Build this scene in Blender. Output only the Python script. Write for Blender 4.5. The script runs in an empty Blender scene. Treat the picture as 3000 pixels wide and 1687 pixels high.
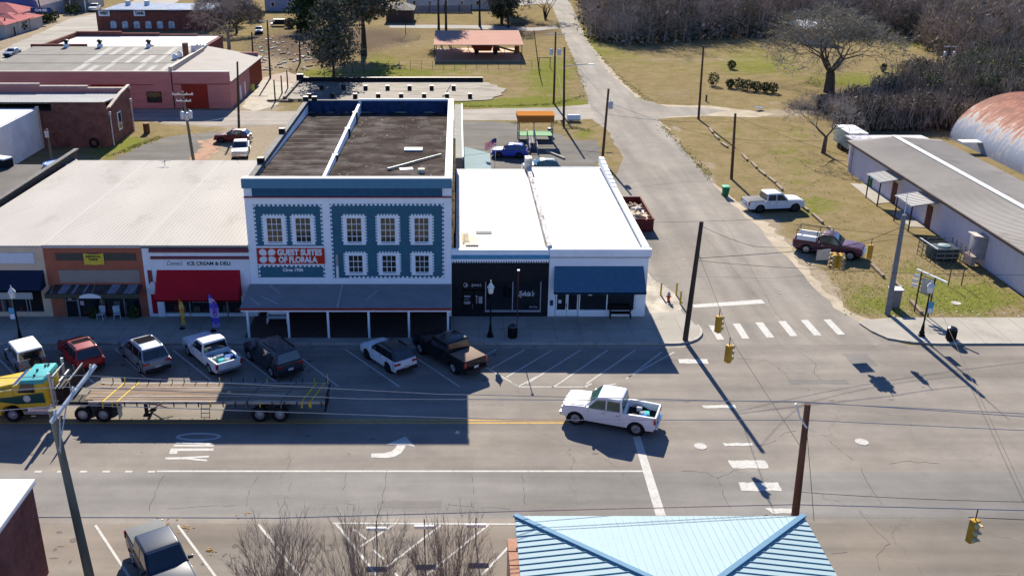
import bpy, bmesh, math, random
from mathutils import Vector, Matrix
PI=math.pi
sc=bpy.context.scene
COL=sc.collection
# ---------------------------------------------------------------- camera, sky, sun, exposure
F=2850.; U0=1340.; V0=843.; TH=math.atan(1153/F); CH=29.3
cam=bpy.data.cameras.new('camera'); co=bpy.data.objects.new('camera',cam); COL.objects.link(co)
co.location=(0,0,CH); co.rotation_euler=(PI/2-TH,0,0)
cam.sensor_width=36; cam.lens=36*F/3000; cam.shift_x=(1500-U0)/3000; cam.clip_start=.5; cam.clip_end=3000
sc.camera=co
SUN_EL=31.0; SUN_AZ=-3.4                       # degrees; azimuth from +Y towards +X
w=bpy.data.worlds.new('World'); sc.world=w; w.use_nodes=True
nt=w.node_tree; bg=nt.nodes['Background']
sky=nt.nodes.new('ShaderNodeTexSky'); sky.sky_type='NISHITA'; sky.sun_disc=False
sky.sun_elevation=math.radians(SUN_EL); sky.sun_rotation=math.radians(SUN_AZ); sky.air_density=1.0; sky.dust_density=0.; sky.ozone_density=6
wb=nt.nodes.new('ShaderNodeVectorMath'); wb.operation='MULTIPLY'; wb.inputs[1].default_value=(.86,1.0,1.3)     # camera white balance set for the sun
nt.links.new(sky.outputs[0],wb.inputs[0]); nt.links.new(wb.outputs[0],bg.inputs[0]); bg.inputs[1].default_value=.058
sl=bpy.data.lights.new('sun','SUN'); sl.energy=5.0; sl.angle=math.radians(.5); sl.color=(1,.92,.79)
so=bpy.data.objects.new('sun',sl); COL.objects.link(so)
a,e=math.radians(SUN_AZ),math.radians(SUN_EL)
so.rotation_euler=Vector((-math.sin(a)*math.cos(e),-math.cos(a)*math.cos(e),-math.sin(e))).to_track_quat('-Z','Y').to_euler()
so.location=(0,80,60)
sc.view_settings.view_transform='Standard'; sc.view_settings.look='None'; sc.view_settings.exposure=1.2; sc.view_settings.gamma=1
# ---------------------------------------------------------------- survey helpers: picture coordinates (2576 wide) to ground positions
cT,sT=math.cos(TH),math.sin(TH); K=1.1646
def g(u,v,z=0.,k=K):
    a=(u*k-U0)/F; b=-(v*k-V0)/F; d=(a,cT+b*sT,-sT+b*cT); t=(z-CH)/d[2]; return (d[0]*t,d[1]*t)
def yz(u,v,y,k=K):
    a=(u*k-U0)/F; b=-(v*k-V0)/F; d=(a,cT+b*sT,-sT+b*cT); t=y/d[1]; return (d[0]*t,CH+d[2]*t)
# ---------------------------------------------------------------- materials
def lin(c): return tuple((x/255/12.92 if x<=10 else ((x/255+.055)/1.055)**2.4) for x in c)
MATS={}
def mat(name,col=None,rough=.8,metal=0.,var=.15,scale=3.,fine=.1,fscale=60.,bump=0.,dirt=None,damt=.4,dscale=1.2,spec=None,coat=0.,emit=0.,stretch=None,rgb=False):
    """one procedural material: base colour varied by two noises, optional dirt colour in patches"""
    if name in MATS: return MATS[name]
    m=bpy.data.materials.new(name); m.use_nodes=True; n=m.node_tree.nodes; L=m.node_tree.links
    b=n['Principled BSDF']; col=lin(col) if rgb else col
    spec=(.5 if rough<.45 else .12) if spec is None else spec
    b.inputs['Roughness'].default_value=rough; b.inputs['Metallic'].default_value=metal
    b.inputs['Specular IOR Level'].default_value=spec; b.inputs['Coat Weight'].default_value=coat; b.inputs['Coat Roughness'].default_value=.08
    tc=n.new('ShaderNodeTexCoord'); src=tc.outputs['Object']
    if stretch:
        mp=n.new('ShaderNodeMapping'); mp.inputs['Scale'].default_value=stretch; L.new(src,mp.inputs[0]); src=mp.outputs[0]
    n1=n.new('ShaderNodeTexNoise'); n1.inputs['Scale'].default_value=scale; n1.inputs['Detail'].default_value=5; L.new(src,n1.inputs['Vector'])
    n2=n.new('ShaderNodeTexNoise'); n2.inputs['Scale'].default_value=fscale; n2.inputs['Detail'].default_value=3; L.new(src,n2.inputs['Vector'])
    def mr(x,a0,a1,b0,b1):
        q=n.new('ShaderNodeMapRange'); q.inputs[1].default_value=a0;q.inputs[2].default_value=a1;q.inputs[3].default_value=b0;q.inputs[4].default_value=b1; L.new(x,q.inputs[0]); return q.outputs[0]
    mu=n.new('ShaderNodeMath'); mu.operation='MULTIPLY'
    L.new(mr(n1.outputs[0],.3,.7,1-var,1+var),mu.inputs[0]); L.new(mr(n2.outputs[0],.3,.7,1-fine,1+fine),mu.inputs[1])
    vm=n.new('ShaderNodeVectorMath'); vm.operation='SCALE'; vm.inputs[0].default_value=col[:3]; L.new(mu.outputs[0],vm.inputs['Scale'])
    out=vm.outputs[0]
    if dirt:
        n3=n.new('ShaderNodeTexNoise'); n3.inputs['Scale'].default_value=dscale; n3.inputs['Detail'].default_value=7; n3.inputs['Roughness'].default_value=.65; L.new(src,n3.inputs['Vector'])
        mx=n.new('ShaderNodeMix'); mx.data_type='RGBA'; L.new(mr(n3.outputs[0],.62-.25*damt,.78-.2*damt,0,min(1,damt*1.6)),mx.inputs[0]); L.new(out,mx.inputs[6]); mx.inputs[7].default_value=(*(lin(dirt) if rgb else dirt),1); out=mx.outputs[2]
    L.new(out,b.inputs['Base Color'])
    if bump:
        bp=n.new('ShaderNodeBump'); bp.inputs['Strength'].default_value=bump; bp.inputs['Distance'].default_value=.03; L.new(n2.outputs[0],bp.inputs['Height']); L.new(bp.outputs[0],b.inputs['Normal'])
    if emit: L.new(out,b.inputs['Emission Color']); b.inputs['Emission Strength'].default_value=emit
    MATS[name]=m; return m
def brick(name,c1,c2,mortar,scale=1.,var=.3,bw=.22,bh=.075,dirt=None):
    if name in MATS: return MATS[name]
    m=bpy.data.materials.new(name); m.use_nodes=True; n=m.node_tree.nodes; L=m.node_tree.links; b=n['Principled BSDF']; b.inputs['Roughness'].default_value=.95; b.inputs['Specular IOR Level'].default_value=.1
    tc=n.new('ShaderNodeTexCoord'); sx=n.new('ShaderNodeSeparateXYZ'); L.new(tc.outputs['Object'],sx.inputs[0])
    ad=n.new('ShaderNodeMath'); L.new(sx.outputs[0],ad.inputs[0]); L.new(sx.outputs[1],ad.inputs[1])
    cx=n.new('ShaderNodeCombineXYZ'); L.new(ad.outputs[0],cx.inputs[0]); L.new(sx.outputs[2],cx.inputs[1])
    bt=n.new('ShaderNodeTexBrick'); bt.inputs['Scale'].default_value=scale; bt.inputs['Brick Width'].default_value=bw; bt.inputs['Row Height'].default_value=bh; bt.inputs['Mortar Size'].default_value=.006
    bt.inputs['Color1'].default_value=(*c1,1); bt.inputs['Color2'].default_value=(*c2,1); bt.inputs['Mortar'].default_value=(*mortar,1); L.new(cx.outputs[0],bt.inputs['Vector'])
    n1=n.new('ShaderNodeTexNoise'); n1.inputs['Scale'].default_value=.8; n1.inputs['Detail'].default_value=8; n1.inputs['Roughness'].default_value=.7; L.new(tc.outputs['Object'],n1.inputs['Vector'])
    mr=n.new('ShaderNodeMapRange'); mr.inputs[1].default_value=.3; mr.inputs[2].default_value=.7; mr.inputs[3].default_value=1-var; mr.inputs[4].default_value=1+var; L.new(n1.outputs[0],mr.inputs[0])
    vm=n.new('ShaderNodeVectorMath'); vm.operation='SCALE'; L.new(bt.outputs[0],vm.inputs[0]); L.new(mr.outputs[0],vm.inputs['Scale']); L.new(vm.outputs[0],b.inputs['Base Color'])
    MATS[name]=m; return m
# ---------------------------------------------------------------- mesh builder
OFF={}
class MB:
    def __init__(s): s.v=[]; s.f=[]; s.m=[]; s.k=0
    def add(s,vs,fs):
        b=len(s.v); s.v+=[tuple(p) for p in vs]; s.f+=[tuple(b+i for i in f) for f in fs]; s.m+=[s.k]*len(fs); return s
    def box(s,x0,x1,y0,y1,z0,z1):
        return s.add([(x0,y0,z0),(x1,y0,z0),(x1,y1,z0),(x0,y1,z0),(x0,y0,z1),(x1,y0,z1),(x1,y1,z1),(x0,y1,z1)],[(0,3,2,1),(4,5,6,7),(0,1,5,4),(1,2,6,5),(2,3,7,6),(3,0,4,7)])
    def obox(s,c,d,rz=0,ry=0,rx=0):
        M=Matrix.Translation(c)@Matrix.Rotation(rz,4,'Z')@Matrix.Rotation(ry,4,'Y')@Matrix.Rotation(rx,4,'X'); x,y,z=d[0]/2,d[1]/2,d[2]/2
        vs=[M@Vector(p) for p in [(-x,-y,-z),(x,-y,-z),(x,y,-z),(-x,y,-z),(-x,-y,z),(x,-y,z),(x,y,z),(-x,y,z)]]
        return s.add(vs,[(0,3,2,1),(4,5,6,7),(0,1,5,4),(1,2,6,5),(2,3,7,6),(3,0,4,7)])
    def quad(s,*p): return s.add(p,[tuple(range(len(p)))])
    def bar(s,p,q,w,h=None):
        """square bar from p to q"""
        p,q=Vector(p),Vector(q); d=(q-p).normalized(); u=Vector((0,0,1)) if abs(d.z)<.9 else Vector((0,1,0)); x=d.cross(u).normalized()*w/2; y=x.cross(d).normalized()*(h or w)/2
        return s.add([p-x-y,p+x-y,p+x+y,p-x+y,q-x-y,q+x-y,q+x+y,q-x+y],[(0,1,2,3),(7,6,5,4),(0,4,5,1),(1,5,6,2),(2,6,7,3),(3,7,4,0)])
    def slab(s,pts,z0,z1):
        n=len(pts); A=sum(pts[i][0]*pts[(i+1)%n][1]-pts[(i+1)%n][0]*pts[i][1] for i in range(n))
        if A<0: pts=pts[::-1]
        return s.add([(p[0],p[1],z0) for p in pts]+[(p[0],p[1],z1) for p in pts],[tuple(range(n))[::-1],tuple(range(n,2*n))]+[(i,(i+1)%n,n+(i+1)%n,n+i) for i in range(n)])
    def prism(s,pts,a0,a1,ax='y'):
        """outline of (a,z) pairs extruded along y (a=x) or along x (a=y)"""
        n=len(pts); f=(lambda p,t:(p[0],t,p[1])) if ax=='y' else (lambda p,t:(t,p[0],p[1]))
        A=sum(pts[i][0]*pts[(i+1)%n][1]-pts[(i+1)%n][0]*pts[i][1] for i in range(n)); flip=(A<0)!=(ax=='x')
        if flip: pts=pts[::-1]
        return s.add([f(p,a0) for p in pts]+[f(p,a1) for p in pts],[tuple(range(n)),tuple(range(n,2*n))[::-1]]+[((i+1)%n,i,n+i,n+(i+1)%n) for i in range(n)])
    def tube(s,p,q,r0,r1=None,n=8,cap=True):
        r1=r0 if r1 is None else r1; p,q=Vector(p),Vector(q); d=(q-p); d=d.normalized() if d.length>1e-6 else Vector((0,0,1)); u=Vector((0,0,1)) if abs(d.z)<.9 else Vector((1,0,0)); x=d.cross(u).normalized(); y=x.cross(d)
        vs=[]
        for c,r in ((p,r0),(q,r1)):
            for i in range(n): t=2*PI*i/n; vs.append(c+x*(r*math.cos(t))+y*(r*math.sin(t)))
        fs=[(i,(i+1)%n,n+(i+1)%n,n+i) for i in range(n)]
        if cap: fs+=[tuple(range(n))[::-1],tuple(range(n,2*n))]
        return s.add(vs,fs)
    def path(s,ps,r,n=5):
        for i in range(len(ps)-1): s.tube(ps[i],ps[i+1],r,r,n,i in(0,len(ps)-2))
        return s
    def lathe(s,c,prof,n=12):
        vs=[];fs=[]
        for r,z in prof:
            for i in range(n): t=2*PI*i/n; vs.append((c[0]+r*math.cos(t),c[1]+r*math.sin(t),c[2]+z))
        for j in range(len(prof)-1):
            for i in range(n): fs.append((j*n+i,j*n+(i+1)%n,(j+1)*n+(i+1)%n,(j+1)*n+i))
        fs+=[tuple(range(n))[::-1],tuple(range((len(prof)-1)*n,len(prof)*n))]
        return s.add(vs,fs)
    def disc(s,c,r,axis='y',t=.02,n=16,r2=None):
        p=Vector(c); d={'x':Vector((t/2,0,0)),'y':Vector((0,t/2,0)),'z':Vector((0,0,t/2))}[axis]; return s.tube(p-d,p+d,r,r2 if r2 else r,n)
    def build(s,name,mats,parent=None,smooth=False,bevel=0,origin=None,ang=30,seg=2):
        off=OFF.get(parent,Vector((0,0,0))) if parent else (Vector(origin) if origin else Vector((0,0,0)))
        me=bpy.data.meshes.new(name); me.from_pydata([(v[0]-off[0],v[1]-off[1],v[2]-off[2]) for v in s.v],[],s.f)
        mats=mats if isinstance(mats,(list,tuple)) else [mats]
        for m in mats: me.materials.append(m)
        me.polygons.foreach_set('material_index',s.m)
        if bevel:
            bm=bmesh.new(); bm.from_mesh(me); bmesh.ops.remove_doubles(bm,verts=bm.verts,dist=1e-4)
            es=[e for e in bm.edges if len(e.link_faces)==2 and e.calc_face_angle(0)>math.radians(ang)]
            bmesh.ops.bevel(bm,geom=es,offset=bevel,segments=seg,affect='EDGES',profile=.6,clamp_overlap=True)
            bm.to_mesh(me); bm.free(); smooth=True
        o=bpy.data.objects.new(name,me); COL.objects.link(o)
        if parent: o.parent=parent; OFF[o]=off
        else: o.location=off; OFF[o]=off
        if smooth:
            me.polygons.foreach_set('use_smooth',[True]*len(me.polygons))
            try: me.set_sharp_from_angle(angle=math.radians(40))
            except Exception: pass
        me.update(); return o
def T(name,label,cat,loc=(0,0,0),group=None):
    o=bpy.data.objects.new(name,None); COL.objects.link(o); o.location=loc; o.empty_display_size=.3; OFF[o]=Vector(loc); o['label']=label; o['category']=cat
    if group: o['group']=group
    return o
def tag(o,label,cat,group=None,kind=None):
    o['label']=label; o['category']=cat
    if group: o['group']=group
    if kind: o['kind']=kind
    return o
def st(o,kind='structure'): o['kind']=kind; return o
def place(o,loc,rz=0): o.location=loc; o.rotation_euler=(0,0,rz); return o
def dup(root,loc,rz=0,label=None,group=None):
    r=root.copy(); COL.objects.link(r); r.location=loc; r.rotation_euler=(0,0,rz)
    if label: r['label']=label
    if group: r['group']=group
    for ch in list(root.children):
        c=ch.copy(); COL.objects.link(c); c.parent=r
        for q in ch.children:
            d=q.copy(); COL.objects.link(d); d.parent=c
            for q2 in q.children: d2=q2.copy(); COL.objects.link(d2); d2.parent=d
    return r
def text(body,size,loc,m,parent=None,name='lettering',rot=(PI/2,0,0),width=None,height=None,shear=0,bold=0,ext=.008,align='LEFT',part=True,spacing=1.):
    c=bpy.data.curves.new(name,'FONT'); c.body=body; c.size=size; c.extrude=ext; c.shear=shear; c.offset=bold; c.resolution_u=3; c.space_character=spacing
    o=bpy.data.objects.new(name,c); COL.objects.link(o); bpy.context.view_layer.update()
    me=bpy.data.meshes.new_from_object(o.evaluated_get(bpy.context.evaluated_depsgraph_get())); COL.objects.unlink(o); bpy.data.objects.remove(o); bpy.data.curves.remove(c)
    xs=[v.co.x for v in me.vertices]; ys=[v.co.y for v in me.vertices]; x0,x1,y0,y1=min(xs),max(xs),min(ys),max(ys)
    sx=(width/(x1-x0)) if width else 1; sy=(height/(y1-y0)) if height else (sx if width else 1)
    R_=Matrix.Rotation(rot[2],4,'Z')@Matrix.Rotation(rot[1],4,'Y')@Matrix.Rotation(rot[0],4,'X')
    off=OFF.get(parent,Vector((0,0,0))) if parent else Vector((0,0,0))
    for v in me.vertices: v.co=R_@Vector(((v.co.x-x0)*sx,(v.co.y-y0)*sy,v.co.z))+Vector(loc)-off
    me.materials.clear(); me.materials.append(m); me.name=name
    q=bpy.data.objects.new(name,me); COL.objects.link(q)
    if parent: q.parent=parent; OFF[q]=off
    return q
# ================================================================ setting
def asphalt(name,col,crack=1.,warm=(.30,.26,.21),streak=(.05,.6,1),amt=.16,seam=0.):
    m=bpy.data.materials.new(name); m.use_nodes=True; n=m.node_tree.nodes; L=m.node_tree.links; b=n['Principled BSDF']; b.inputs['Roughness'].default_value=.92; b.inputs['Specular IOR Level'].default_value=.08
    tc=n.new('ShaderNodeTexCoord'); o=tc.outputs['Object']
    def noise(sc_,det=5,rough=.55,vec=o,st_=None):
        if st_:
            mp=n.new('ShaderNodeMapping'); mp.inputs['Scale'].default_value=st_; L.new(vec,mp.inputs[0]); vec=mp.outputs[0]
        q=n.new('ShaderNodeTexNoise'); q.inputs['Scale'].default_value=sc_; q.inputs['Detail'].default_value=det; q.inputs['Roughness'].default_value=rough; L.new(vec,q.inputs['Vector']); return q
    def mr(x,a0,a1,b0,b1):
        q=n.new('ShaderNodeMapRange'); q.inputs[1].default_value=a0;q.inputs[2].default_value=a1;q.inputs[3].default_value=b0;q.inputs[4].default_value=b1; L.new(x,q.inputs[0]); return q.outputs[0]
    def mul(a_,b_):
        q=n.new('ShaderNodeMath'); q.operation='MULTIPLY'; L.new(a_,q.inputs[0]); L.new(b_,q.inputs[1]); return q.outputs[0]
    big=noise(.09,6,.6); mid=noise(.7,6,.65); fin=noise(28,3,.7); st_=noise(1.,4,.5,st_=streak)
    v=mul(mul(mr(big.outputs[0],.3,.7,1-amt,1+amt),mr(mid.outputs[0],.3,.7,.93,1.07)),mul(mr(fin.outputs[0],.25,.75,.80,1.2),mr(st_.outputs[0],.3,.7,.80,1.16)))
    # cracks: warped voronoi borders, present only in places
    wv=n.new('ShaderNodeVectorMath'); wv.operation='SCALE'; wv.inputs['Scale'].default_value=1.6; nz=noise(.55,6,.7); L.new(nz.outputs[1],wv.inputs[0])
    av=n.new('ShaderNodeVectorMath'); L.new(o,av.inputs[0]); L.new(wv.outputs[0],av.inputs[1])
    vo=n.new('ShaderNodeTexVoronoi'); vo.feature='DISTANCE_TO_EDGE'; vo.inputs['Scale'].default_value=.16; L.new(av.outputs[0],vo.inputs['Vector'])
    msk=noise(.12,3); ck=mul(mr(vo.outputs['Distance'],.001,.006,1,0),mr(msk.outputs[0],.45,.62,.0,.42*crack))
    vm=n.new('ShaderNodeVectorMath'); vm.operation='SCALE'; L.new(v,vm.inputs['Scale'])
    mw=n.new('ShaderNodeMix'); mw.data_type='RGBA'; wn=noise(.16,6,.7); L.new(mr(wn.outputs[0],.45,.75,0,.6),mw.inputs[0]); mw.inputs[6].default_value=(*col,1); mw.inputs[7].default_value=(*warm,1); L.new(mw.outputs[2],vm.inputs[0])
    mx=n.new('ShaderNodeMix'); mx.data_type='RGBA'; L.new(ck,mx.inputs[0]); L.new(vm.outputs[0],mx.inputs[6]); mx.inputs[7].default_value=(.07,.062,.055,1); L.new(mx.outputs[2],b.inputs['Base Color'])
    bp=n.new('ShaderNodeBump'); bp.inputs['Strength'].default_value=.25; bp.inputs['Distance'].default_value=.01; L.new(fin.outputs[0],bp.inputs['Height']); L.new(bp.outputs[0],b.inputs['Normal'])
    return m
def ground_mat():
    m=bpy.data.materials.new('winter_grass'); m.use_nodes=True; n=m.node_tree.nodes; L=m.node_tree.links; b=n['Principled BSDF']; b.inputs['Roughness'].default_value=1; b.inputs['Specular IOR Level'].default_value=.0
    tc=n.new('ShaderNodeTexCoord'); o=tc.outputs['Object']; at=n.new('ShaderNodeAttribute'); at.attribute_name='zone'; sp=n.new('ShaderNodeSeparateColor'); L.new(at.outputs['Color'],sp.inputs[0])
    def noise(s,d=6,r=.65):
        q=n.new('ShaderNodeTexNoise'); q.inputs['Scale'].default_value=s; q.inputs['Detail'].default_value=d; q.inputs['Roughness'].default_value=r; L.new(o,q.inputs['Vector']); return q.outputs[0]
    def mr(x,a0,a1,b0,b1):
        q=n.new('ShaderNodeMapRange'); q.inputs[1].default_value=a0;q.inputs[2].default_value=a1;q.inputs[3].default_value=b0;q.inputs[4].default_value=b1; L.new(x,q.inputs[0]); return q.outputs[0]
    def add(x,y):
        q=n.new('ShaderNodeMath'); q.operation='ADD'; L.new(x,q.inputs[0]); L.new(y,q.inputs[1]); return q.outputs[0]
    def mix(f,a_,b_):
        q=n.new('ShaderNodeMix'); q.data_type='RGBA'; L.new(f,q.inputs[0])
        for i,x in ((6,a_),(7,b_)):
            if isinstance(x,tuple): q.inputs[i].default_value=(*x,1)
            else: L.new(x,q.inputs[i])
        return q.outputs[2]
    n1,n2,n3,n4=noise(.10),noise(.45),noise(2.2),noise(14,3)
    base=mix(mr(n2,.38,.62,0,1),(.225,.172,.090),(.150,.122,.048))
    base=mix(mr(n3,.35,.65,0,.6),base,(.26,.205,.12))
    gr=mix(mr(n3,.35,.65,0,1),(.115,.128,.028),(.19,.19,.05))
    c=mix(mr(add(sp.outputs[0],mr(n2,.3,.7,-.35,.35)),.35,.8,0,1),base,gr)
    c=mix(mr(add(sp.outputs[1],mr(n2,.3,.7,-.4,.4)),.4,.75,0,1),c,mix(mr(n3,.3,.7,0,1),(.34,.29,.215),(.24,.19,.13)))
    c=mix(mr(add(sp.outputs[2],mr(n3,.3,.7,-.5,.5)),.4,.75,0,1),c,mix(mr(n4,.3,.7,0,1),(.085,.06,.04),(.16,.125,.09)))
    vm=n.new('ShaderNodeVectorMath'); vm.operation='SCALE'; L.new(c,vm.inputs[0])
    q=n.new('ShaderNodeMath'); q.operation='MULTIPLY'; L.new(mr(n4,.3,.7,.78,1.22),q.inputs[0]); L.new(mr(n1,.3,.7,.9,1.1),q.inputs[1]); L.new(q.outputs[0],vm.inputs['Scale']); L.new(vm.outputs[0],b.inputs['Base Color'])
    bp=n.new('ShaderNodeBump'); bp.inputs['Strength'].default_value=.5; bp.inputs['Distance'].default_value=.08; L.new(n4,bp.inputs['Height']); L.new(bp.outputs[0],b.inputs['Normal'])
    return m
# blobs: (u,v, ru,rv, amount) in picture units, channel
GREEN=[(1150,165,60,14,.6),(1390,160,60,30,.7),(1080,185,330,10,.5),(1380,215,80,45,.8),(1200,258,300,14,1),(800,185,60,14,1),(960,150,60,25,.7),(1000,180,100,20,.5),(2290,700,110,70,.5),(2440,750,140,45,1.2),(2230,775,60,22,1),(2300,180,120,30,.5),(2300,110,120,26,.6),(2130,205,120,22,.9),(1950,150,200,60,.25),(1850,130,150,30,.3),(1480,70,30,60,.8),(1520,130,60,30,.6),(2010,430,60,90,.45),(2060,520,80,30,.7),(1960,380,50,30,.3),(2150,600,50,40,.5),(1850,330,80,20,.3),(2000,330,80,20,.4),(1900,170,120,24,.55),(1600,150,60,30,.4),(1440,290,40,14,.9),(1300,262,180,10,.9),(1120,230,60,10,.5),(1800,350,60,30,.3),(320,360,70,24,1.1),(620,325,60,8,.6),(1470,335,50,18,.7),(1080,40,100,12,.5),(1400,400,50,16,.5),(1700,180,80,30,.3),(2150,750,60,30,.6),(250,385,60,20,.7)]
DIRT=[(640,250,60,60,1.1),(720,240,50,14,1),(590,300,250,30,.9),(640,370,80,60,1.3),(540,390,60,30,.8),(1700,235,60,20,.5),(1950,285,180,12,.9),(1640,340,18,60,.9),(1750,440,18,60,.8),(1870,560,45,45,1.3),(1930,610,50,30,1.2),(1985,650,55,40,1.2),(2040,705,45,40,1.2),(2085,750,35,40,1.3),(1960,480,30,30,.6),(1700,340,14,50,.9),(1790,430,14,60,.9),(2150,800,50,14,1),(1500,200,12,60,.7),(1560,262,60,10,.6),(1000,60,160,40,.4),(700,150,120,40,.8),(80,80,200,60,1.3),(200,40,60,20,1.2),(1750,150,300,8,.5),(2000,75,80,16,.4),(990,110,120,20,.5),(2470,330,90,40,.6),(1400,55,50,30,.5),(2560,800,40,16,.8),(1950,560,40,30,.6),(1970,260,60,14,.5)]
LEAF=[(830,110,190,55,.9),(960,95,120,20,.6),(2080,265,130,20,.9),(1900,220,100,16,.6),(1300,75,120,26,.9),(700,120,120,40,.5),(2060,190,150,40,.35),(1200,75,200,12,.4),(2250,300,200,60,.8),(740,190,30,20,.7)]
def zone(x,y,bl):
    # invert to picture units for the survey table
    dep=y*cT+CH*sT; u=(U0+F*x/dep)/K; v=(V0-F*(y*sT-CH*cT)/dep)/K; s=0
    for bu,bv,ru,rv,am in bl:
        d=((u-bu)/ru)**2+((v-bv)/rv)**2
        if d<4: s+=am*math.exp(-d*1.1)
    return min(s,1.2)
def axis_pts(a,b,step,far):
    out=[]; x=a
    while x<=b+1e-6: out.append(x); x+=step
    s=step*3
    while out[-1]<far: out.append(out[-1]+s); s*=1.6
    s=step*3
    while out[0]>-far: out.insert(0,out[0]-s); s*=1.6
    return out
def make_ground():
    xs=axis_pts(-130,150,1.4,1800); ys=[y for y in axis_pts(62,330,1.4,2200)]
    vs=[(x,y,0) for y in ys for x in xs]; nx=len(xs)
    fs=[(j*nx+i,j*nx+i+1,(j+1)*nx+i+1,(j+1)*nx+i) for j in range(len(ys)-1) for i in range(nx-1)]
    me=bpy.data.meshes.new('ground'); me.from_pydata(vs,[],fs); me.materials.append(ground_mat())
    ca=me.color_attributes.new('zone','FLOAT_COLOR','POINT'); buf=[]
    for x,y,_ in vs:
        if 60<y<340 and -140<x<170: buf+=[zone(x,y,GREEN),zone(x,y,DIRT),zone(x,y,LEAF),1]
        else: buf+=[.3,.1,.5,1]
    ca.data.foreach_set('color',buf)
    o=bpy.data.objects.new('ground',me); COL.objects.link(o); st(o)
make_ground()
def rag(pts,amp=.25,step=1.2,seed=1,skip=()):
    """subdivide and roughen an outline"""
    r=random.Random(seed); out=[]
    for i in range(len(pts)):
        a_,b_=pts[i],pts[(i+1)%len(pts)]; d=math.dist(a_,b_); k=max(1,int(d/step)) if i not in skip and d<90 else 1
        for j in range(k):
            t=j/k; o=amp*(r.random()-.5)*2 if i not in skip else 0; nx_,ny_=(b_[1]-a_[1])/d,-(b_[0]-a_[0])/d
            out.append((a_[0]+(b_[0]-a_[0])*t+nx_*o,a_[1]+(b_[1]-a_[1])*t+ny_*o))
    return out
def sheet(name,pts,z,m,thin=.003):
    mb=MB(); mb.slab(pts,z-thin,z); o=mb.build(name,m); return st(o)
ASPH=asphalt('asphalt_main',(.205,.184,.160)); ASPH2=asphalt('asphalt_side',(.215,.196,.170),crack=.8,streak=(.6,.05,1)); ASPH3=asphalt('asphalt_lot',(.115,.108,.098),crack=.3,warm=(.17,.15,.12),amt=.25)
ASPH4=asphalt('asphalt_far',(.245,.235,.215),crack=.3); ASPH5=asphalt('asphalt_parking',(.19,.168,.142),warm=(.24,.19,.14))
sheet('main_road',[(-260,40.9),(260,40.9),(260,61.75),(-260,61.75)],.004,ASPH)
sheet('grey_lane',rag([(-260,41.3),(260,41.3),(260,45.6),(-260,45.6)],.15,3,91),.0065,asphalt('asphalt_grey',(.195,.185,.170),warm=(.225,.21,.19)))
sheet('worn_strip',rag([(-60,60.9),(-60,61.2),(14,61.2),(14,60.9)],.1,2,92),.006,asphalt('asphalt_dusty',(.24,.215,.18)))
sheet('parking_lane',[(-260,-40),(260,-40),(260,40.9),(-260,40.9)],.004,ASPH5)
L_=[(16.0,61.74),(15.0,66),(14.05,70)]+[(14.05,92)]+[g(*p) for p in [(1570,400),(1530,330),(1490,300),(1482,262),(1470,225),(1440,140),(1410,70),(1395,30),(1380,0),(1362,-40)]]
R_=[g(*p) for p in [(1400,-40),(1430,0),(1440,20),(1480,110),(1530,180),(1600,245),(1680,268),(1780,272),(1830,278),(1770,290),(1690,292),(1655,300),(1662,312),(1735,395),(1790,455),(1834,504),(1906,570),(1975,644),(2017,690),(2070,740),(2101,773),(2145,800),(2190,830)]]+[(31.5,61.74)]
sheet('side_street',rag(L_+R_,.22,1.3,3,skip=(0,1,2,3,len(L_)+len(R_)-1)),.008,ASPH2)
sheet('back_street',rag([g(*p) for p in [(100,268),(700,281),(1160,276),(1400,270),(1482,262),(1500,300),(1420,302),(1160,303),(690,315),(560,318),(430,312),(330,300)]],.25,1.5,5),.012,asphalt('asphalt_back',(.27,.24,.205),crack=.2,warm=(.34,.30,.24)))
sheet('gravel_lot',rag([g(*p) for p in [(1163,305),(1240,306),(1300,311),(1300,332),(1400,334),(1430,352),(1500,352),(1510,372),(1500,412)]]+[(13,88),(.2,88)],.3,1.2,7),.013,ASPH3)
sheet('lane',rag([g(*p) for p in [(980,62),(1220,64),(1340,70),(1400,64),(1405,72),(1340,78),(1180,72),(980,70)]],.2,2,9),.01,ASPH4)
sheet('back_road',[g(*p) for p in [(1300,2),(1420,-6),(1420,6),(1300,14),(950,18),(950,8)]],.011,ASPH4)
sheet('far_road',rag([g(*p) for p in [(0,168),(0,128),(175,48),(255,32),(330,5),(400,-30),(500,-30),(420,20),(330,60),(210,100),(60,170)]]+[(-70,175),(-80,160)],.3,3,11),.009,asphalt('asphalt_far_road',(.29,.27,.235),crack=.1,warm=(.33,.30,.25)))
sheet('yard_patch',rag([g(*p) for p in [(290,395),(340,375),(420,345),(540,330),(560,345),(500,380),(470,410),(300,412)]],.4,1,13),.012,ASPH3)
sheet('red_clay',rag([g(*p) for p in [(500,355),(548,345),(552,372),(530,395),(500,410),(470,405),(505,380)]],.5,.8,14),.016,mat('red_clay',(.26,.125,.065),var=.3,scale=.8,dirt=(.2,.15,.1)))
sheet('rear_yard',rag([g(*p) for p in [(650,200),(700,205),(745,212),(690,268),(640,282),(610,272)]],.4,1.5,15),.01,mat('worn_concrete',(.27,.235,.185),var=.2,scale=.5,dirt=(.2,.17,.1),damt=.5))
sheet('brown_gravel',rag([g(*p) for p in [(655,235),(665,195),(720,180),(790,195),(740,215),(690,232)]],.5,1.5,16),.006,mat('brown_gravel',(.19,.125,.09),var=.25,scale=.6,fine=.3,fscale=20))
SAND=mat('sandy_verge',(.40,.345,.26),var=.15,scale=.5,fine=.15,fscale=15,dirt=(.26,.20,.13),damt=.4,dscale=.45,spec=0.)
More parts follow.
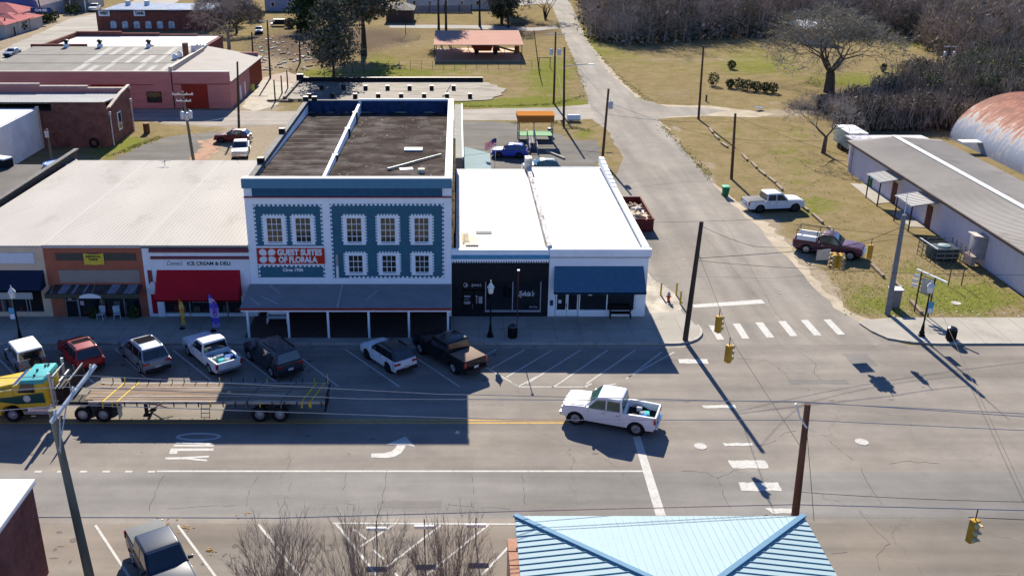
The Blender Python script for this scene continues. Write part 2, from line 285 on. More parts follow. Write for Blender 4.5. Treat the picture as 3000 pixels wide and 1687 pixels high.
sheet('sand_verge',rag([g(*p) for p in [(1775,440),(1800,462),(1850,500),(1905,540),(1945,575),(1985,612),(2010,655),(2050,700),(2085,735),(2140,785),(2190,803),(2150,812),(2080,770),(2000,690),(1950,640),(1890,575),(1820,510),(1760,440)]],.35,.8,41),.005,SAND)
sheet('sand_verge',rag([g(*p) for p in [(1590,243),(1640,262),(1700,265),(1790,266),(1900,280),(1960,288),(1880,296),(1790,292),(1700,296),(1650,300),(1690,330),(1640,300),(1660,275),(1600,255)]],.3,1.,42),.005,SAND)
sheet('sand_verge',rag([g(*p) for p in [(1445,60),(1500,130),(1560,200),(1610,243),(1590,250),(1530,190),(1470,110),(1440,60)]],.3,1.,43),.005,SAND)
# oil drips, patches and cracks in the asphalt
R=random.Random(55); ob=MB()
def blob(mb,x,y,rx,ry,z):
    n=11; mb.slab([(x+rx*R.uniform(.6,1.15)*math.cos(6.283*i/n),y+ry*R.uniform(.6,1.15)*math.sin(6.283*i/n)) for i in range(n)],z-.002,z)
for i in range(9):
    sx=-30.2+i*4.05
    for _ in range(5): blob(ob,sx+R.gauss(.2,.5),59.2+R.gauss(0,.9),R.uniform(.05,.32),R.uniform(.05,.25),.0085+_*.0004)
for i in range(5):
    for _ in range(6): blob(ob,-19+i*4.05+R.gauss(0,.5),38.6+R.gauss(0,.9),R.uniform(.05,.3),R.uniform(.04,.22),.0085+_*.0004)
for _ in range(26): blob(ob,R.uniform(-35,40),R.choice((47.6,49.0,53.5,55.2))+R.gauss(0,.2),R.uniform(.05,.25),R.uniform(.03,.12),.0088)
st(ob.build('oil_stains',asphalt('asphalt_oily',(.125,.112,.098),crack=0,warm=(.15,.13,.11))))
pt=MB()
for x0,x1,y0,y1 in ((21.5,25.3,55.9,56.5),(-4,-.8,42.2,42.9),(26.5,28.2,58.5,60.3),(8.5,9.6,52.2,54.4)): pt.slab(rag([(x0,y0),(x1,y0),(x1,y1),(x0,y1)],.06,.4,int(x0*7)),.0078,.0092)
st(pt.build('asphalt_patches',asphalt('asphalt_patch',(.165,.155,.142),crack=0,warm=(.2,.185,.165))))
ck=MB()
def crack(ps,w_=.022,z=.0096,seed=1):
    r=random.Random(seed); out=[]
    for a_,b_ in zip(ps[:-1],ps[1:]):
        d=math.dist(a_,b_); k=max(2,int(d/.35))
        for i in range(k): out.append((a_[0]+(b_[0]-a_[0])*i/k+r.gauss(0,.045),a_[1]+(b_[1]-a_[1])*i/k+r.gauss(0,.045)))
    for a_,b_ in zip(out[:-1],out[1:]):
        if r.random()>.1: stripe(ck,a_,b_,w_*r.uniform(.5,1.3),z)
def stripe(mb,a_,b_,wd,z=.0125):
    dx,dy=b_[0]-a_[0],b_[1]-a_[1]; d=math.hypot(dx,dy) or 1e-4; nx,ny=-dy/d*wd/2,dx/d*wd/2
    mb.slab([(a_[0]+nx,a_[1]+ny),(b_[0]+nx,b_[1]+ny),(b_[0]-nx,b_[1]-ny),(a_[0]-nx,a_[1]-ny)],z-.003,z)
q1=lambda x,y:g(x/2.576,1125+y/2.576,0,1.); q2=lambda x,y:g(1000+x/2.576,1125+y/2.576,0,1.); q3=lambda x,y:g(2000+x/2.576,1125+y/2.576,0,1.); q6=lambda x,y:g(2000+x/2.576,562+y/2.576,0,1.)
for i,ps in enumerate(([q1(1240,680),q1(1190,780),q1(1150,880),q1(1095,990)],[q1(1940,700),q1(1860,860),q1(1870,960)],[q1(2190,740),q1(2150,900),q1(2090,990)],[q2(45,660),q2(20,760),q2(0,840)],[q2(340,670),q2(320,800),q2(305,900)],[q2(985,670),q2(995,860)],[q2(1360,670),q2(1380,780),q2(1390,945)],[q1(1260,940),q1(1480,925),q1(1700,915),q1(1850,905)],[q2(800,915),q2(1000,925),q2(1320,945)],
  [q3(0,655),q3(180,665),q3(265,710),q3(330,860),q3(370,970)],[q3(265,710),q3(380,650),q3(470,640)],[q3(550,465),q3(680,440),q3(760,370),q3(880,340)],[q3(960,340),q3(1090,400),q3(1200,520),q3(1340,600)],[q3(1350,640),q3(1390,740),q3(1450,820),q3(1520,940)],[q3(1330,950),q3(1440,1080),q3(1560,1200),q3(1460,1300),q3(1490,1440)],[q3(1560,600),q3(1700,575),q3(2000,605)],[q3(1080,1280),q3(1300,1270)],
  [q6(420,1255),q6(620,1270),q6(720,1320),q6(830,1440)],[q6(870,1190),q6(1000,1290),q6(990,1370),q6(1070,1440)],[q6(120,280),q6(330,520),q6(560,800)],[q6(300,200),q6(480,520),q6(700,900)],[q6(690,900),q6(760,970),q6(1000,1130)],[q2(0,900),q2(60,905),q2(150,910)])): crack(ps,seed=i)
st(ck.build('asphalt_cracks',mat('crack_dark',(.085,.076,.066),spec=0.)))
# pavements
CONC=mat('sidewalk_concrete',(.335,.31,.265),var=.14,scale=.35,fine=.1,fscale=30,dirt=(.17,.155,.13),damt=.35,dscale=.3,rough=.95)
KERB=mat('kerb_concrete',(.38,.35,.30),var=.15,scale=1,dirt=(.2,.18,.15),damt=.5)
def arc(cx,cy,r,a0,a1,n): return [(cx+r*math.cos(math.radians(a0+(a1-a0)*i/n)),cy+r*math.sin(math.radians(a0+(a1-a0)*i/n))) for i in range(n+1)]
wl=[(-260,66.48),(-260,62.0),(15.2,62.0)]+arc(15.2,64.3,2.3,-90,15,10)+[(16.9,67.5),(14.02,67.0),(14.02,66.48)]
mb=MB(); mb.slab(wl,-.05,.125)
k=MB(); kk=[(-260,61.78),(15.2,61.78)]+arc(15.2,64.3,2.52,-90,15,10)
ki=[(-260,61.99),(15.2,61.99)]+arc(15.2,64.3,2.31,-90,15,10)
k.slab(kk+ki[::-1],-.05,.13)
side=mb.build('sidewalk',CONC); st(side); st(k.build('kerb',KERB))
jm=mat('joint',(.13,.12,.10))
j=MB()
for i in range(-30,10):
    x=i*1.83-.3; j.box(x-.012,x+.012,62.02,66.45,.12,.1275)
j.box(-60,15,64.2,64.225,.12,.1275); st(j.build('sidewalk_joints',jm))
sheet('gutter',[(-260,61.2),(15.2,61.2),(17.9,62.2),(18.0,64.5),(17.6,66.5),(17.4,64.5),(16.8,62.6),(15.2,61.77),(-260,61.77)],.0075,mat('gutter_concrete',(.27,.245,.21),var=.2,dirt=(.12,.11,.1),damt=.5,scale=.6))
sheet('apron',rag([(14.02,67.0),(16.8,67.4),(17.4,70.2),(16.6,73),(15.6,77),(14.6,80),(14.02,84)],.2,.8,17,skip=(0,)),.012,mat('apron_concrete',(.40,.36,.29),var=.3,scale=.8,dirt=(.24,.215,.18),damt=.7,dscale=.7))
wr=[(260,66.2),(32.5,66.3),(30.3,65.9)]+[g(*p,0) for p in [(2160,812),(2190,832),(2230,850),(2290,860),(2360,864)]]+[(36.5,62.0),(260,62.0)]
mb=MB(); mb.slab(wr,-.05,.12); o=mb.build('sidewalk',CONC); st(o)
kq=[g(*p,0) for p in [(2160,812),(2190,832),(2230,850),(2290,860),(2360,864)]]+[(36.5,62.0),(260,62.0)]
k=MB(); k.slab([(p[0]-.04,p[1]-.2) for p in kq]+[(p[0],p[1]-.01) for p in kq[::-1]],-.05,.125); st(k.build('kerb',KERB))
j=MB()
for i in range(12): x=35.2+i*1.9; j.box(x-.012,x+.012,62.05,66.15,.115,.1225)
st(j.build('sidewalk_joints',jm))
# kerb ramp and utility covers
mm=mat('manhole_iron',(.42,.40,.37),rough=.7,var=.2,scale=6)
for u,v,r,l in [(1762,1122,.36,'pale manhole cover with a dark slot left of the roadside crosswalk bars'),(2168,1111,.38,'pale round manhole cover alone in the middle of the junction'),(2405,762,.36,'round lid in the grass by the two thin stakes'),(2325,857,.3,'round lid in the pavement beside the right street lamp')]:
    x,y=g(u,v); z=.13 if v==857 else .012
    tag(MB().lathe((x,y,z),[(r,0),(r,.012),(r*.88,.016),(r*.84,.010),(.06,.010)],20).build('manhole_cover',mm,origin=(x,y,z)),l,'manhole cover','round utility covers')
# ---------------------------------------------------------------- painted markings
WHT=mat('road_paint_white',(.46,.45,.415),rough=.8,var=.08,scale=1.5,fine=.08,dirt=(.24,.22,.195),damt=.42,dscale=5)
YEL=mat('road_paint_yellow',(.47,.28,.06),rough=.8,dirt=(.25,.2,.13),damt=.4,dscale=4)
MZ=.0125
def stripe(mb,a_,b_,wd,z=MZ):
    dx,dy=b_[0]-a_[0],b_[1]-a_[1]; d=math.hypot(dx,dy); nx,ny=-dy/d*wd/2,dx/d*wd/2
    mb.slab([(a_[0]+nx,a_[1]+ny),(b_[0]+nx,b_[1]+ny),(b_[0]-nx,b_[1]-ny),(a_[0]-nx,a_[1]-ny)],z-.003,z)
m1=MB()
for a_,b_ in [((0,905),(50,955)),((165,895),(235,962)),((290,877),(368,952)),((435,880),(532,957)),((595,885),(692,959)),((748,893),(852,972)),((868,878),(1005,972)),((1045,898),(1156,972))]: stripe(m1,g(*a_),g(*b_),.11)
st(m1.build('parking_lines',WHT))
z5=lambda x,y:g(1000+x/2.576,562+y/2.576,0,1.)
m1=MB()
for a_,b_ in [((1083,1235),(1170,1187)),((1125,1335),(1385,1190)),((1245,1398),(1592,1192)),((1400,1447),(1808,1190)),((1640,1447),(2010,1192)),((1850,1447),(2218,1192)),((2150,1412),(2420,1205)),((2160,1400),(2512,1208)),((1060,1305),(1330,1462))]: stripe(m1,z5(*a_),z5(*b_),.10)
z2=lambda x,y:g(1000+x/2.576,1125+y/2.576,0,1.)
stripe(m1,z2(1325,20),z2(1860,20),.11); stripe(m1,z2(1280,-14),z2(1335,20),.11)
for a_,b_ in [((1330,20),(1480,-60)),((1590,24),(1640,-2)),((1830,20),(1890,-5)),((1980,14),(2075,-4))]: stripe(m1,z2(*a_),z2(*b_),.1)
st(m1.build('hatched_lines',WHT))
m1=MB(); y1=g(1342,1232,0,1.)[1]
stripe(m1,(-60,y1-.26),(7.2,y1-.26),.15); stripe(m1,(-60,y1+.08),(7.2,y1+.08),.15); st(m1.build('centre_line',YEL))
m1=MB(); stripe(m1,g(395,1184.5),g(1618,1184.5),.16)
for i in range(6): x=2-99*i; stripe(m1,g(390-57*i-20*(i>0)*0-18,1185.5),g(390-57*i+18-18,1185.5),.17)
st(m1.build('lane_line',WHT))
m1=MB(); P=[(1592,1099),(1610,1095),(1675,1296),(1650,1296)]; m1.slab([g(*p) for p in P],MZ-.002,MZ+.001); st(m1.build('stop_line',WHT))
m1=MB(); m1.slab([g(*p) for p in [(1742,766),(1915,753),(1925,763),(1745,774)]],MZ,MZ+.002); st(m1.build('stop_line',WHT))
m1=MB(); c6=lambda x,y:g(2000+x/2.576,562+y/2.576,0,1.)
for q in [[(195,1005),(240,1008),(315,1113),(262,1115)],[(377,994),(432,992),(503,1105),(450,1106)],[(547,985),(605,983),(692,1098),(635,1099)],[(720,975),(777,973),(868,1087),(812,1088)],[(890,967),(945,964),(1047,1081),(992,1083)],[(1062,963),(1116,961),(1225,1075),(1170,1077)]]:
    m1.slab([c6(*p) for p in q],MZ,MZ+.002)
st(m1.build('crosswalk',WHT))
m1=MB()
for q in [[(1831,1157),(1925,1158),(1933,1177),(1842,1177)],[(1856,1212),(1957,1213),(1966,1234),(1867,1234)],[(1818,1114),(1892,1114),(1895,1121),(1822,1122)],[(1765,1020),(1850,1017),(1853,1026),(1770,1026)],[(1706,903),(1780,903),(1783,914),(1710,914)],[(1925,1278),(1990,1278),(1995,1290),(1945,1292)]]:
    m1.slab(rag([g(*p) for p in q],.05,.25,int(q[0][0])),MZ,MZ+.002)
st(m1.build('crosswalk_bars',WHT))
# curved arrow and lettering, read by drivers heading right
m1=MB(); z2m=lambda x,y:g(1000+x/2.576,1125+y/2.576,0,1.)
o_=[(225,552),(228,522),(320,520),(380,505),(410,480),(420,458),(340,455),(485,393),(557,472),(490,460),(475,485),(450,520),(400,548),(340,556)]
m1.slab([z2m(*p) for p in o_],MZ,MZ+.002); st(m1.build('turn_arrow',WHT))
z1=lambda x,y:g(x/2.576,1125+y/2.576,0,1.)
m1=MB(); cx,cy=z1(1498,396); R1,R2=1.3,.93
oo=[(cx+1.33*math.cos(t*PI/14),cy+.46*math.sin(t*PI/14)) for t in range(28)]; ii=[(cx+1.12*math.cos(t*PI/14),cy+.27*math.sin(t*PI/14)) for t in range(28)]
for i in range(28): j2=(i+1)%28; m1.slab([oo[i],oo[j2],ii[j2],ii[i]],MZ-.002,MZ+.001)
for q in [[(1310,455),(1615,455),(1615,470),(1310,470)],[(1325,434),(1480,432),(1620,448),(1600,456),(1325,446)],[(1290,484),(1612,484),(1608,502),(1340,504),(1335,526),(1275,526)],[(1248,552),(1400,548),(1578,538),(1575,552),(1450,558),(1565,568),(1560,582),(1400,566),(1248,568)]]:
    m1.slab([z1(*p) for p in q],MZ-.002,MZ+.001)
st(m1.build('road_lettering',WHT))
# near-side parking stalls
m1=MB()
for a_,b_ in [((240,1320),(345,1480)),((447,1320),(565,1480)),((650,1318),(780,1480)),((845,1316),(975,1480))]: stripe(m1,g(*a_),g(*b_),.13)
stripe(m1,g(838,1315),g(1300,1317.5),.12)
zz=lambda x,y:g(1000+x/2.576,1125+y/2.576,0,1.)
for a_,b_ in [((390,1062),(140,1225)),((750,1062),(330,1385)),((1110,1060),(640,1440)),((1300,1185),(1060,1440)),((95,1095),(190,1170)),((235,1245),(320,1320)),((400,1420),(480,1500))]: stripe(m1,zz(*a_),zz(*b_),.12)
st(m1.build('stall_lines',WHT))
# low kerb seam between road and stalls
# ================================================================ the street front
FY=66.5
WTRIM=mat('white_trim',(.80,.84,.86),rough=.7,var=.05,scale=1.2,fine=.04,fscale=30,dirt=(.45,.43,.38),damt=.12,dscale=2)
BLUEW=mat('blue_painted_brick',(.045,.135,.190),rough=.75,var=.1,scale=1.5,fine=.2,fscale=14,stretch=(1,1,3),bump=.3)
BLUED=mat('blue_cornice',(.03,.095,.165),rough=.7,var=.1)
BLUET=mat('teal_cornice',(.09,.22,.31),rough=.6,var=.06)
REDL=mat('red_trim',(.30,.03,.02),rough=.6,var=.1); REDS=mat('sign_red',(.46,.035,.015),rough=.6,var=.05)
GLASS=mat('window_glass',(.03,.028,.022),rough=.08,var=.6,scale=1.3,fine=.2,fscale=6,spec=.9)
GLASSD=mat('shop_glass',(.010,.012,.015),rough=.06,var=.6,scale=.7,spec=.7)
FRAME=mat('alu_frame',(.30,.31,.32),rough=.5,metal=.4,var=.1)
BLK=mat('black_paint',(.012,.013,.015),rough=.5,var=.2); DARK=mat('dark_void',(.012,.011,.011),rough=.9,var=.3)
INK=mat('sign_ink',(.012,.03,.025),rough=.7); SIGNW=mat('sign_white',(.72,.73,.74),rough=.6,var=.03)
TAR=mat('tar_roof',(.056,.046,.041),spec=0.,rough=.95,var=.3,scale=.5,fine=.2,fscale=12,dirt=(.135,.122,.113),damt=.55,dscale=.45)
WROOF=mat('white_membrane',(.60,.60,.585),spec=0.,rough=.8,var=.04,scale=.5,dirt=(.36,.35,.33),damt=.32,dscale=.5)
CREAM=mat('cream_metal_roof',(.43,.405,.37),spec=0.,rough=.8,metal=0.,var=.06,scale=.25,fine=.03,dirt=(.27,.245,.21),damt=.35,dscale=.35,stretch=(1,.35,1))
NAVY=mat('navy_tarp',(.02,.035,.08),rough=.5,var=.3,scale=2); TIMB=mat('pale_timber',(.42,.32,.16),rough=.8,var=.3,scale=4)
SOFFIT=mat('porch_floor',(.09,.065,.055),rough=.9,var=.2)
GREYR=mat('canopy_felt',(.24,.24,.24),rough=.75,var=.1,scale=.8,dirt=(.33,.33,.33),damt=.2,dscale=2)
def dentils(mb,x0,x1,z0,z1,y,s=.13,gap=.16,sides='LRTB',out=True,d=.03):
    """little square teeth around a rectangle; out: outside it, else pointing inwards"""
    q=s if out else -s
    def run(a_,b_):
        n=max(2,int(round((b_-a_)/(gap*2)))); return [a_+(b_-a_)*(i+.5)/n for i in range(n)]
    h=gap/2
    for x in run(x0,x1):
        if 'T' in sides: mb.box(x-h,x+h,y-d,y,*sorted((z1,z1+q)))
        if 'B' in sides: mb.box(x-h,x+h,y-d,y,*sorted((z0,z0-q)))
    for z in run(z0,z1):
        if 'L' in sides: mb.box(*sorted((x0,x0-q)),y-d,y,z-h,z+h)
        if 'R' in sides: mb.box(*sorted((x1,x1+q)),y-d,y,z-h,z+h)
SASH=[]
def sash(parent,x0,x1,z0,z1,nx=3,nz=4,y=FY,fr=.28,gm=None,label=None,teeth=True):
    """window: surround with teeth, glass pane, muntins; a part with sub-parts"""
    mb=MB(); t=.07
    mb.box(x0-fr,x0,y-t,y-.02,z0-.05,z1+.2); mb.box(x1,x1+fr,y-t,y-.02,z0-.05,z1+.2); mb.box(x0,x1,y-t,y-.02,z1,z1+.2)
    if teeth: dentils(mb,x0-fr,x1+fr,z0+.02,z1+.2,y-.02,s=.11,gap=.115,sides='LRT',d=.045)
    o=mb.build('window',WTRIM,parent)
    if label: o['label']=label
    MB().box(x0-fr-.02,x1+fr+.02,y-.13,y-.02,z0-.17,z0-.05).build('sill',WTRIM,o)
    MB().box(x0,x1,y-.035,y-.022,z0,z1).build('pane',gm or GLASS,o)
    SASH.append((o,x0,x1,z0,z1))
    m=MB()
    for i in range(1,nx): x=x0+(x1-x0)*i/nx; m.box(x-.018,x+.018,y-.055,y-.036,z0,z1)
    for i in range(1,nz): z=z0+(z1-z0)*i/nz; m.box(x0,x1,y-.060,y-.036,z-.02,z+.02)
    m.box(x0,x1,y-.066,y-.036,z0,z0+.05); m.build('muntins',WTRIM,o); return o
# ---- the three-storey blue building
B=T('hotel_building','tall blue and white painted building with toothed window frames and a porch','building',(-15.16,FY,0))
x0,x1=-15.16,-.43; yb=96.8
mb=MB(); mb.box(x0,x1,FY,FY+.35,2.2,10.02); mb.box(x0,x0+.35,FY+.35,yb,0,9.95); mb.box(x0+.35,x1-.35,yb-.35,yb,0,9.9)
mb.build('wall',WTRIM,B)
mb=MB(); mb.box(x1-.35,x1,FY+.35,yb,0,9.9); mb.build('side_wall',brick('tan_rough_brick',(.40,.33,.20),(.22,.15,.09),(.35,.3,.22),var=.5,bw=.5,bh=.25),B)['label']='rough tan brick flank'
# exposed timbers along the flank
mb=MB(); R=random.Random(4)
for i in range(26):
    y=FY+.6+i*1.12; z=4.8+R.random()*1.5; mb.box(x1,x1+.05+.22*R.random(),y,y+.3+.5*R.random(),0,z+R.random()*2.2)
mb.build('brick_pier',TIMB,B)
blue=MB(); blue.box(-14.59,-9.68,FY-.02,FY,3.24,8.82); blue.box(-9.12,-.96,FY-.02,FY,3.2,8.86); blue.build('blue_panel',BLUEW,B)
t=MB(); dentils(t,-14.59,-9.68,5.75,8.82,FY-.02,out=False,sides='LRT'); dentils(t,-14.55,-9.68,3.24,4.2,FY-.02,out=False,sides='LRT'); dentils(t,-9.12,-.96,3.2,8.86,FY-.02,out=False,sides='LRT'); dentils(t,-8,-.96,3.2,8.86,FY-.02,out=False,sides='B')
t.box(-14.59,-9.68,FY-.06,FY-.02,5.55,5.68); t.box(-14.59,-9.68,FY-.06,FY-.02,4.2,4.31); t.build('toothed_border',WTRIM,B)
cn=MB(); cn.box(x0-.08,x1+.05,FY-.22,FY,10.05,10.72); cn.build('cornice',BLUET,B)
MB().box(x0+.6,x1-.65,FY-.1,FY,9.42,10.05).build('cornice_band',BLUED,B)
MB().box(x0-.03,x1+.03,FY-.16,FY,9.34,9.41).build('red_moulding',REDL,B)
for a_,b_ in ((-13.68,-12.63),(-11.61,-10.57),(-7.94,-6.91),(-5.5,-4.5),(-3.08,-2.08)): sash(B,a_,b_,5.98,7.8)
for a_,b_ in ((-7.9,-6.92),(-5.46,-4.49),(-3.06,-2.09)): sash(B,a_,b_,3.63,4.95,nz=3)
R=random.Random(21)
for i,(o,a_,b_,c_,d_) in enumerate(SASH):      # blinds and pale things behind some panes
    h=(d_-c_)*(.74,.74,.30,.5,.55,.35,.0,.15)[i]
    if h: MB().box(a_+.02,b_-.02,FY-.0219,FY-.0205,d_-h,d_).build('blind',mat('blind_tan',(.16,.135,.10),var=.5,scale=2.5),o)
SG=MB().box(-14.55,-9.66,FY-.09,FY-.02,4.31,5.55).build('sign_board',REDS,B)
SG['label']='red painted sign with white clover and lettering'
cl=MB()
for sx,sz in ((-1,1),(1,1),(-1,-1),(1,-1)):
    cx,cz=-13.80+sx*.33,4.94+sz*.29; pts=[]
    for i in range(24):
        a_=2*PI*i/24; rr=.25; px,pz=rr*1.08*math.cos(a_),rr*math.sin(a_); pts.append((cx+px,cz+pz))
    pts2=[]
    for px,pz in pts:       # pull the inner corner of each leaf towards the middle
        dx,dz=px-cx,pz-cz; q=max(0,(-dx*sx)*(-dz*sz)*16 if dx*sx<0 and dz*sz<0 else 0); pts2.append((px-sx*.06*q*1.2,pz-sz*.06*q*1.2))
    cl.prism(pts2,FY-.105,FY-.09)
cl.build('clover',SIGNW,SG)
text('GUEST SUITES',.6,(-13.08,FY-.092,4.97),SIGNW,SG,width=3.25,height=.50,bold=.034); text('OF FLORALA',.6,(-13.02,FY-.092,4.40),SIGNW,SG,width=2.85,height=.50,bold=.034)
text('Circa 1906',.3,(-12.78,FY-.03,3.70),SIGNW,B,width=1.5,height=.27,bold=.012)
mb=MB(); mb.k=0; mb.box(-8.86,-8.68,FY-.16,FY-.02,3.25,4.15); mb.k=1; mb.box(-8.84,-8.70,FY-.10,FY-.02,4.15,5.05)
for z in (4.3,4.45,4.6,4.75): mb.box(-8.89,-8.65,FY-.13,FY-.02,z,z+.06)
mb.build('conduit_box',[SIGNW,mat('galvanised',(.42,.43,.45),rough=.45,metal=.6,var=.2)],B)
# roof: falls to the back, split by a white wall
mb=MB(); xl,xr,xm=x0+.35,x1-.35,-9.72
for a_,b_ in ((xl,xm-.12),(xm+.12,xr)): mb.add([(a_,FY+.35,10.0),(b_,FY+.35,10.0),(b_,80,9.62),(a_,80,9.62),(b_,yb-.35,9.1),(a_,yb-.35,9.1)],[(0,1,2,3),(3,2,4,5)])
RF=mb.build('roof',TAR,B)
mb=MB(); R=random.Random(6)
for i in range(17):
    y=FY+1.6+i*1.72; z=10.0-(y-FY)*.0295+.012; mb.bar((xl,y,z+.0),(xm-.12,y+R.uniform(-.05,.05),z),.05,.02)
mb.build('felt_lap',mat('felt_lap',(.14,.128,.12),var=.4,scale=2),RF)
mb=MB()
for i in range(70): x,y=R.uniform(xm+.5,xr-.3),R.uniform(70,93); s=R.uniform(.03,.12); mb.slab([(x+s*math.cos(t_)*R.uniform(.4,1),y+s*2*math.sin(t_)*R.uniform(.4,1)) for t_ in [k*PI/3 for k in range(6)]],9.95-(y-FY)*.0295,10.014-(y-FY)*.0295)
mb.build('paint_spot',mat('paint_spots',(.17,.155,.145),var=.3),RF)
mb=MB(); mb.box(x0-.04,x0+.38,FY+.36,yb,9.95,10.32); mb.box(x0+.38,xm-.1,yb-.4,yb,9.9,10.35); mb.build('parapet',mat('parapet_tar',(.10,.10,.105),var=.3,dirt=(.2,.19,.19),damt=.4,scale=1.5),B)['label']='dark tarred parapet on the left and rear left'
mb=MB(); mb.box(x1-.48,x1+.06,FY+.37,yb+.05,9.9,10.42); mb.box(xm-.1,x1-.48,yb-.35,yb+.05,9.9,10.45); mb.box(x0-.06,x1+.06,FY-.18,FY+.36,10.72,10.78); mb.build('coping',mat('coping_white',(.74,.73,.70),var=.06,dirt=(.4,.39,.36),damt=.2),B)
mb=MB()
for i,(a_,b_) in enumerate(((FY+1.2,75.3),(75.9,84.6),(85.4,91.5),(92.1,96.4))): mb.box(xm-.12,xm+.12,a_,b_,9.0,10.28-(a_-FY)*.008)
mb.build('fire_wall',WTRIM,B)
mb=MB()
for y in (75.6,85,91.8): MB().box(xm-.22,xm+.22,y-.3,y+.3,9.0,10.16).build('block_cap',BLK,B)
for x,y in ((x0+.1,82.5),(x0+.1,yb-.2),(x0+.15,FY+6),(-14.2,yb-.2)): MB().box(x-.25,x+.25,y-.25,y+.25,9.9,10.7).build('block_cap',BLK,B)
mb=MB(); R=random.Random(9)
for a_,b_ in ((xl,xm-.15),(xm+.2,xr)):
    n=14; top=[(a_+(b_-a_)*i/n,yb-.42,10.28) for i in range(n+1)]; bot=[(a_+(b_-a_)*i/n,yb-.62-.5*abs(math.sin(i*.9)),9.22+.12*math.sin(i*1.3)) for i in range(n+1)]
    mb.add(top+bot,[(i,i+1,n+2+i,n+1+i) for i in range(n)])
mb.build('flashing_sheet',NAVY,B)
# porch canopy and shop fronts below
mb=MB(); mb.prism([(FY,2.50),(FY,2.72),(62.66,2.42),(62.66,2.36)],x0-.1,x1-.02,'x'); CN=mb.build('porch_roof',GREYR,B)
mb=MB(); R=random.Random(3)
for (u,v),(u2,v2) in (((655,745),(700,762)),((678,722),(705,740)),((918,755),(950,733)),((848,770),(862,718)),((628,748),(652,764))):
    pa=g(u,v,2.55);pb=g(u2,v2,2.55)
    za=2.72-(FY-pa[1])*.078+.012; zb=2.72-(FY-pb[1])*.078+.012; mb.bar((pa[0],pa[1],za),(pb[0],pb[1],zb),.09,.01)
mb.build('patch_strip',mat('patch_strip',(.42,.43,.44)),CN)
MB().box(x0-.12,x1,62.60,62.665,2.28,2.43).build('red_fascia',REDL,B)
MB().box(x0-.05,x1-.02,62.67,62.85,2.14,2.35).build('porch_beam',WTRIM,B)
for x in (-14.78,-11.93,-9.12,-6.25,-3.42,-.66): MB().box(x-.075,x+.075,62.68,62.83,.125,2.14).build('post',WTRIM,B)
FYs=FY+.9
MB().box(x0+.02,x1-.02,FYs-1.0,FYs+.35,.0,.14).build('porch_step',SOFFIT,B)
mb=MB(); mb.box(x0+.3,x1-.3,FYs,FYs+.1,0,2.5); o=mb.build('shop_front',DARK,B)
mb=MB()
for i in range(9): x=x0+.5+i*1.66; mb.box(x-.04,x+.04,FYs-.06,FYs,0.1,2.5)
mb.box(x0+.3,x1-.3,FYs-.05,FYs,.35,.43); mb.build('mullion',FRAME,o)
mb=MB()
for i in range(8): x=x0+.56+i*1.66; mb.box(x,x+1.52,FYs-.03,FYs-.008,.45,2.4)
mb.build('pane',GLASSD,o)
mb=MB()
for x,z,w_,h_ in ((-11.2,1.1,.34,.5),(-10.5,1.1,.34,.5),(-8.9,1.0,1.3,.55),(-6.1,1.5,.4,.3)): mb.box(x,x+w_,FYs-.045,FYs-.032,z,z+h_)
mb.build('notice',SIGNW,o)
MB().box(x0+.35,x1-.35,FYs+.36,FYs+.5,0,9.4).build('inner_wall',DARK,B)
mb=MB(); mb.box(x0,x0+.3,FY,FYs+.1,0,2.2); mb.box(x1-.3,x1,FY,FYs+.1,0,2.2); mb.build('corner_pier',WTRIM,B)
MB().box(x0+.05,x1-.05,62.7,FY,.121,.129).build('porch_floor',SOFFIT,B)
# things lying on its roof
def rz(y): return 10.0-(y-FY)*.0295
x,y=g(1040,377,9.7); o=MB(); o.obox((x,y,rz(y)+.12),(1.5,.9,.12)); o.obox((x,y,rz(y)+.20),(1.2,.12,.02)); tag(o.build('roof_hatch',SIGNW,bevel=.05,origin=(x,y,rz(y))),'white rounded hatch lying on the brown roof','hatch')
pa,pb=g(975,431,9.8),g(1110,389,9.8); o=MB(); o.tube((pa[0],pa[1],rz(pa[1])+.14),(pb[0],pb[1],rz(pb[1])+.14),.075,.07,10)
o.tube((pa[0],pa[1],rz(pa[1])+.14),(pa[0]+.25,pa[1]+.16,rz(pa[1])+.14),.1,.1,10)
tag(o.build('fallen_pipe',mat('pipe_green',(.33,.37,.34),rough=.5,metal=.3,var=.2),origin=(pa[0],pa[1],rz(pa[1]))),'long grey green pipe lying slantwise across the brown roof','pipe')
x,y=g(1060,433,9.9); tag(MB().obox((x,y,rz(y)+.16),(.5,.5,.3)).build('roof_box',mat('buff_box',(.6,.54,.4)),bevel=.03,origin=(x,y,rz(y))),'small buff box near the front of the brown roof','box')
x,y=g(1022,424,9.9); tag(MB().obox((x,y,rz(y)+.05),(1.0,.6,.05),.2).build('loose_board',SIGNW,origin=(x,y,rz(y))),'pale board lying beside the long pipe on the roof','board')
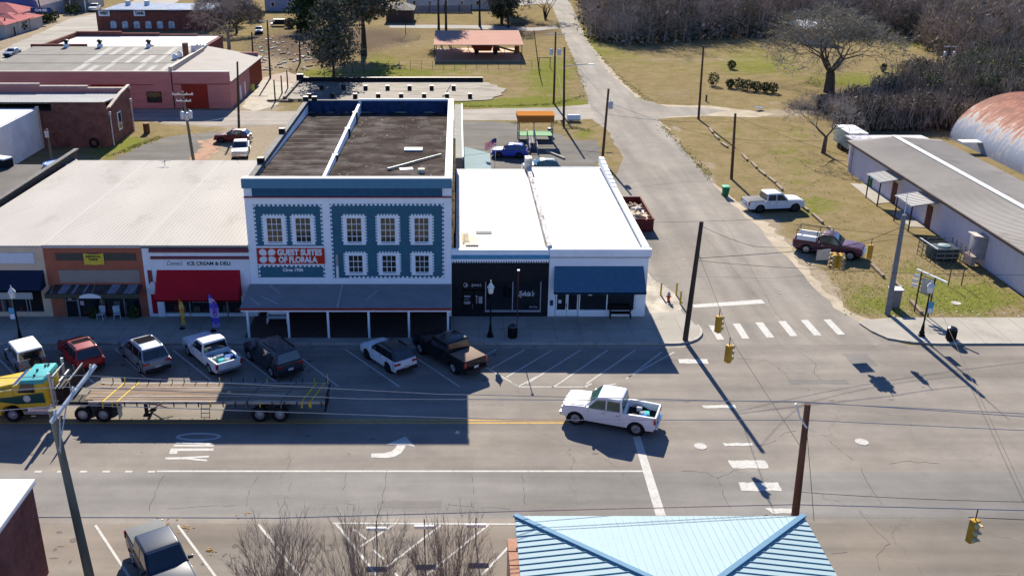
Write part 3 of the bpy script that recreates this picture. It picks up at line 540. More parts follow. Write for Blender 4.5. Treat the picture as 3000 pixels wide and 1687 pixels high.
# ---- single-storey stores left
def metal_roof(parent,x0,x1,z0,z1,y1,m,pitch=.3,name='roof',y0=FY-.12,rib=True):
    mb=MB(); mb.prism([(y0,z0-.12),(y0,z0),(y1,z1),(y1,z1-.12)],x0,x1,'x')
    n=int((x1-x0)/pitch)
    if rib:
        for i in range(1,n):
            x=x0+(x1-x0)*i/n; mb.bar((x,y0,z0+.006),(x,y1,z1+.006),.025,.014)
    return mb.build(name,m,parent)
def hull(parent,x0,x1,y0,y1,h,m,t_=.25,name='wall'):
    mb=MB(); mb.box(x0,x0+t_,y0,y1,0,h); mb.box(x1-t_,x1,y0,y1,0,h); mb.box(x0+t_,x1-t_,y1-t_,y1,0,h); return mb.build(name,m,parent)
BRS=brick('rust_brick',(.40,.125,.072),(.34,.10,.058),(.3,.13,.09),var=.12)
TANW=mat('tan_stucco',(.62,.47,.34),var=.08,scale=1)
# tan store
S1=T('tan_store','tan stucco shop with navy awning and blank white name panel, leftmost in the row','building',(-37.4,FY,0))
mb=MB(); mb.box(-37.4,-30.12,FY,FY+.3,2.45,5.62); mb.box(-30.75,-30.12,FY,FY+.3,0,2.45); mb.box(-37.4,-36.9,FY,FY+.3,0,2.45); mb.box(-36.9,-30.75,FY+.02,FY+.3,0,.45); mb.build('front_wall',TANW,S1)
hull(S1,-37.4,-30.14,FY+.3,92.8,5.0,TANW); metal_roof(S1,-37.4,-30.13,5.74,5.2,92.8,CREAM)
MB().box(-37.4,-30.12,FY-.05,FY,5.60,5.625).build('eave_trim',FRAME,S1)
MB().box(-36.6,-30.83,FY-.06,FY,4.34,5.16).build('name_panel',mat('pale_panel',(.62,.63,.68),rough=.5,var=.04),S1)
mb=MB(); mb.box(-36.9,-30.75,FY+.12,FY+.18,.45,2.45); o=mb.build('shop_window',GLASSD,S1)
mb=MB(); [mb.box(x-.035,x+.035,FY+.06,FY+.12,.45,2.45) for x in (-35.5,-33.8,-33.05,-32.0,-31.75)]; mb.box(-36.9,-30.75,FY+.05,FY+.12,.42,.5); mb.build('mullion',FRAME,o)
MB().box(-31.7,-30.85,FY+.08,FY+.14,.1,2.0).build('door',BLK,S1)
AWN=mat('navy_awning',(.016,.025,.055),rough=.85,var=.12,scale=3)
def awning(parent,x0,x1,zt,zb,dep,m,val=.12,name='awning',side=True,flare=0.,y=FY):
    mb=MB(); a_=y-dep
    v=[(x0,y-.01,zt),(x1,y-.01,zt),(x1+flare,a_,zb),(x0-flare,a_,zb),(x1+flare,a_,zb-val),(x0-flare,a_,zb-val)]
    mb.add(v,[(0,3,2,1),(3,5,4,2)]); mb.add([(p[0],p[1],p[2]-.02) for p in v],[(0,1,2,3),(3,2,4,5)])
    if side: mb.add([v[0],v[3],v[5],(x0,y-.01,zb-val)],[(0,1,2,3)]); mb.add([v[1],v[2],v[4],(x1,y-.01,zb-val)],[(3,2,1,0)])
    return mb.build(name,m,parent)
a_=awning(S1,-37.1,-30.3,3.8,2.66,1.15,AWN)
mb=MB(); mb.box(-36.9,-34.15,FY-.95,FY-.9,1.9,2.42); mb.box(-33.75,-31.0,FY-.95,FY-.9,1.9,2.42); mb.build('valance_panel',mat('grey_valance',(.38,.39,.37),var=.06),S1)
# brick store
S2=T('cafe_building','rust brick shop with a yellow cafe banner over a glass canopy','building',(-30.12,FY,0))
mb=MB(); mb.box(-30.11,-22.95,FY,FY+.3,2.2,5.62); mb.box(-30.11,-29.15,FY,FY+.3,0,2.2); mb.box(-23.5,-22.95,FY,FY+.3,0,2.2); mb.build('front_wall',BRS,S2)
hull(S2,-30.12,-22.96,FY+.3,92.8,5.0,BRS); metal_roof(S2,-30.12,-22.95,5.78,5.2,92.8,CREAM)
MB().box(-30.11,-22.95,FY-.10,FY,5.56,5.76).build('eave_trim',mat('eave_blue_grey',(.34,.38,.44),rough=.4,metal=.3),S2)
MB().box(-29.25,-23.38,FY-.03,FY,4.56,5.13).build('dark_panel',mat('olive_panel',(.085,.075,.060),var=.1),S2)
MB().box(-29.2,-23.3,FY-.05,FY,2.84,3.82).build('transom_panel',mat('taupe_panel',(.27,.235,.20),var=.08,scale=.8),S2)
MB().box(-29.12,-23.5,FY+.1,FY+.15,.1,2.2).build('shop_window',GLASSD,S2)
mb=MB(); [mb.box(x-.03,x+.03,FY+.04,FY+.1,.1,2.1) for x in (-29.1,-28.2,-28.13,-26.4,-24.75,-23.52)]; mb.box(-29.1,-28.2,FY+.04,FY+.1,1.35,1.41); mb.build('mullion',FRAME,S2)
mb=MB(); mb.box(-28.85,-28.6,FY+.02,FY+.03,1.42,1.68); mb.box(-28.0,-27.72,FY+.02,FY+.03,1.0,1.36); mb.build('notice',mat('pink_notice',(.5,.36,.42)),S2)
CG=mat('canopy_glass',(.035,.04,.045),rough=.12,var=.5,scale=1.5); OL=mat('olive_gutter',(.075,.07,.05),var=.1)
mb=MB(); mb.add([(-29.75,FY,2.68),(-23.2,FY,2.68),(-23.2,FY-1.05,2.32),(-30.05,FY-1.05,2.32)],[(0,3,2,1)]); mb.add([(-29.75,FY,2.64),(-23.2,FY,2.64),(-23.2,FY-1.05,2.28),(-30.05,FY-1.05,2.28)],[(0,1,2,3)]); cc=mb.build('glass_canopy',CG,S2)
mb=MB(); R=random.Random(5)
for x,w_ in ((-29.0,.6),(-28.0,.18),(-27.2,.15),(-25.4,.65),(-24.2,.7)): mb.add([(x,FY-.03,2.685),(x+w_,FY-.03,2.685),(x+w_-.15,FY-1.0,2.352),(x-.15,FY-1.0,2.352)],[(0,3,2,1)])
mb.build('clear_panel',mat('pale_glass',(.16,.19,.24),rough=.2,var=.3),cc)
MB().box(-30.05,-23.15,FY-1.12,FY-1.04,2.02,2.34).build('canopy_gutter',OL,S2)
mb=MB(); mb.prism([(-27.5+1.55*i/12,2.20+.19*math.sin(PI*i/12)+.02*(i not in(0,12))) for i in range(13)]+[(-25.95,2.06),(-27.5,2.06)],FY-1.19,FY-1.13); mb.build('arched_sign',SIGNW,S2)
for x in (-29.6,-26.6,-23.5): MB().tube((x,FY-1.05,2.34),(x+.1,FY-.02,3.1),.015,n=5).build('stay_rod',FRAME,S2)
BNR=mat('yellow_banner',(.62,.46,.06),rough=.7,var=.08,scale=3)
mb=MB(); n=10; xs=[-27.18+1.46*i/n for i in range(n+1)]; fr=[(x,FY-.12-.02*math.sin(i*1.1),5.16-.09*math.sin(PI*i/n)) for i,x in enumerate(xs)]; bo=[(x,FY-.13-.02*math.sin(i*1.3),4.27+.02*math.sin(i)) for i,x in enumerate(xs)]
mb.add(fr+bo,[(i,n+1+i,n+2+i,i+1) for i in range(n)]); mb.add([(p[0],p[1]+.02,p[2]) for p in fr+bo],[(i,i+1,n+2+i,n+1+i) for i in range(n)])
bn=tag(mb.build('banner',BNR,origin=(-27.18,FY-.12,4.27)),'yellow cafe banner sagging on the rust brick shop front','banner')
text('REVIVAL',.3,(-27.0,FY-.155,4.83),INK,bn,width=1.12,height=.17,bold=.006); text('CAFE',.3,(-26.8,FY-.155,4.61),INK,bn,width=.66,height=.17,bold=.006)
# white and red store
S3=T('deli_building','white and red shop with a deep red awning between cafe and blue building','building',(-22.94,FY,0))
WD=mat('white_stucco',(.76,.78,.80),var=.05,scale=1,dirt=(.45,.44,.43),damt=.1)
mb=MB(); mb.box(-22.94,-15.17,FY,FY+.3,1.9,5.6); mb.box(-22.94,-21.75,FY,FY+.3,0,1.9); mb.box(-16.0,-15.17,FY,FY+.3,0,1.9); mb.box(-21.75,-16.0,FY+.05,FY+.3,0,.36); mb.build('front_wall',WD,S3)
hull(S3,-22.94,-15.52,FY+.3,92.8,5.0,WD); metal_roof(S3,-22.95,-15.2,5.78,5.2,92.8,CREAM,y0=FY-.16)
MB().box(-22.9,-15.17,FY-.14,FY,5.56,5.66).build('gutter',mat('dark_green_gutter',(.015,.03,.02)),S3)
MAR=mat('maroon_band',(.17,.035,.05),rough=.4,var=.2,scale=2)
MB().prism([(FY-.12,5.2),(FY,5.2),(FY,5.5),(FY-.12,5.38)],-22.4,-15.17,'x').build('cornice_band',MAR,S3)
MB().prism([(FY-.1,4.68),(FY,4.68),(FY,4.9),(FY-.1,4.82)],-22.35,-15.17,'x').build('cornice_band',MAR,S3)
nb=MB().box(-21.4,-16.5,FY-.03,FY,4.14,4.56).build('name_board',WD,S3)
text('ICE CREAM & DELI',.3,(-19.72,FY-.032,4.2),INK,nb,width=3.15,height=.28,bold=.01); text('Connie\'s',.3,(-21.2,FY-.032,4.2),INK,nb,width=1.15,height=.34,shear=.5)
RA=mat('red_awning',(.40,.012,.022),rough=.8,var=.08,scale=3)
awning(S3,-22.0,-15.92,3.82,1.98,1.35,RA,val=.1,flare=.02,side=True)
mb=MB(); mb.box(-22.7,-22.38,FY-.04,FY,2.72,3.8); mb.build('maroon_panel',MAR,S3)
MB().box(-22.66,-22.1,FY-.04,FY,.36,1.9).build('red_panel',RA,S3)
MB().disc((-22.42,FY-.08,2.72),.2,'y',.1).build('wall_lamp',SIGNW,S3)
MB().box(-22.25,-21.75,FY-.08,FY,0.02,1.52).build('white_door',WD,S3)
MB().box(-21.75,-16.0,FY+.12,FY+.17,.36,1.9).build('shop_window',GLASSD,S3)
mb=MB(); [mb.box(x-.04,x+.04,FY+.05,FY+.12,.1,1.9) for x in (-20.6,-19.9,-18.2,-17.1)]; mb.box(-21.75,-16,FY+.04,FY+.12,.34,.42); mb.build('mullion',FRAME,S3)
text('KITCHEN',.2,(-19.7,FY+.10,1.2),SIGNW,S3,width=1.1,height=.14,bold=.004)
GOOD=[mat('goods_dull_red',(.10,.03,.03)),mat('goods_grey',(.10,.105,.11)),mat('goods_tan',(.12,.09,.06))]; R=random.Random(44)
for par,xa_,xb_,yy0,z0_,z1_ in ((S1,-36.6,-32.2,FY+.115,.55,1.7),(S2,-27.9,-23.8,FY+.095,.25,1.5),(S3,-21.5,-16.3,FY+.115,.45,1.2)):
    for i in range(7): x=xa_+(xb_-xa_)*(i+R.random()*.6)/7; z=z0_; w_=R.uniform(.2,.6); MB().box(x,x+w_,yy0-.008,yy0+.02,z,z+R.uniform(.2,z1_-z0_)).build('window_display',GOOD[i%3],par)
# antenna on the shared metal roof
x,y=g(415,415,5.3); mb=MB(); mb.tube((x,y,5.2),(x,y,5.9),.03); mb.bar((x-.6,y,5.7),(x+.6,y,5.75),.04); mb.bar((x-.2,y-.3,5.6),(x+.5,y+.3,5.85),.05); tag(mb.build('roof_antenna',FRAME,origin=(x,y,5.2)),'small metal antenna at the back of the cream metal roof','antenna')
# ---- black shop and corner shop
S4=T('black_shop','black painted shop with white dentil course and glass display windows','building',(-.41,FY,0))
BW=mat('black_stucco',(.016,.018,.021),rough=.85,var=.15,scale=2)
mb=MB(); mb.box(-.42,6.7,FY,FY+.3,2.9,4.7); mb.box(-.42,.35,FY,FY+.3,0,2.9); mb.box(6.2,6.7,FY,FY+.3,0,2.9); mb.box(.35,6.2,FY,FY+.3,0,.55); mb.box(1.95,2.05,FY,FY+.3,.55,2.9); mb.build('front_wall',BW,S4)
MB().box(-.42,6.7,FY-.06,FY+.3,4.98,5.40).build('parapet',WTRIM,S4)
MB().box(-.42,6.7,FY-.13,FY+.02,4.74,5.0).build('blue_band',mat('sky_blue_band',(.07,.27,.42),rough=.5,var=.2,scale=3),S4)
mb=MB(); mb.box(-.42,6.7,FY-.12,FY,4.56,4.70)
for i in range(39): x=-.40+i*.1825; mb.box(x,x+.10,FY-.10,FY,4.42,4.56)
mb.build('dentil_course',WTRIM,S4)
MB().box(.36,1.95,FY+.1,FY+.14,2.22,2.84).build('fascia_sign',BLK,S4)
d=MB(); d.box(.38,1.16,FY+.08,FY+.12,.06,2.15); d.box(1.2,1.98,FY+.08,FY+.12,.06,2.15); d=d.build('door',BLK,S4)
MB().tube((1.12,FY+.04,.7),(1.12,FY+.04,1.1),.02).build('handle',FRAME,d)
MB().box(2.05,6.2,FY+.1,FY+.14,.56,2.86).build('display_window',GLASSD,S4)
mb=MB(); [mb.box(x-.035,x+.035,FY+.03,FY+.1,.56,2.86) for x in (2.09,4.09,6.16)]; mb.box(2.05,6.2,FY-.03,FY+.1,.48,.6); mb.build('window_frame',mat('dull_frame',(.34,.35,.36)),S4)
SC=mat('script_white',(.62,.63,.66))
text("Sylvia's",.5,(4.5,FY+.08,1.58),SC,S4,width=1.2,height=.56,shear=.45,bold=.006); text("Sylvia's",.3,(1.0,FY+.085,2.42),SC,S4,width=.78,height=.30,shear=.45)
mb=MB()
for i in range(18):
    a0,a1=2*PI*i/18,2*PI*(i+1)/18; mb.tube((.6+.15*math.cos(a0),FY+.08,2.6+.17*math.sin(a0)),(.6+.15*math.cos(a1),FY+.08,2.6+.17*math.sin(a1)),.018,n=5)
mb.disc((.66,FY+.08,2.58),.06,'y',.02,8); mb.build('emblem',SC,S4)
mb=MB()
for x,z,w_ in ((.5,1.72,.45),(.5,1.64,.45),(.52,1.45,.36),(.48,1.25,.5),(.48,1.17,.5),(.5,1.09,.42)): mb.box(x,x+w_,FY+.065,FY+.078,z,z+.035)
for k_ in range(7): mb.box(1.4,1.46,FY+.065,FY+.078,1.15+k_*.08,1.2+k_*.08); mb.box(1.58,1.85,FY+.065,FY+.078,1.15+k_*.08,1.19+k_*.08)
mb.box(1.35,1.5,FY+.065,FY+.078,1.7,1.75); mb.build('door_lettering',SC,S4)
text('Gift Shop',.2,(5.35,FY+.08,.76),SC,S4,width=.6,height=.14,shear=.4)
hull(S4,-.41,6.7,FY+.3,90.6,4.9,BW)
mb=MB(); mb.prism([(FY+.3,4.95),(FY+.3,5.02),(90.6,4.92),(90.6,4.8)],-.1,6.55,'x')
for i in range(1,32): x=-.1+6.65*i/32; mb.bar((x,FY+.3,5.03),(x,90.6,4.93),.03,.025)
mb.build('roof',WROOF,S4)
mb=MB(); R=random.Random(12)
for i in range(24): y=FY+.3+i*1.01; mb.box(6.56,6.9,y,y+1.0,4.7,5.62-.012*i+R.uniform(-.03,.03))
mb.box(6.4,7.05,89.5,90.7,4.7,6.2); mb.build('party_wall',mat('peeling_white',(.60,.59,.57),var=.1,dirt=(.16,.15,.15),damt=.7,dscale=3,stretch=(1,.3,1)),S4)
# roof clutter
x,y=g(1165,600,5.1); mb=MB(); 
for dx in (0,.45): mb.bar((x+dx,y-.9,5.12),(x+dx-.1,y+1.3,5.12),.06)
for i in range(8): mb.bar((x,y-.8+i*.28,5.12),(x+.42,y-.8+i*.28,5.12),.04)
tag(mb.build('ladder',TIMB,origin=(x,y,5.05)),'wooden ladder lying on the white roof beside the tall flank','ladder')
x,y=g(1187,605,5.1); tag(MB().obox((x,y,5.09),(.95,2.0,.05)).build('plywood_sheet',mat('ply',(.55,.47,.38)),origin=(x,y,5.05)),'pale plywood sheet beside the ladder on the white roof','board')
x,y=g(1217,583,5.1); mb=MB(); mb.obox((x,y,5.1),(1.2,.16,.07)); [mb.obox((x-.5+.25*i,y+.09,5.12),(.1,.08,.05)) for i in range(5)]; tag(mb.build('dark_vent_strip',BLK,origin=(x,y,5.05)),'short dark slotted strip on the white roof','vent')
S5=T('corner_shop','white corner shop with a broad blue awning beside the side street','building',(6.72,FY,0))
WC=mat('white_masonry',(.78,.81,.83),var=.05,scale=.9,dirt=(.36,.35,.34),damt=.2,dscale=1.5)
mb=MB(); mb.box(6.72,13.95,FY,FY+.3,2.3,4.82); mb.box(6.72,7.25,FY,FY+.3,0,2.3); mb.box(13.2,13.95,FY,FY+.3,0,2.3); mb.box(9.0,13.2,FY,FY+.3,0,.62); mb.box(7.25,9.0,FY+.1,FY+.3,2.2,2.3); mb.build('front_wall',WC,S5)
MB().box(6.72,14.1,FY-.12,FY+.3,4.86,5.45).build('parapet',WC,S5)
MB().box(6.72,14.03,FY-.05,FY+.3,4.78,4.86).build('black_course',mat('mould_line',(.02,.022,.02),var=.4),S5)
mb=MB(); mb.box(13.7,13.95,FY+.3,91,0,5.3); mb.box(6.72,6.95,FY+.3,91,0,5.0); mb.box(6.95,13.7,90.75,91,0,5.0); mb.build('wall',WC,S5)
mb=MB()
n=22
for i in range(n):
    y=FY+.3+i*24.4/n; mb.box(13.55,14.0,y,y+24.4/n,5.3,5.5+(.0 if i<14 else (i-13)*.06))
mb.build('parapet_wall',WC,S5)
MB().prism([(FY+.3,4.9),(FY+.3,5.06),(90.9,4.96),(90.9,4.8)],6.93,13.7,'x').build('roof',WROOF,S5)
mb=MB(); mb.box(9.05,13.15,FY+.12,FY+.17,.62,2.3); o=mb.build('display_window',GLASSD,S5)
mb=MB(); [mb.box(x-.04,x+.04,FY+.04,FY+.12,.62,2.3) for x in (9.06,11.1,13.14)]; mb.build('window_frame',WTRIM,o)
for a_,b_ in ((7.3,8.12),(8.15,8.97)):
    d=MB(); d.box(a_,b_,FY+.1,FY+.14,.06,2.2); d=d.build('door',WTRIM,S5); MB().box(a_+.1,b_-.08,FY+.085,FY+.098,.62,2.08).build('pane',GLASSD,d)
MB().tube((8.1,FY+.04,.85),(8.1,FY+.04,1.15),.025).build('handle',BLK,d)
mb=MB(); mb.box(7.5,7.72,FY+.07,FY+.083,1.15,1.42); mb.box(9.7,9.96,FY+.1,FY+.118,1.75,2.0); mb.build('notice',SIGNW,S5)
MB().box(6.86,7.1,FY-.05,FY,1.0,1.42).build('meter_box',mat('slate_box',(.04,.05,.07)),S5)
awning(S5,7.1,13.6,4.12,2.55,1.25,mat('blue_awning',(.045,.12,.20),rough=.8,var=.08,scale=3),val=.14,flare=.12)
# ================================================================ buildings behind and around
PINKB=mat('pink_block_wall',(.47,.195,.165),var=.1,scale=.7,fine=.08,fscale=14,stretch=(.4,.4,3),dirt=(.36,.145,.125),damt=.3,dscale=.8)
DRED=mat('dark_red_door',(.26,.03,.016),rough=.6,var=.12,scale=2); OXR=mat('oxblood_wall',(.24,.045,.018),var=.15)
FELT=mat('grey_felt_roof',(.150,.140,.125),var=.16,scale=.35,fine=.12,fscale=12,dirt=(.19,.18,.165),damt=.3,dscale=.6)
FELT2=mat('grey_sheet_roof',(.225,.205,.19),var=.08,scale=.4,dirt=(.2,.19,.175),damt=.25,dscale=.5)
DBR=brick('dark_brick',(.20,.085,.062),(.14,.058,.048),(.16,.11,.09),var=.45)
DBR2=brick('red_brick_far',(.20,.065,.048),(.16,.05,.04),(.17,.1,.08),var=.3)
COPE=mat('pale_coping',(.50,.42,.35),var=.12,scale=2); GALV=mat('galvanised_roof',(.38,.38,.37),spec=0.,rough=.8,var=.08,scale=.3,dirt=(.36,.34,.31),damt=.3,dscale=.4)
WGREY=mat('weathered_white_block',(.66,.67,.68),var=.1,scale=.5,dirt=(.42,.42,.43),damt=.35,dscale=.6)
# long pink warehouse (two volumes)
P1=T('pink_warehouse','long pink masonry warehouse with skylight strips and two dark red doors','building',(-70,143,0))
MB().box(-70,-41.8,143,163,0,5.28).build('wall',PINKB,P1)
mb=MB(); mb.prism([(143.3,5.3),(163,6.1),(163,5.9),(143.3,5.1)],-69.7,-42,'x'); r_=mb.build('roof',FELT,P1)
mb=MB(); mb.box(-70,-41.6,142.95,143.35,5.28,5.42); mb.box(-42.1,-41.6,143.35,163,5.3,6.0); mb.build('coping',COPE,P1)
SKYL=mat('fibreglass_strip',(.30,.29,.275),var=.25,scale=1)
R=random.Random(8)
for row,(ya,yb_) in enumerate(((143.8,149.2),(149.6,155.6),(156,162))):
    for i in range(7):
        if (row,i) in ((0,3),(1,1),(1,6),(2,4)): continue
        x=-56.3+i*2.1+R.uniform(-.3,.3)-row*.3; w_=R.uniform(.7,1.1); za=5.32+(ya-143.3)*.0406; zb=5.32+(yb_-143.3)*.0406
        if i%2 and row==0: yb2=yb_-1.5
        else: yb2=yb_
        MB().add([(x,ya,za),(x+w_,ya,za),(x+w_,yb2,5.32+(yb2-143.3)*.0406),(x,yb2,5.32+(yb2-143.3)*.0406)],[(0,1,2,3)]).build('skylight',SKYL,r_)
mb=MB(); [mb.box(-69.6,-42.1,y,y+.08,5.0,5.31+(y-143.3)*.0406+.03) for y in (149.4,155.8)]; mb.build('roof_lap',mat('lap_dark',(.12,.11,.1)),r_)
MB().box(-53.6,-48.9,142.93,143,0,3.5).build('door',DRED,P1)
mb=MB(); mb.box(-48.9,-44.5,142.95,143,3.42,3.5); mb.build('lintel',OXR,P1)
o=MB().box(-45.6,-43.45,142.92,143,.85,2.45).build('window',DARK,P1); MB().box(-45.5,-43.55,142.89,142.915,.95,2.35).build('pane',GLASS,o)
for x,h in ((-64,.9),(-58.5,1.0),(-50.5,1.1)):
    y=162.5; mb=MB(); mb.box(x-.35,x+.35,y-.4,y+.3,5.9,6.6); mb.k=1; mb.lathe((x,y,6.6),[(.28,0),(.28,.3),(.5,.35),(.4,.6),(.2,.7)],10); mb.build('roof_vent',[WGREY,BLK],P1)
# right-hand gabled part
P2=T('pink_garage','pink garage with grey pitched roof and tall dark red door beside the pink warehouse','building',(-41.6,143,0))
mb=MB(); mb.box(-41.6,-33.25,142.98,143.3,0,5.3); mb.build('front_wall',PINKB,P2)
mb=MB(); mb.box(-33.55,-33.25,143.3,157,0,3.75); mb.k=1; mb.box(-33.57,-33.23,157,167,0,3.75); mb.k=0; mb.box(-41.5,-33.6,166.6,166.9,0,4.6); mb.build('wall',[PINKB,OXR],P2)
mb=MB(); mb.add([(-42.0,143.3,5.3),(-33.1,143.3,3.9),(-32.9,167.2,3.9),(-42.2,167.2,5.6)],[(0,1,2,3)]); mb.add([(-42.0,143.3,5.15),(-33.1,143.3,3.75),(-32.9,167.2,3.75),(-42.2,167.2,5.45)],[(3,2,1,0)]); mb.add([(-33.1,143.3,3.9),(-33.1,143.3,3.75),(-32.9,167.2,3.75),(-32.9,167.2,3.9)],[(0,1,2,3)]); mb.build('roof',FELT2,P2)
mb=MB(); mb.box(-41.6,-33.25,142.93,143.32,5.3,5.4); mb.k=0; mb.bar((-42.0,143.3,5.42),(-42.2,167.2,5.75),.3,.2)
for i in range(4): mb.box(-42.6+i*.0,-41.9,158.5+i*1.9,160.4+i*1.9,5.6,6.9-i*.3)
mb.build('coping',mat('white_coping',(.62,.60,.57)),P2)
MB().box(-40.4,-36.6,142.9,142.98,0,3.5).build('door',DRED,P2); MB().box(-41.5,-33.3,142.94,142.98,3.5,3.6).build('lintel',OXR,P2)
mb=MB(); mb.box(-33.25,-33.2,149,150,0,2.2); mb.box(-33.25,-33.2,152.5,153.3,0,2.2); mb.build('side_door',WGREY,P2)
mb=MB(); mb.box(-43.0,-42.3,155.0,155.9,5.5,7.7); tag(mb.build('chimney_stack',DBR,origin=(-42.7,155.5,5.5)),'dark brick stack standing on the pink warehouse roof edge','chimney')
mb=MB(); mb.lathe((-43.6,152.5,5.6),[(.4,0),(.4,.7),(.1,.9)],10); mb.lathe((-43.3,154.2,5.6),[(.35,0),(.35,.9),(.1,1.1)],10); tag(mb.build('roof_ventilator',SIGNW,origin=(-43.5,153,5.6)),'pair of white ventilators by the brick stack','vent')
# white-roofed brick building behind
P3=T('stepped_brick_building','brick building with bright flat white roof and stepped parapet behind the pink warehouse','building',(-70.5,164,0))
MB().box(-70.3,-43.5,164,184.5,0,4.9).build('wall',DBR2,P3)
MB().box(-69.9,-44,164.4,184,4.9,5.0).build('roof',WROOF,P3)
mb=MB()
for i,(a_,b_,h) in enumerate(((-70.4,-61.2,6.35),(-61.2,-55.0,5.9),(-55.0,-47,5.5))): mb.box(a_,b_,163.7,164.2,4.5,h)
for i,(a_,b_,h) in enumerate(((-70.4,-62,5.8),(-62,-55,5.5),(-55,-48,5.3),(-48,-43.5,5.1))): mb.box(a_,b_,184,184.6,4.5,h)
mb.box(-70.6,-70.1,163.7,184.6,4.5,5.7); mb.build('parapet',DBR2,P3)
MB().box(-51.5,-50.6,164.6,165.4,5.0,6.0).build('chimney',DBR2,P3)
# far brick building with two roof-edge signs
wy=231.
P4=T('far_brick_building','far two-sign red brick building with a row of pale arched windows','building',(-83.5,wy,0))
xa=yz(1240/4.2933,100,wy,1.)[0]; xb=-57.
ztop=yz(1240/4.2933,125/4.2933,wy,1.)[1]
MB().box(xa,xb,wy,wy+18,-.01,ztop-.5).build('wall',DBR2,P4)
for i in range(6):
    u=(1430+60+i*146)/4.2933-14; x=yz(u,75,wy,1.)[0]; z0_,z1_=yz(u,358/4.2933,wy,1.)[1],yz(u,268/4.2933,wy,1.)[1]
    mb=MB(); mb.prism([(x-.68,z0_),(x+.68,z0_),(x+.68,z1_-.3),(x+.4,z1_),(x-.4,z1_),(x-.68,z1_-.3)],wy-.06,wy-.01); mb.build('window',mat('pale_window',(.40,.47,.52),rough=.3,var=.5,scale=1),P4)
mb=MB(); mb.box(xa+.3,xb-.3,wy+.4,wy+17.6,ztop-.4,ztop-.3); mb.build('roof',mat('blue_grey_roof',(.10,.15,.26),var=.2,scale=.4,dirt=(.4,.42,.48),damt=.4),P4)
MB().box(xa-.1,xb,wy-.15,wy+.4,ztop-.5,ztop).build('parapet',mat('dark_edge',(.06,.05,.05)),P4)
mb=MB(); mb.box(xa+3,xa+9,wy-.2,wy-.15,ztop-.05,ztop+.12); mb.box(xa+16.5,xa+20,wy-.2,wy-.15,ztop-.1,ztop+.1); mb.build('flashing',SIGNW,P4)
for k_,(u0_,u1_,tx) in enumerate(((1238,1388,'WEST'),(1682,1830,'TANS'))):
    x_,z1_=yz(u0_/4.2933,135/4.2933,wy,1.); x2_,z0_=yz(u1_/4.2933,203/4.2933,wy,1.)
    o=MB().box(x_,x2_,wy-.3,wy-.2,z0_,z1_).build('sign_board',SIGNW,P4); text(tx,.8,(x_+.3,wy-.31,z0_+.3),mat('sign_black',(.02,.03,.03)),o,width=x2_-x_-.6,height=(z1_-z0_)*.62,bold=.05)
for u in (1600,1838): x_=yz(u/4.2933,8,wy+12,1.)[0]; MB().box(x_-.5,x_+.5,wy+12,wy+13,ztop-.4,ztop+.8).build('roof_vent',WGREY,P4)
# brick building with curved parapet
P5=T('curved_parapet_building','dark brick building with pale curved coping and pale metal roof','building',(-62,119.3,0))
MB().box(-62,-43.25,119.3,128.8,0,4.5).build('wall',DBR,P5)
mb=MB(); mb.box(-43.55,-43.24,119.32,121.2,4.5,4.75); mb.add([(-43.55,121.2,4.5),(-43.24,121.2,4.5),(-43.24,128.82,4.5),(-43.55,128.82,4.5)]+[(-43.55,121.2,4.6),(-43.24,121.2,4.6),(-43.24,125.2,5.5),(-43.55,125.2,5.5),(-43.24,128.82,5.9),(-43.55,128.82,5.9)],[(0,1,5,4),(1,2,8,6,5),(3,0,4,7,9),(4,5,6,7),(7,6,8,9),(2,3,9,8)]); mb.box(-50,-43.3,119.3,119.6,4.5,5.6)
mb.build('parapet',DBR,P5)
mb=MB(); mb.bar((-43.4,120.6,4.68),(-43.4,125.2,5.58),.42,.14); mb.bar((-43.4,125.2,5.58),(-43.4,129,5.98),.42,.14); mb.box(-62,-55,128.5,128.95,6.1,6.25); mb.box(-55,-48.7,128.5,128.95,5.8,5.95); mb.box(-48.7,-43.2,128.5,128.95,5.85-.3,5.7)
mb.build('coping',COPE,P5)
mb=MB(); mb.box(-62,-55,128.45,128.8,4.5,6.1); mb.box(-55,-48.7,128.45,128.8,4.5,5.8); mb.box(-48.7,-43.55,128.45,128.8,4.5,5.55); mb.build('rear_parapet',PINKB,P5)
mb=MB(); mb.prism([(119.5,5.55),(128.4,5.0),(128.4,4.8),(119.5,5.4)],-62,-43.7,'x')
for i in range(36): mb.bar((-61.8+i*.5,119.5,5.56),(-61.8+i*.5,128.4,5.01),.04,.03)
mb.build('roof',GALV,P5)
MB().box(-62,-43.9,119.15,119.42,5.5,5.62).build('dark_flashing',BLK,P5)
o=MB().box(-43.24,-43.17,122.8,124.1,1.3,3.6).build('window',WTRIM,P5); MB().box(-43.17,-43.15,122.95,123.95,1.45,3.45).build('pane',GLASSD,o)
for y in (120,128.3):
    mb=MB(); mb.box(-43.24,-43.0,y-.16,y+.16,3.9,4.3); mb.tube((-43.12,y,0),(-43.12,y,3.9),.085); mb.build('downpipe',mat('pale_pipe',(.55,.5,.52)),P5)
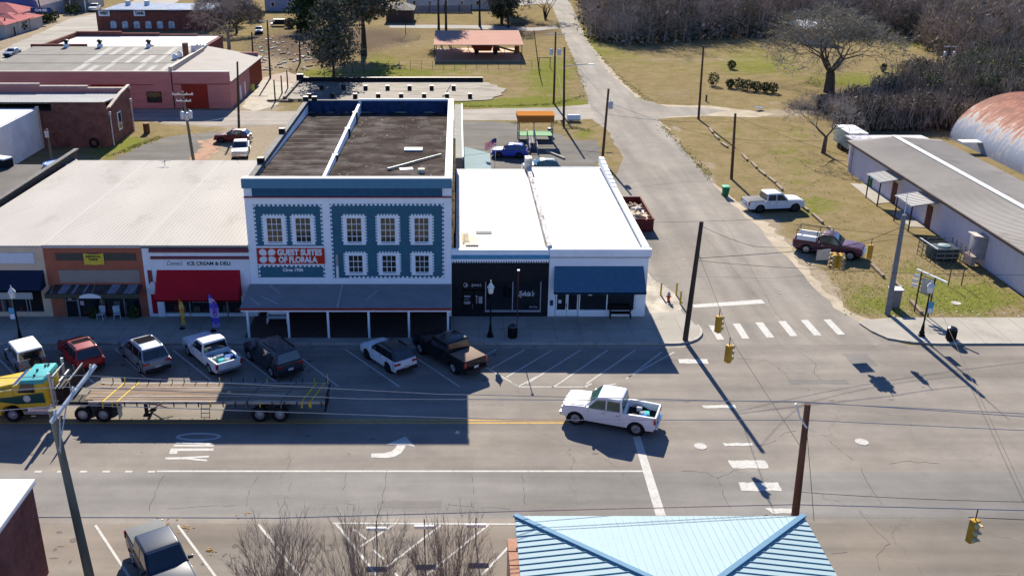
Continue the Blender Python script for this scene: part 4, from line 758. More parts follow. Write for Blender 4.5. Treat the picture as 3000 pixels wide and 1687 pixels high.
# white block building, dark roof building at the left edge
P6=T('white_block_building','pale weathered block building with bright roof at the left edge behind the shops','building',(-66,108,0))
mb=MB(); mb.slab([(-70,106),(-51.6,106),(-51.6,119.0),(-70,119.0)],0,4.9); mb.build('wall',WGREY,P6)
MB().slab([(-69.8,106.2),(-51.8,106.2),(-51.8,118.8),(-69.8,118.8)],4.9,4.97).build('roof',WROOF,P6)
MB().box(-51.75,-51.45,118.7,119.1,0,5.2).build('quoin',COPE,P6)
P7=T('dark_roof_building','low building with brown-black flat roof and dark side parapet left of the shops','building',(-60,70,0))
MB().box(-60,-37.85,76,93,0,4.6).build('wall',DBR,P7)
MB().box(-60,-38.2,76,92.9,4.6,4.75).build('roof',mat('brown_felt',(.085,.075,.068),var=.2,scale=.4,dirt=(.15,.14,.13),damt=.3),P7)
mb=MB(); mb.prism([(70,4.5),(94,4.5),(95,5.75),(70,5.95)],-38.15,-37.75,'x'); mb.build('parapet',mat('tarred_parapet',(.045,.042,.04),var=.3),P7)
MB().bar((-37.95,70,5.98),(-37.95,95.1,5.78),.46,.08).build('coping',mat('tarred_coping',(.11,.105,.10),var=.3),P7)
x,y=g(152,413,4.9); tag(MB().lathe((x,y,4.75),[(1.6,0),(1.6,.35),(1.5,.4),(1.45,.3)],24).build('roof_tank',mat('blue_disc',(.12,.22,.42),rough=.4,var=.1),smooth=True,origin=(x,y,4.75)),'round blue lid on the brown flat roof beside the dark parapet','tank')
x,y=g(15,395,5.6); mb=MB(); mb.obox((x-1,y,5.1),(3.2,1.1,.9),-.4); mb.k=1; mb.obox((x-1,y,5.6),(3.2,1.1,.15),-.4); tag(mb.build('roof_unit',[BLK,SIGNW],origin=(x,y,4.75)),'white topped dark box on the roof at the left frame edge','roof box')
# far left: arched hall, pink roofed huts
P8=T('arched_hall','far arched hall with shaded blue-purple end wall and pale rusty roof','building',(-120,255,0))
n=14; cx_,rw,hh=-122.,17.,9.; arcp=[(cx_+rw*math.cos(PI*i/n),3+hh*math.sin(PI*i/n)*.75) for i in range(n+1)]
mb=MB(); mb.prism(arcp+[(cx_-rw,0),(cx_+rw,0)],252,252.4); mb.build('end_wall',mat('purple_wall',(.13,.14,.30),var=.15,scale=.4),P8)
mb=MB(); mb.prism([(p[0]*1.0,p[1]+.15) for p in arcp],252.4,300); mb.build('roof',mat('pale_rust_roof',(.50,.38,.34),var=.2,scale=.2,dirt=(.62,.55,.5),damt=.4),P8)
MB().box(cx_+rw-.4,cx_+rw,252.4,290,0,3.1).build('side_wall',mat('grey_siding',(.36,.34,.35),var=.08),P8)
PINKR=mat('pink_metal_roof',(.40,.16,.15),spec=0.,rough=.8,var=.1,scale=.5); HUTW=mat('hut_wall',(.38,.36,.34),var=.1)
def hiphouse(name,label,x0,x1,y0,y1,h,rh,m,wm,ov=.5,ax='x',gable=False,grp=None,wins=0):
    r=T(name,label,'house' if name!='hut' else 'hut',(x0,y0,0),grp); MB().box(x0,x1,y0,y1,0,h).build('wall',wm,r)
    a_,b_,c_,d_=x0-ov,x1+ov,y0-ov,y1+ov; mb=MB(); my=(c_+d_)/2; mx=(a_+b_)/2; i_=0 if gable else min(b_-a_,d_-c_)/2*.95
    if ax=='x': v=[(a_,c_,h),(b_,c_,h),(b_,d_,h),(a_,d_,h),(a_+i_,my,h+rh),(b_-i_,my,h+rh)]; f=[(0,1,5,4),(1,2,5),(2,3,4,5),(3,0,4),(3,2,1,0)]
    else: v=[(a_,c_,h),(b_,c_,h),(b_,d_,h),(a_,d_,h),(mx,c_+i_,h+rh),(mx,d_-i_,h+rh)]; f=[(0,1,4),(1,2,5,4),(2,3,5),(3,0,4,5),(3,2,1,0)]
    mb.add(v,f); mb.build('roof',m,r)
    for k_ in range(wins):
        x=x0+(x1-x0)*(k_+.5)/wins; o=MB().box(x-.55,x+.55,y0-.06,y0-.01,1.0,2.3).build('window',WTRIM,r); MB().box(x-.42,x+.42,y0-.09,y0-.065,1.1,2.2).build('pane',GLASSD,o)
    return r
def uv(u,v): return g(u/4.2933,v/4.2933,0,1.)
for (lab,ua,va,wd,dp,h,rh,ax) in (('pink roofed hut nearest the arched hall wall',330,385,6,7,2.6,1.1,'x'),('pink roofed hut in the middle of the row left of the far road',175,430,7,8,2.8,1.5,'y'),('pink hut half cut by the left frame edge',10,480,8,7,2.8,1.4,'x'),('larger pink hip roofed hut behind the other huts',190,330,12,10,3.0,2.0,'x')):
    x,y=uv(ua,va); hiphouse('hut',lab,x-wd+1.2,x+1.2,y,y+dp,h,rh,PINKR,HUTW,ax=ax,grp='pink roofed huts')
x,y=uv(1000,150); r=T('low_shop','low grey building with dark open porch at the far end of the road','building',(x-6,y,0)); MB().box(x-6,x+2,y+2,y+14,0,3.2).build('wall',mat('grey_siding'),r) if False else MB().box(x-6,x+2,y+2,y+14,0,3.2).build('wall',HUTW,r); MB().prism([(y-1,3.3),(y+14,4.2),(y+14,4.0),(y-1,3.1)],x-6.5,x+2.6,'x').build('roof',FELT2,r); [MB().box(px-.12,px+.12,y-.8,y-.56,0,3.1).build('post',WTRIM,r) for px in (x-5.8,x-2,x+2)]
# grey houses at the top
GH=mat('grey_clapboard',(.30,.30,.37),var=.08,stretch=(.3,.3,8),scale=1.5)
hiphouse('house','grey clapboard house with dark roof, top left of centre behind the yard',-52,-30,272,286,3.8,3,mat('dark_shingle',(.05,.045,.05),var=.25,scale=1),GH,wins=5,ax='x')
hiphouse('house','small pale house beside the bare tree at the top',-66,-56,262,274,3.4,2.5,mat('dark_shingle'),mat('pale_clapboard',(.42,.42,.42)),wins=3,gable=True,ax='y')
hiphouse('house','small dark brown shed behind the big dark evergreen',-17.5,-11.0,246,256,3.0,1.6,mat('dark_shingle'),mat('brown_shed',(.08,.05,.04)),wins=0,ax='x')
hiphouse('house','white porch house in the trees at the top beyond the pink carport',-14,12,276,290,3.2,2.2,mat('brown_shingle',(.09,.07,.065),var=.3),mat('pale_clapboard'),wins=6,ax='x')
# weathered picket screen behind the carport
r=T('plank_fence','long weathered grey plank fence beyond the pink carport','fence',(-11.6,268,0)); mb=MB(); R=random.Random(2)
for i in range(62): x=-11.6+i*.25; mb.box(x,x+.23,268-R.random()*.04,268.1,0,2.0+R.uniform(-.12,.12))
mb.build('planks',mat('grey_plank',(.24,.23,.26),var=.3,scale=3,fine=.2),r); [MB().box(x-.1,x+.1,267.8,267.95,0,2.2).build('post',mat('fence_post',(.06,.055,.05)),r) for x in (-11.5,-7.5,-3.5,.5,3.8)]
# pink carport, its trailer and conveyor
C1=T('pink_carport','open sided carport with long pink metal roof on thin posts','carport',(-4.4,187.3,0))
mb=MB(); mb.prism([(187.3,2.95),(203.5,3.55),(203.5,3.45),(187.3,2.85)],-4.5,12.5,'x')
for i in range(1,34): x=-4.5+.5*i; mb.bar((x,187.3,2.96),(x,203.5,3.56),.05,.03)
mb.build('roof',mat('salmon_roof',(.46,.285,.225),spec=0.,rough=.8,var=.04,scale=.3,fine=.03),C1)
for x in (-4.3,-1.2,2.2,8.5,12.2):
    MB().tube((x,202.8,0),(x,202.8,3.5),.08,n=6).build('post',mat('rust_post',(.09,.06,.05)),C1)
for x in (-4.3,12.2): MB().tube((x,187.6,0),(x,187.6,2.9),.08,n=6).build('post',MATS['rust_post'],C1)
sheet('carport_pad',rag([(-4.4,186),(12.4,186),(12.4,203.5),(-4.4,203.5)],.3,1.5,33),.006,mat('orange_dirt',(.42,.25,.15),var=.15))
x,y=g(1215,134); tr=T('grain_trailer','dark red wheeled grain trailer parked under the pink carport','trailer',(x,y,0))
MB().prism([(x-2.6,1.9),(x+2.0,1.9),(x+1.6,.6),(x-1.7,.6)],y-1.1,y+1.1).build('hopper',mat('hopper_red',(.30,.05,.02),rough=.6,var=.15),tr); MB().prism([(x+1.9,.5),(x+3.4,.55),(x+3.2,1.2),(x+2.1,1.3)],y-.9,y+.9).build('engine',mat('engine_red',(.2,.04,.02)),tr)
for dx in (-1.3,2.4): MB().disc((x+dx,y-1.15,.45),.45,'y',.3).build('wheel',BLK,tr)
x2,y2=g(1262,136); mb=MB(); mb.bar((x2-2.5,y2,1.9),(x2+2.6,y2,.5),.5,.3); mb.tube((x2+.5,y2-.4,0),(x2+.5,y2-.4,1.1),.05); tag(mb.build('conveyor',mat('belt_green',(.16,.17,.08)),origin=(x2,y2,0)),'olive slanted conveyor next to the red grain trailer','conveyor')
x2,y2=g(1300,134); mb=MB(); mb.obox((x2,y2,.7),(.9,.9,1.3)); mb.tube((x2-.5,y2,0),(x2-.2,y2,2),.06); tag(mb.build('farm_pump',mat('rusty',(.2,.07,.03),var=.4),origin=(x2,y2,0)),'small rusty machine at the right end under the pink carport','machine')
# wire fence in front
r=T('wire_fence','thin wire fence crossing the grass in front of the pink carport','fence',(-16,178.6,0))
for i in range(15): x=-14.5+i*2.0; MB().tube((x,178.6,0),(x,178.6,1.35),.035,n=5).build('post',mat('fence_post'),r)
mb=MB(); [mb.bar((-14.5,178.6,z),(13.5,178.6,z),.02) for z in (.4,.8,1.25)]; mb.build('wire',mat('fence_post'),r)
def frame_(x0,x1,y,h,lab):
    mb=MB(); mb.tube((x0,y,0),(x0,y,h),.07,n=6); mb.tube((x1,y,0),(x1,y,h),.07,n=6); mb.tube((x0-.2,y,h),(x1+.2,y,h),.06,n=6); tag(mb.build('gate_frame',mat('fence_post'),origin=(x0,y,0)),lab,'gate frame')
frame_(14.8,16.8,178.6,1.9,'rustic post and rail frame at the right end of the wire fence'); frame_(-18.5,-16.5,173.7,2.0,'bent post frame under the dark evergreen tree')
# ruin
r=T('foundation_ruin','broken concrete floor slab of a demolished building with a low black wall behind','ruin',(-27,146.7,0))
RC=mat('ruin_concrete',(.205,.175,.14),var=.25,scale=.35,fine=.2,fscale=5,dirt=(.065,.055,.04),damt=.75,dscale=.35,stretch=(.5,1.4,1))
MB().slab(rag([(-27,148),(-26.3,164.6),(4.4,164.6),(8.3,158),(6,151),(4,148.2),(-22,147.5)],.6,1.2,21),0,.1).build('floor_slab',RC,r)
MB().box(-26.4,4.3,164.7,165.2,0,.75).build('rear_wall',BLK,r); MB().bar((-26.6,149.5,.25),(-26.5,164.9,.25),.45,.5).build('side_wall',mat('ruin_concrete'),r); MB().box(-27,-25.9,164.4,165.4,0,1.3).build('corner_block',BLK,r)
for i in range(8):
    for k_,yy_ in enumerate((150.6,157.4)):
        if i==7 and k_: continue
        x=-22.9+i*3.55+k_*1.0; MB().box(x-.32,x+.32,yy_-.35,yy_+.35,0,.75).build('pier',BLK,r)
MB().bar((-2.2,151.5,.15),(-1.2,161,.15),.3,.2).build('broken_kerb',mat('ruin_concrete'),r)
mb=MB(); R=random.Random(3)
for i in range(9): p=(-31+R.random()*8,147.6+R.random()*1.4); q=(p[0]+R.uniform(1,4),p[1]+R.uniform(-.8,.8)); mb.tube((*p,.15),(*q,.2),.09,.03,5)
tag(mb.build('brush_pile',mat('dead_wood',(.12,.09,.07)),origin=(-28,148,0)),'dead branches lying along the ruin floor edge','brush pile',kind='stuff')
for i,(u,v,h) in enumerate(((888,1280,3.3),(973,1175,2.8),(1045,1110,2.9))):
    x,y=g(600+u/4.2933,v/4.2933,0,1.); tag(MB().tube((x,y,0),(x,y,h),.12,.1,7).build('wooden_post',mat('pole_wood',(.055,.042,.033),var=.3,scale=2,stretch=(1,1,.2)),origin=(x,y,0)),['nearest of three bare posts left of the ruin','thinnest, middle one of three bare posts left of the ruin','farthest of three bare posts left of the ruin'][i],'post','bare posts left of the ruin')
# covered stand with green deck and ramp
r=T('orange_canopy_stand','raised green deck under a small orange roof with a long access ramp','shelter',(7.8,121.8,0))
MB().box(7.8,12.1,121.9,124.7,.75,.85).build('deck',mat('green_deck',(.10,.26,.11),var=.15),r)
mb=MB(); mb.box(7.55,12.25,121.4,124.2,3.45,3.52); mb.box(7.65,12.2,121.35,121.4,2.65,3.5); mb.box(7.55,7.6,121.4,124.2,2.9,3.45)
[mb.box(7.6+i*.2,7.64+i*.2,121.31,121.35,2.65,3.5) for i in range(23)]; mb.build('roof',mat('orange_roof',(.40,.16,.04),spec=0.,rough=.8,var=.06),r)
for x,y in ((7.8,124.1),(12.1,124.1),(7.85,121.9),(12.1,121.9),(9.7,121.8)): MB().box(x-.06,x+.06,y-.06,y+.06,0,3.45).build('post',mat('grey_post',(.25,.25,.26)),r)
mb=MB(); [mb.box(a_,b_,y-.03,y+.03,.95,1.6) for a_,b_,y in ()]; mb.box(7.8,9.0,121.86,121.92,1.4,1.46); mb.box(9.9,12.1,121.86,121.92,1.4,1.46); mb.bar((8.8,121.9,1.7),(8.8,115.4,.9),.07); mb.bar((9.75,121.9,1.7),(9.75,115.4,.9),.07)
for i in range(4): y=121-i*1.7; z=.75-i*.2; [mb.box(x-.04,x+.04,y-.04,y+.04,0,z+.85) for x in (8.8,9.75)]
mb.build('handrail',mat('grey_rail',(.32,.30,.31)),r)
mb=MB(); mb.add([(8.85,121.9,.8),(9.7,121.9,.8),(9.7,115.3,.06),(8.85,115.3,.06)],[(0,3,2,1)]); mb.add([(9.12,121.5,.78),(9.22,121.5,.78),(9.22,115.5,.1),(9.12,115.5,.1)],[(0,3,2,1)]) ; mb.build('ramp',mat('ramp_dark',(.05,.045,.045)),r)
mb=MB()
for x in (9.07,9.42): mb.add([(x,121.7,.80),(x+.09,121.7,.80),(x+.09,117.2,.30),(x,117.2,.30)],[(0,3,2,1)])
mb.build('ramp_tread',mat('tread_pale',(.35,.3,.28)),r)
# kerb logs round the little green island
pa,pb=g(1374,382),g(1420,401); tag(MB().bar((*pa,.12),(*pb,.12),.22,.22).build('timber_edging',mat('grey_timber',(.3,.28,.25),var=.2),origin=(*pa,0)),'long grey timber edging beside the blue car','edging')
x,y=g(1443,305); tag(MB().tube((x-.9,y,.5),(x+.9,y,.5),.45,n=14).build('propane_tank',SIGNW,smooth=True,bevel=.1,origin=(x,y,0)),'white horizontal propane tank at the edge of the side street','tank')
x,y=g(1384,343); tag(MB().lathe((x,y,0),[(.35,0),(.38,.5),(.35,1.1),(.1,1.15)],12).build('barrel',BLK,origin=(x,y,0)),'black barrel beside the orange roofed stand','barrel')
r=T('rear_annex','narrow grey lean-to running back behind the tall blue building','building',(0,97,0)); MB().box(-.3,.55,97,124,0,4.3).build('wall',mat('grey_render',(.2,.2,.19)),r); MB().box(-.35,.5,96.9,124.2,4.3,4.38).build('roof',mat('grey_green_roof',(.14,.145,.13),var=.3,dirt=(.4,.4,.38),damt=.3),r); MB().box(.5,.62,96.9,124.2,4.2,4.5).build('white_edge',SIGNW,r)
r=T('teal_lean_to','pale teal sheet roof lean-to behind the black shop','shelter',(.65,99,0)); mb=MB(); mb.add([(.65,97.5,3.1),(3.5,97.5,2.8),(3.6,105.2,2.8),(.65,107,3.1)],[(0,1,2,3)]); mb.add([(.65,97.5,3.0),(3.5,97.5,2.7),(3.6,105.2,2.7),(.65,107,3.0)],[(3,2,1,0)]); mb.build('roof',mat('pale_teal_roof',(.27,.34,.34),spec=0.,rough=.8,var=.06),r)
for x,y in ((3.5,98),(3.5,105)): MB().box(x-.06,x+.06,y-.06,y+.06,0,2.75).build('post',mat('grey_post'),r)
# ---- right: metal warehouse, hut, porch covers
W1=T('metal_warehouse','long low corrugated metal warehouse with white ridge cap on the right','building',(44.5,69,0))
LIL=mat('lilac_siding',(.62,.585,.64),rough=.6,var=.06,scale=.6,stretch=(6,6,.4),dirt=(.45,.42,.42),damt=.2,dscale=.6)
y0_,y1_=66.8,108.
mb=MB(); mb.box(44.6,54.2,y0_,y1_,0,3.4)
for i in range(150): y=y0_+.15+i*.275; mb.box(44.57,44.6,y,y+.06,0,3.35)
mb.build('wall',LIL,W1)
mb=MB(); mb.add([(44.15,y0_-.4,3.45),(49.3,y0_-.4,4.0),(54.7,y0_-.4,3.55),(44.15,y1_+.3,3.45),(49.3,y1_+.3,4.0),(54.7,y1_+.3,3.55)],[(0,1,4,3),(1,2,5,4)])
mb.add([(44.15,y0_-.4,3.37),(49.3,y0_-.4,3.92),(54.7,y0_-.4,3.47),(44.15,y1_+.3,3.37),(49.3,y1_+.3,3.92),(54.7,y1_+.3,3.47)],[(3,4,1,0),(4,5,2,1)])
for i in range(138):
    y=y0_-.3+i*.3; mb.bar((44.2,y,3.46),(49.2,y,4.0),.05,.03); mb.bar((49.4,y,4.0),(54.65,y,3.56),.05,.03)
mb.build('roof',mat('weathered_zinc',(.34,.315,.28),spec=.0,rough=.8,metal=.0,var=.16,scale=.12,fine=.04,dirt=(.22,.19,.17),damt=.35,dscale=.25),W1)
MB().bar((49.3,y0_-.4,4.06),(49.3,y1_+.3,4.06),.55,.05).build('ridge_cap',SIGNW,W1)
MB().bar((44.1,y0_-.4,3.36),(44.1,y1_+.3,3.36),.16,.2).build('gutter',mat('brown_gutter',(.07,.05,.045),var=.3),W1)
MB().box(44.5,44.62,107.2,107.9,0,3.4).build('corner_trim',mat('lilac_trim',(.3,.28,.31)),W1)
for (pts,dx) in (((42.3,94.2,97.6),0),((42.0,86.2,89.9),1)):
    a_,b_,c_=pts
    mb=MB(); mb.add([(a_,b_,2.55),(44.6,b_,2.95),(44.6,c_,2.95),(a_,c_,2.55)],[(0,1,2,3)]); mb.add([(a_,b_,2.47),(44.6,b_,2.87),(44.6,c_,2.87),(a_,c_,2.47)],[(3,2,1,0)])
    [mb.bar((a_,b_+.15+i*(c_-b_-.3)/8,2.57),(44.6,b_+.15+i*(c_-b_-.3)/8,2.97),.06,.04) for i in range(9)]; mb.build('porch_cover',mat('cream_cover',(.47,.455,.42),var=.05),W1)
    for y in (b_+.25,c_-.25): MB().box(a_+.15,a_+.25,y-.05,y+.05,0,2.5).build('porch_post',mat('brown_post',(.06,.035,.03)),W1)
    MB().box(44.55,44.6,(b_+c_)/2-.75,(b_+c_)/2+.35,0,2.15).build('door',mat('brown_door',(.11,.045,.035)),W1)
sheet('porch_slab',[g(*p) for p in [(2138,462),(2203,513),(2268,508),(2262,490),(2200,465)]],.05,CONC,.05); sheet('porch_slab',[g(*p) for p in [(2238,534),(2290,571),(2365,574),(2370,560),(2300,528)]],.05,CONC,.05)
r=T('rear_lean_to','pale flat lean-to at the far end of the metal warehouse','building',(45.5,108.4,0)); MB().box(46,53.8,108.4,112,0,3.2).build('wall',LIL,r); mb=MB(); mb.prism([(108.35,3.25),(112.5,3.1),(112.5,3.0),(108.35,3.15)],45.4,54.4,'x'); mb.build('roof',mat('pale_zinc',(.50,.50,.49),var=.05),r)
Q=T('quonset_hut','large rusty corrugated arched hut at the right edge','building',(64,86,0))
m=bpy.data.materials.new('rusting_galvanised'); m.use_nodes=True; n_=m.node_tree.nodes; L=m.node_tree.links; b=n_['Principled BSDF']; b.inputs['Roughness'].default_value=.7; b.inputs['Specular IOR Level'].default_value=.04
tc=n_.new('ShaderNodeTexCoord'); sx=n_.new('ShaderNodeSeparateXYZ'); L.new(tc.outputs['Object'],sx.inputs[0])
mp=n_.new('ShaderNodeMapping'); mp.inputs['Scale'].default_value=(.5,1.1,.35); L.new(tc.outputs['Object'],mp.inputs[0]); nz=n_.new('ShaderNodeTexNoise'); nz.inputs['Scale'].default_value=1.4; nz.inputs['Detail'].default_value=9; nz.inputs['Roughness'].default_value=.75; L.new(mp.outputs[0],nz.inputs['Vector'])
mr=n_.new('ShaderNodeMapRange'); mr.inputs[1].default_value=1.6; mr.inputs[2].default_value=5.0; mr.inputs[3].default_value=-.09; mr.inputs[4].default_value=.27; L.new(sx.outputs[2],mr.inputs[0])
ad=n_.new('ShaderNodeMath'); L.new(nz.outputs[0],ad.inputs[0]); L.new(mr.outputs[0],ad.inputs[1]); cr=n_.new('ShaderNodeValToRGB'); el=cr.color_ramp.elements; el[0].position=.46; el[0].color=(.26,.29,.36,1); el[1].position=.80; el[1].color=(.17,.07,.05,1)
for p_,c_ in ((.53,(.44,.42,.41,1)),(.60,(.36,.225,.17,1)),(.67,(.30,.12,.08,1))): e_=el.new(p_); e_.color=c_
L.new(ad.outputs[0],cr.inputs[0]); L.new(cr.outputs[0],b.inputs['Base Color'])
cx_,rw,hh=72.2,8.4,6.0; n=28; arcp=[(cx_+rw*math.cos(PI*i/n),hh*math.sin(PI*i/n)) for i in range(n+1)]
mb=MB(); ys=[84+.35*i for i in range(116)]; vs=[]; fs=[]
for j,y in enumerate(ys):
    s_=1+.002*(j%2); vs+=[(cx_+(p[0]-cx_)*s_,y,p[1]*s_) for p in arcp]
for j in range(len(ys)-1):
    for i in range(n): fs.append((j*(n+1)+i,j*(n+1)+i+1,(j+1)*(n+1)+i+1,(j+1)*(n+1)+i))
mb.add(vs,fs); mb.build('arched_roof',m,Q,smooth=True); MB().prism(arcp,124.1,124.3).build('end_wall',mat('rusty_end',(.25,.16,.13),var=.3),Q)
MB().box(61.6,63.95,116.5,118,1.2,1.28).build('side_shelf',SIGNW,Q)
# small house beyond the big tree
x,y=g(2070,112); r=hiphouse('house','small house with bright white roof half hidden behind the big bare tree',x-4.3,x+1.8,y,y+9,3.2,1.3,SIGNW,mat('hut_wall'),gable=True,ax='x',wins=2)
# ---- bottom edge buildings
r=T('corner_brick_building','brick building corner with broad pale coping at the bottom left','building',(-30,20,0)); MB().box(-34,-19.05,5,37.1,0,4.75).build('wall',brick('maroon_brick',(.20,.075,.060),(.15,.055,.05),(.15,.1,.09),var=.35,bw=.3,bh=.1),r)
mb=MB(); mb.box(-34,-18.95,5,37.25,4.75,5.0); mb.build('coping',mat('pale_lilac_coping',(.62,.62,.66),rough=.6,var=.04),r,bevel=.02); mb=MB(); [mb.box(-34,-19.4,y,y+.05,5.0,5.025) for y in (34.5,32.2)]; mb.build('coping_joint',mat('joint'),r)
r=T('blue_metal_roof_building','building with pale blue standing seam hip roof at the bottom right','building',(2.4,22,0))
ex0,ex1,ey1,ze=2.42,14.62,34.45,5.0; hw=(ex1-ex0)/2; zr=ze+.78; ey0=14.
BM=mat('pale_blue_metal',(.31,.405,.43),rough=.7,metal=.0,var=.03,scale=.4,spec=.05,dirt=(.24,.33,.36),damt=.15); BMD=mat('blue_ridge',(.11,.22,.32),rough=.75,var=.05)
mx=(ex0+ex1)/2
mb=MB(); mb.add([(ex0,ey1,ze),(ex1,ey1,ze),(mx,ey1-hw,zr),(ex0,ey0,ze),(mx,ey0,zr),(ex1,ey0,ze)],[(1,0,2),(0,3,4,2),(5,1,2,4)]); mb.add([(ex0,ey1,ze-.1),(ex1,ey1,ze-.1),(ex1,ey0,ze-.1),(ex0,ey0,ze-.1)],[(0,1,2,3)]); mb.add([(ex0,ey1,ze),(ex1,ey1,ze),(ex1,ey1,ze-.1),(ex0,ey1,ze-.1),(ex0,ey0,ze),(ex0,ey0,ze-.1),(ex1,ey0,ze),(ex1,ey0,ze-.1)],[(0,1,2,3),(4,0,3,5),(1,6,7,2)]); rr=mb.build('roof',BM,r)
mb=MB()
for i in range(1,56):
    y=ey1-i*.36; t_=min(1,(ey1-y)/hw); zt=ze+.78*t_
    if y<ey0: break
    mb.bar((ex0,y,ze+.015),(ex0+hw*t_,y,zt+.015),.022,.04); mb.bar((ex1,y,ze+.015),(ex1-hw*t_,y,zt+.015),.022,.04)
mb.build('seam',mat('seam_teal',(.15,.29,.34)),rr)
mb=MB()
for i in range(1,42):
    x=ex0+i*.30; t_=min((x-ex0),(ex1-x))/hw; mb.bar((x,ey1,ze+.012),(x,ey1-hw*t_,ze+.78*t_+.012),.014,.02)
mb.build('rear_seam',mat('pale_seam',(.24,.36,.40),rough=.5),rr)
mb=MB(); mb.bar((ex0,ey1,ze+.05),(mx,ey1-hw,zr+.05),.22,.08); mb.bar((ex1,ey1,ze+.05),(mx,ey1-hw,zr+.05),.22,.08); mb.build('hip_cap',BMD,rr)
MB().box(ex0+.3,ex1-.3,ey0,ey1-.4,0,ze-.1).build('wall',brick('salmon_brick',(.42,.24,.17),(.36,.19,.14),(.4,.33,.27),var=.2,bw=.35,bh=.12),r)
mb=MB(); R=random.Random(1)
for i in range(16): y=ey1-1-i*.9; mb.box(ex0-.32,ex0+.29,y-.42,y+.4,0,4.3)
mb.build('brick_pier',MATS['salmon_brick'],r)
# ================================================================ vehicles
TYRE=mat('tyre_rubber',(.014,.014,.015),rough=.85,var=.2); RIM=mat('alloy_rim',(.36,.37,.39),rough=.35,metal=.7,var=.1); RIMD=mat('dark_rim',(.05,.05,.055),rough=.4,metal=.6)
CARG=mat('car_glass',(.010,.013,.016),rough=.04,var=.4,scale=2,spec=.9,coat=.5); CARG2=mat('car_glass_green',(.03,.075,.06),rough=.04,var=.6,scale=2,spec=.9)
CHS=mat('underbody',(.008,.008,.009),rough=.9); TRIM=mat('bumper_black',(.02,.02,.022),rough=.6); CHR=mat('chrome',(.55,.56,.58),rough=.18,metal=.95,var=.05)
LAMPR=mat('tail_lamp',(.32,.008,.008),rough=.15,var=.1,coat=.6); LAMPW=mat('head_lamp',(.6,.62,.62),rough=.12,var=.1,coat=.6); PLATE=mat('number_plate',(.5,.52,.5),rough=.5)
def paint(n,c,r=.5,metal=.0): return mat(n,c,rough=max(r,.45),spec=.15,metal=metal,var=.04,scale=1.2,fine=.02,coat=.55,dirt=tuple(x*.75+.03 for x in c),damt=.1,dscale=2)
def wheel(parent,x,y,r,wd,rim=RIM,side=-1):
    o=MB().tube((x,y-wd/2,r),(x,y+wd/2,r),r,r,20); o=o.build('wheel',TYRE,parent,bevel=.03,ang=50)
    ye=y+side*(wd/2+.004); m=MB(); m.tube((x,ye,r),(x,ye-side*.02,r),r*.62,r*.62,18); m.build('rim',rim,o)
    m=MB()
    for k in range(6):
        a_=k*PI/3; m.bar((x+r*.12*math.cos(a_),ye+side*.012,r+r*.12*math.sin(a_)),(x+r*.55*math.cos(a_),ye+side*.012,r+r*.55*math.sin(a_)),.05,.02)
    m.disc((x,ye+side*.015,r),r*.16,'y',.03,10); m.build('spokes',CHR if rim is RIM else TRIM,o)
def side_outline(pts_top,L,zb,axles,r,gap=.105):
    """top points front->rear, then along the bottom with wheel arches (rear->front)"""
    out=list(pts_top); ra=r+gap
    for ax in sorted(axles):
        n=9; out.append((ax-ra,zb))
        for i in range(1,n): a_=PI-PI*i/n; out.append((ax+ra*math.cos(a_),max(zb,r*.9+ra*math.sin(a_))))
        out.append((ax+ra,zb))
    return out
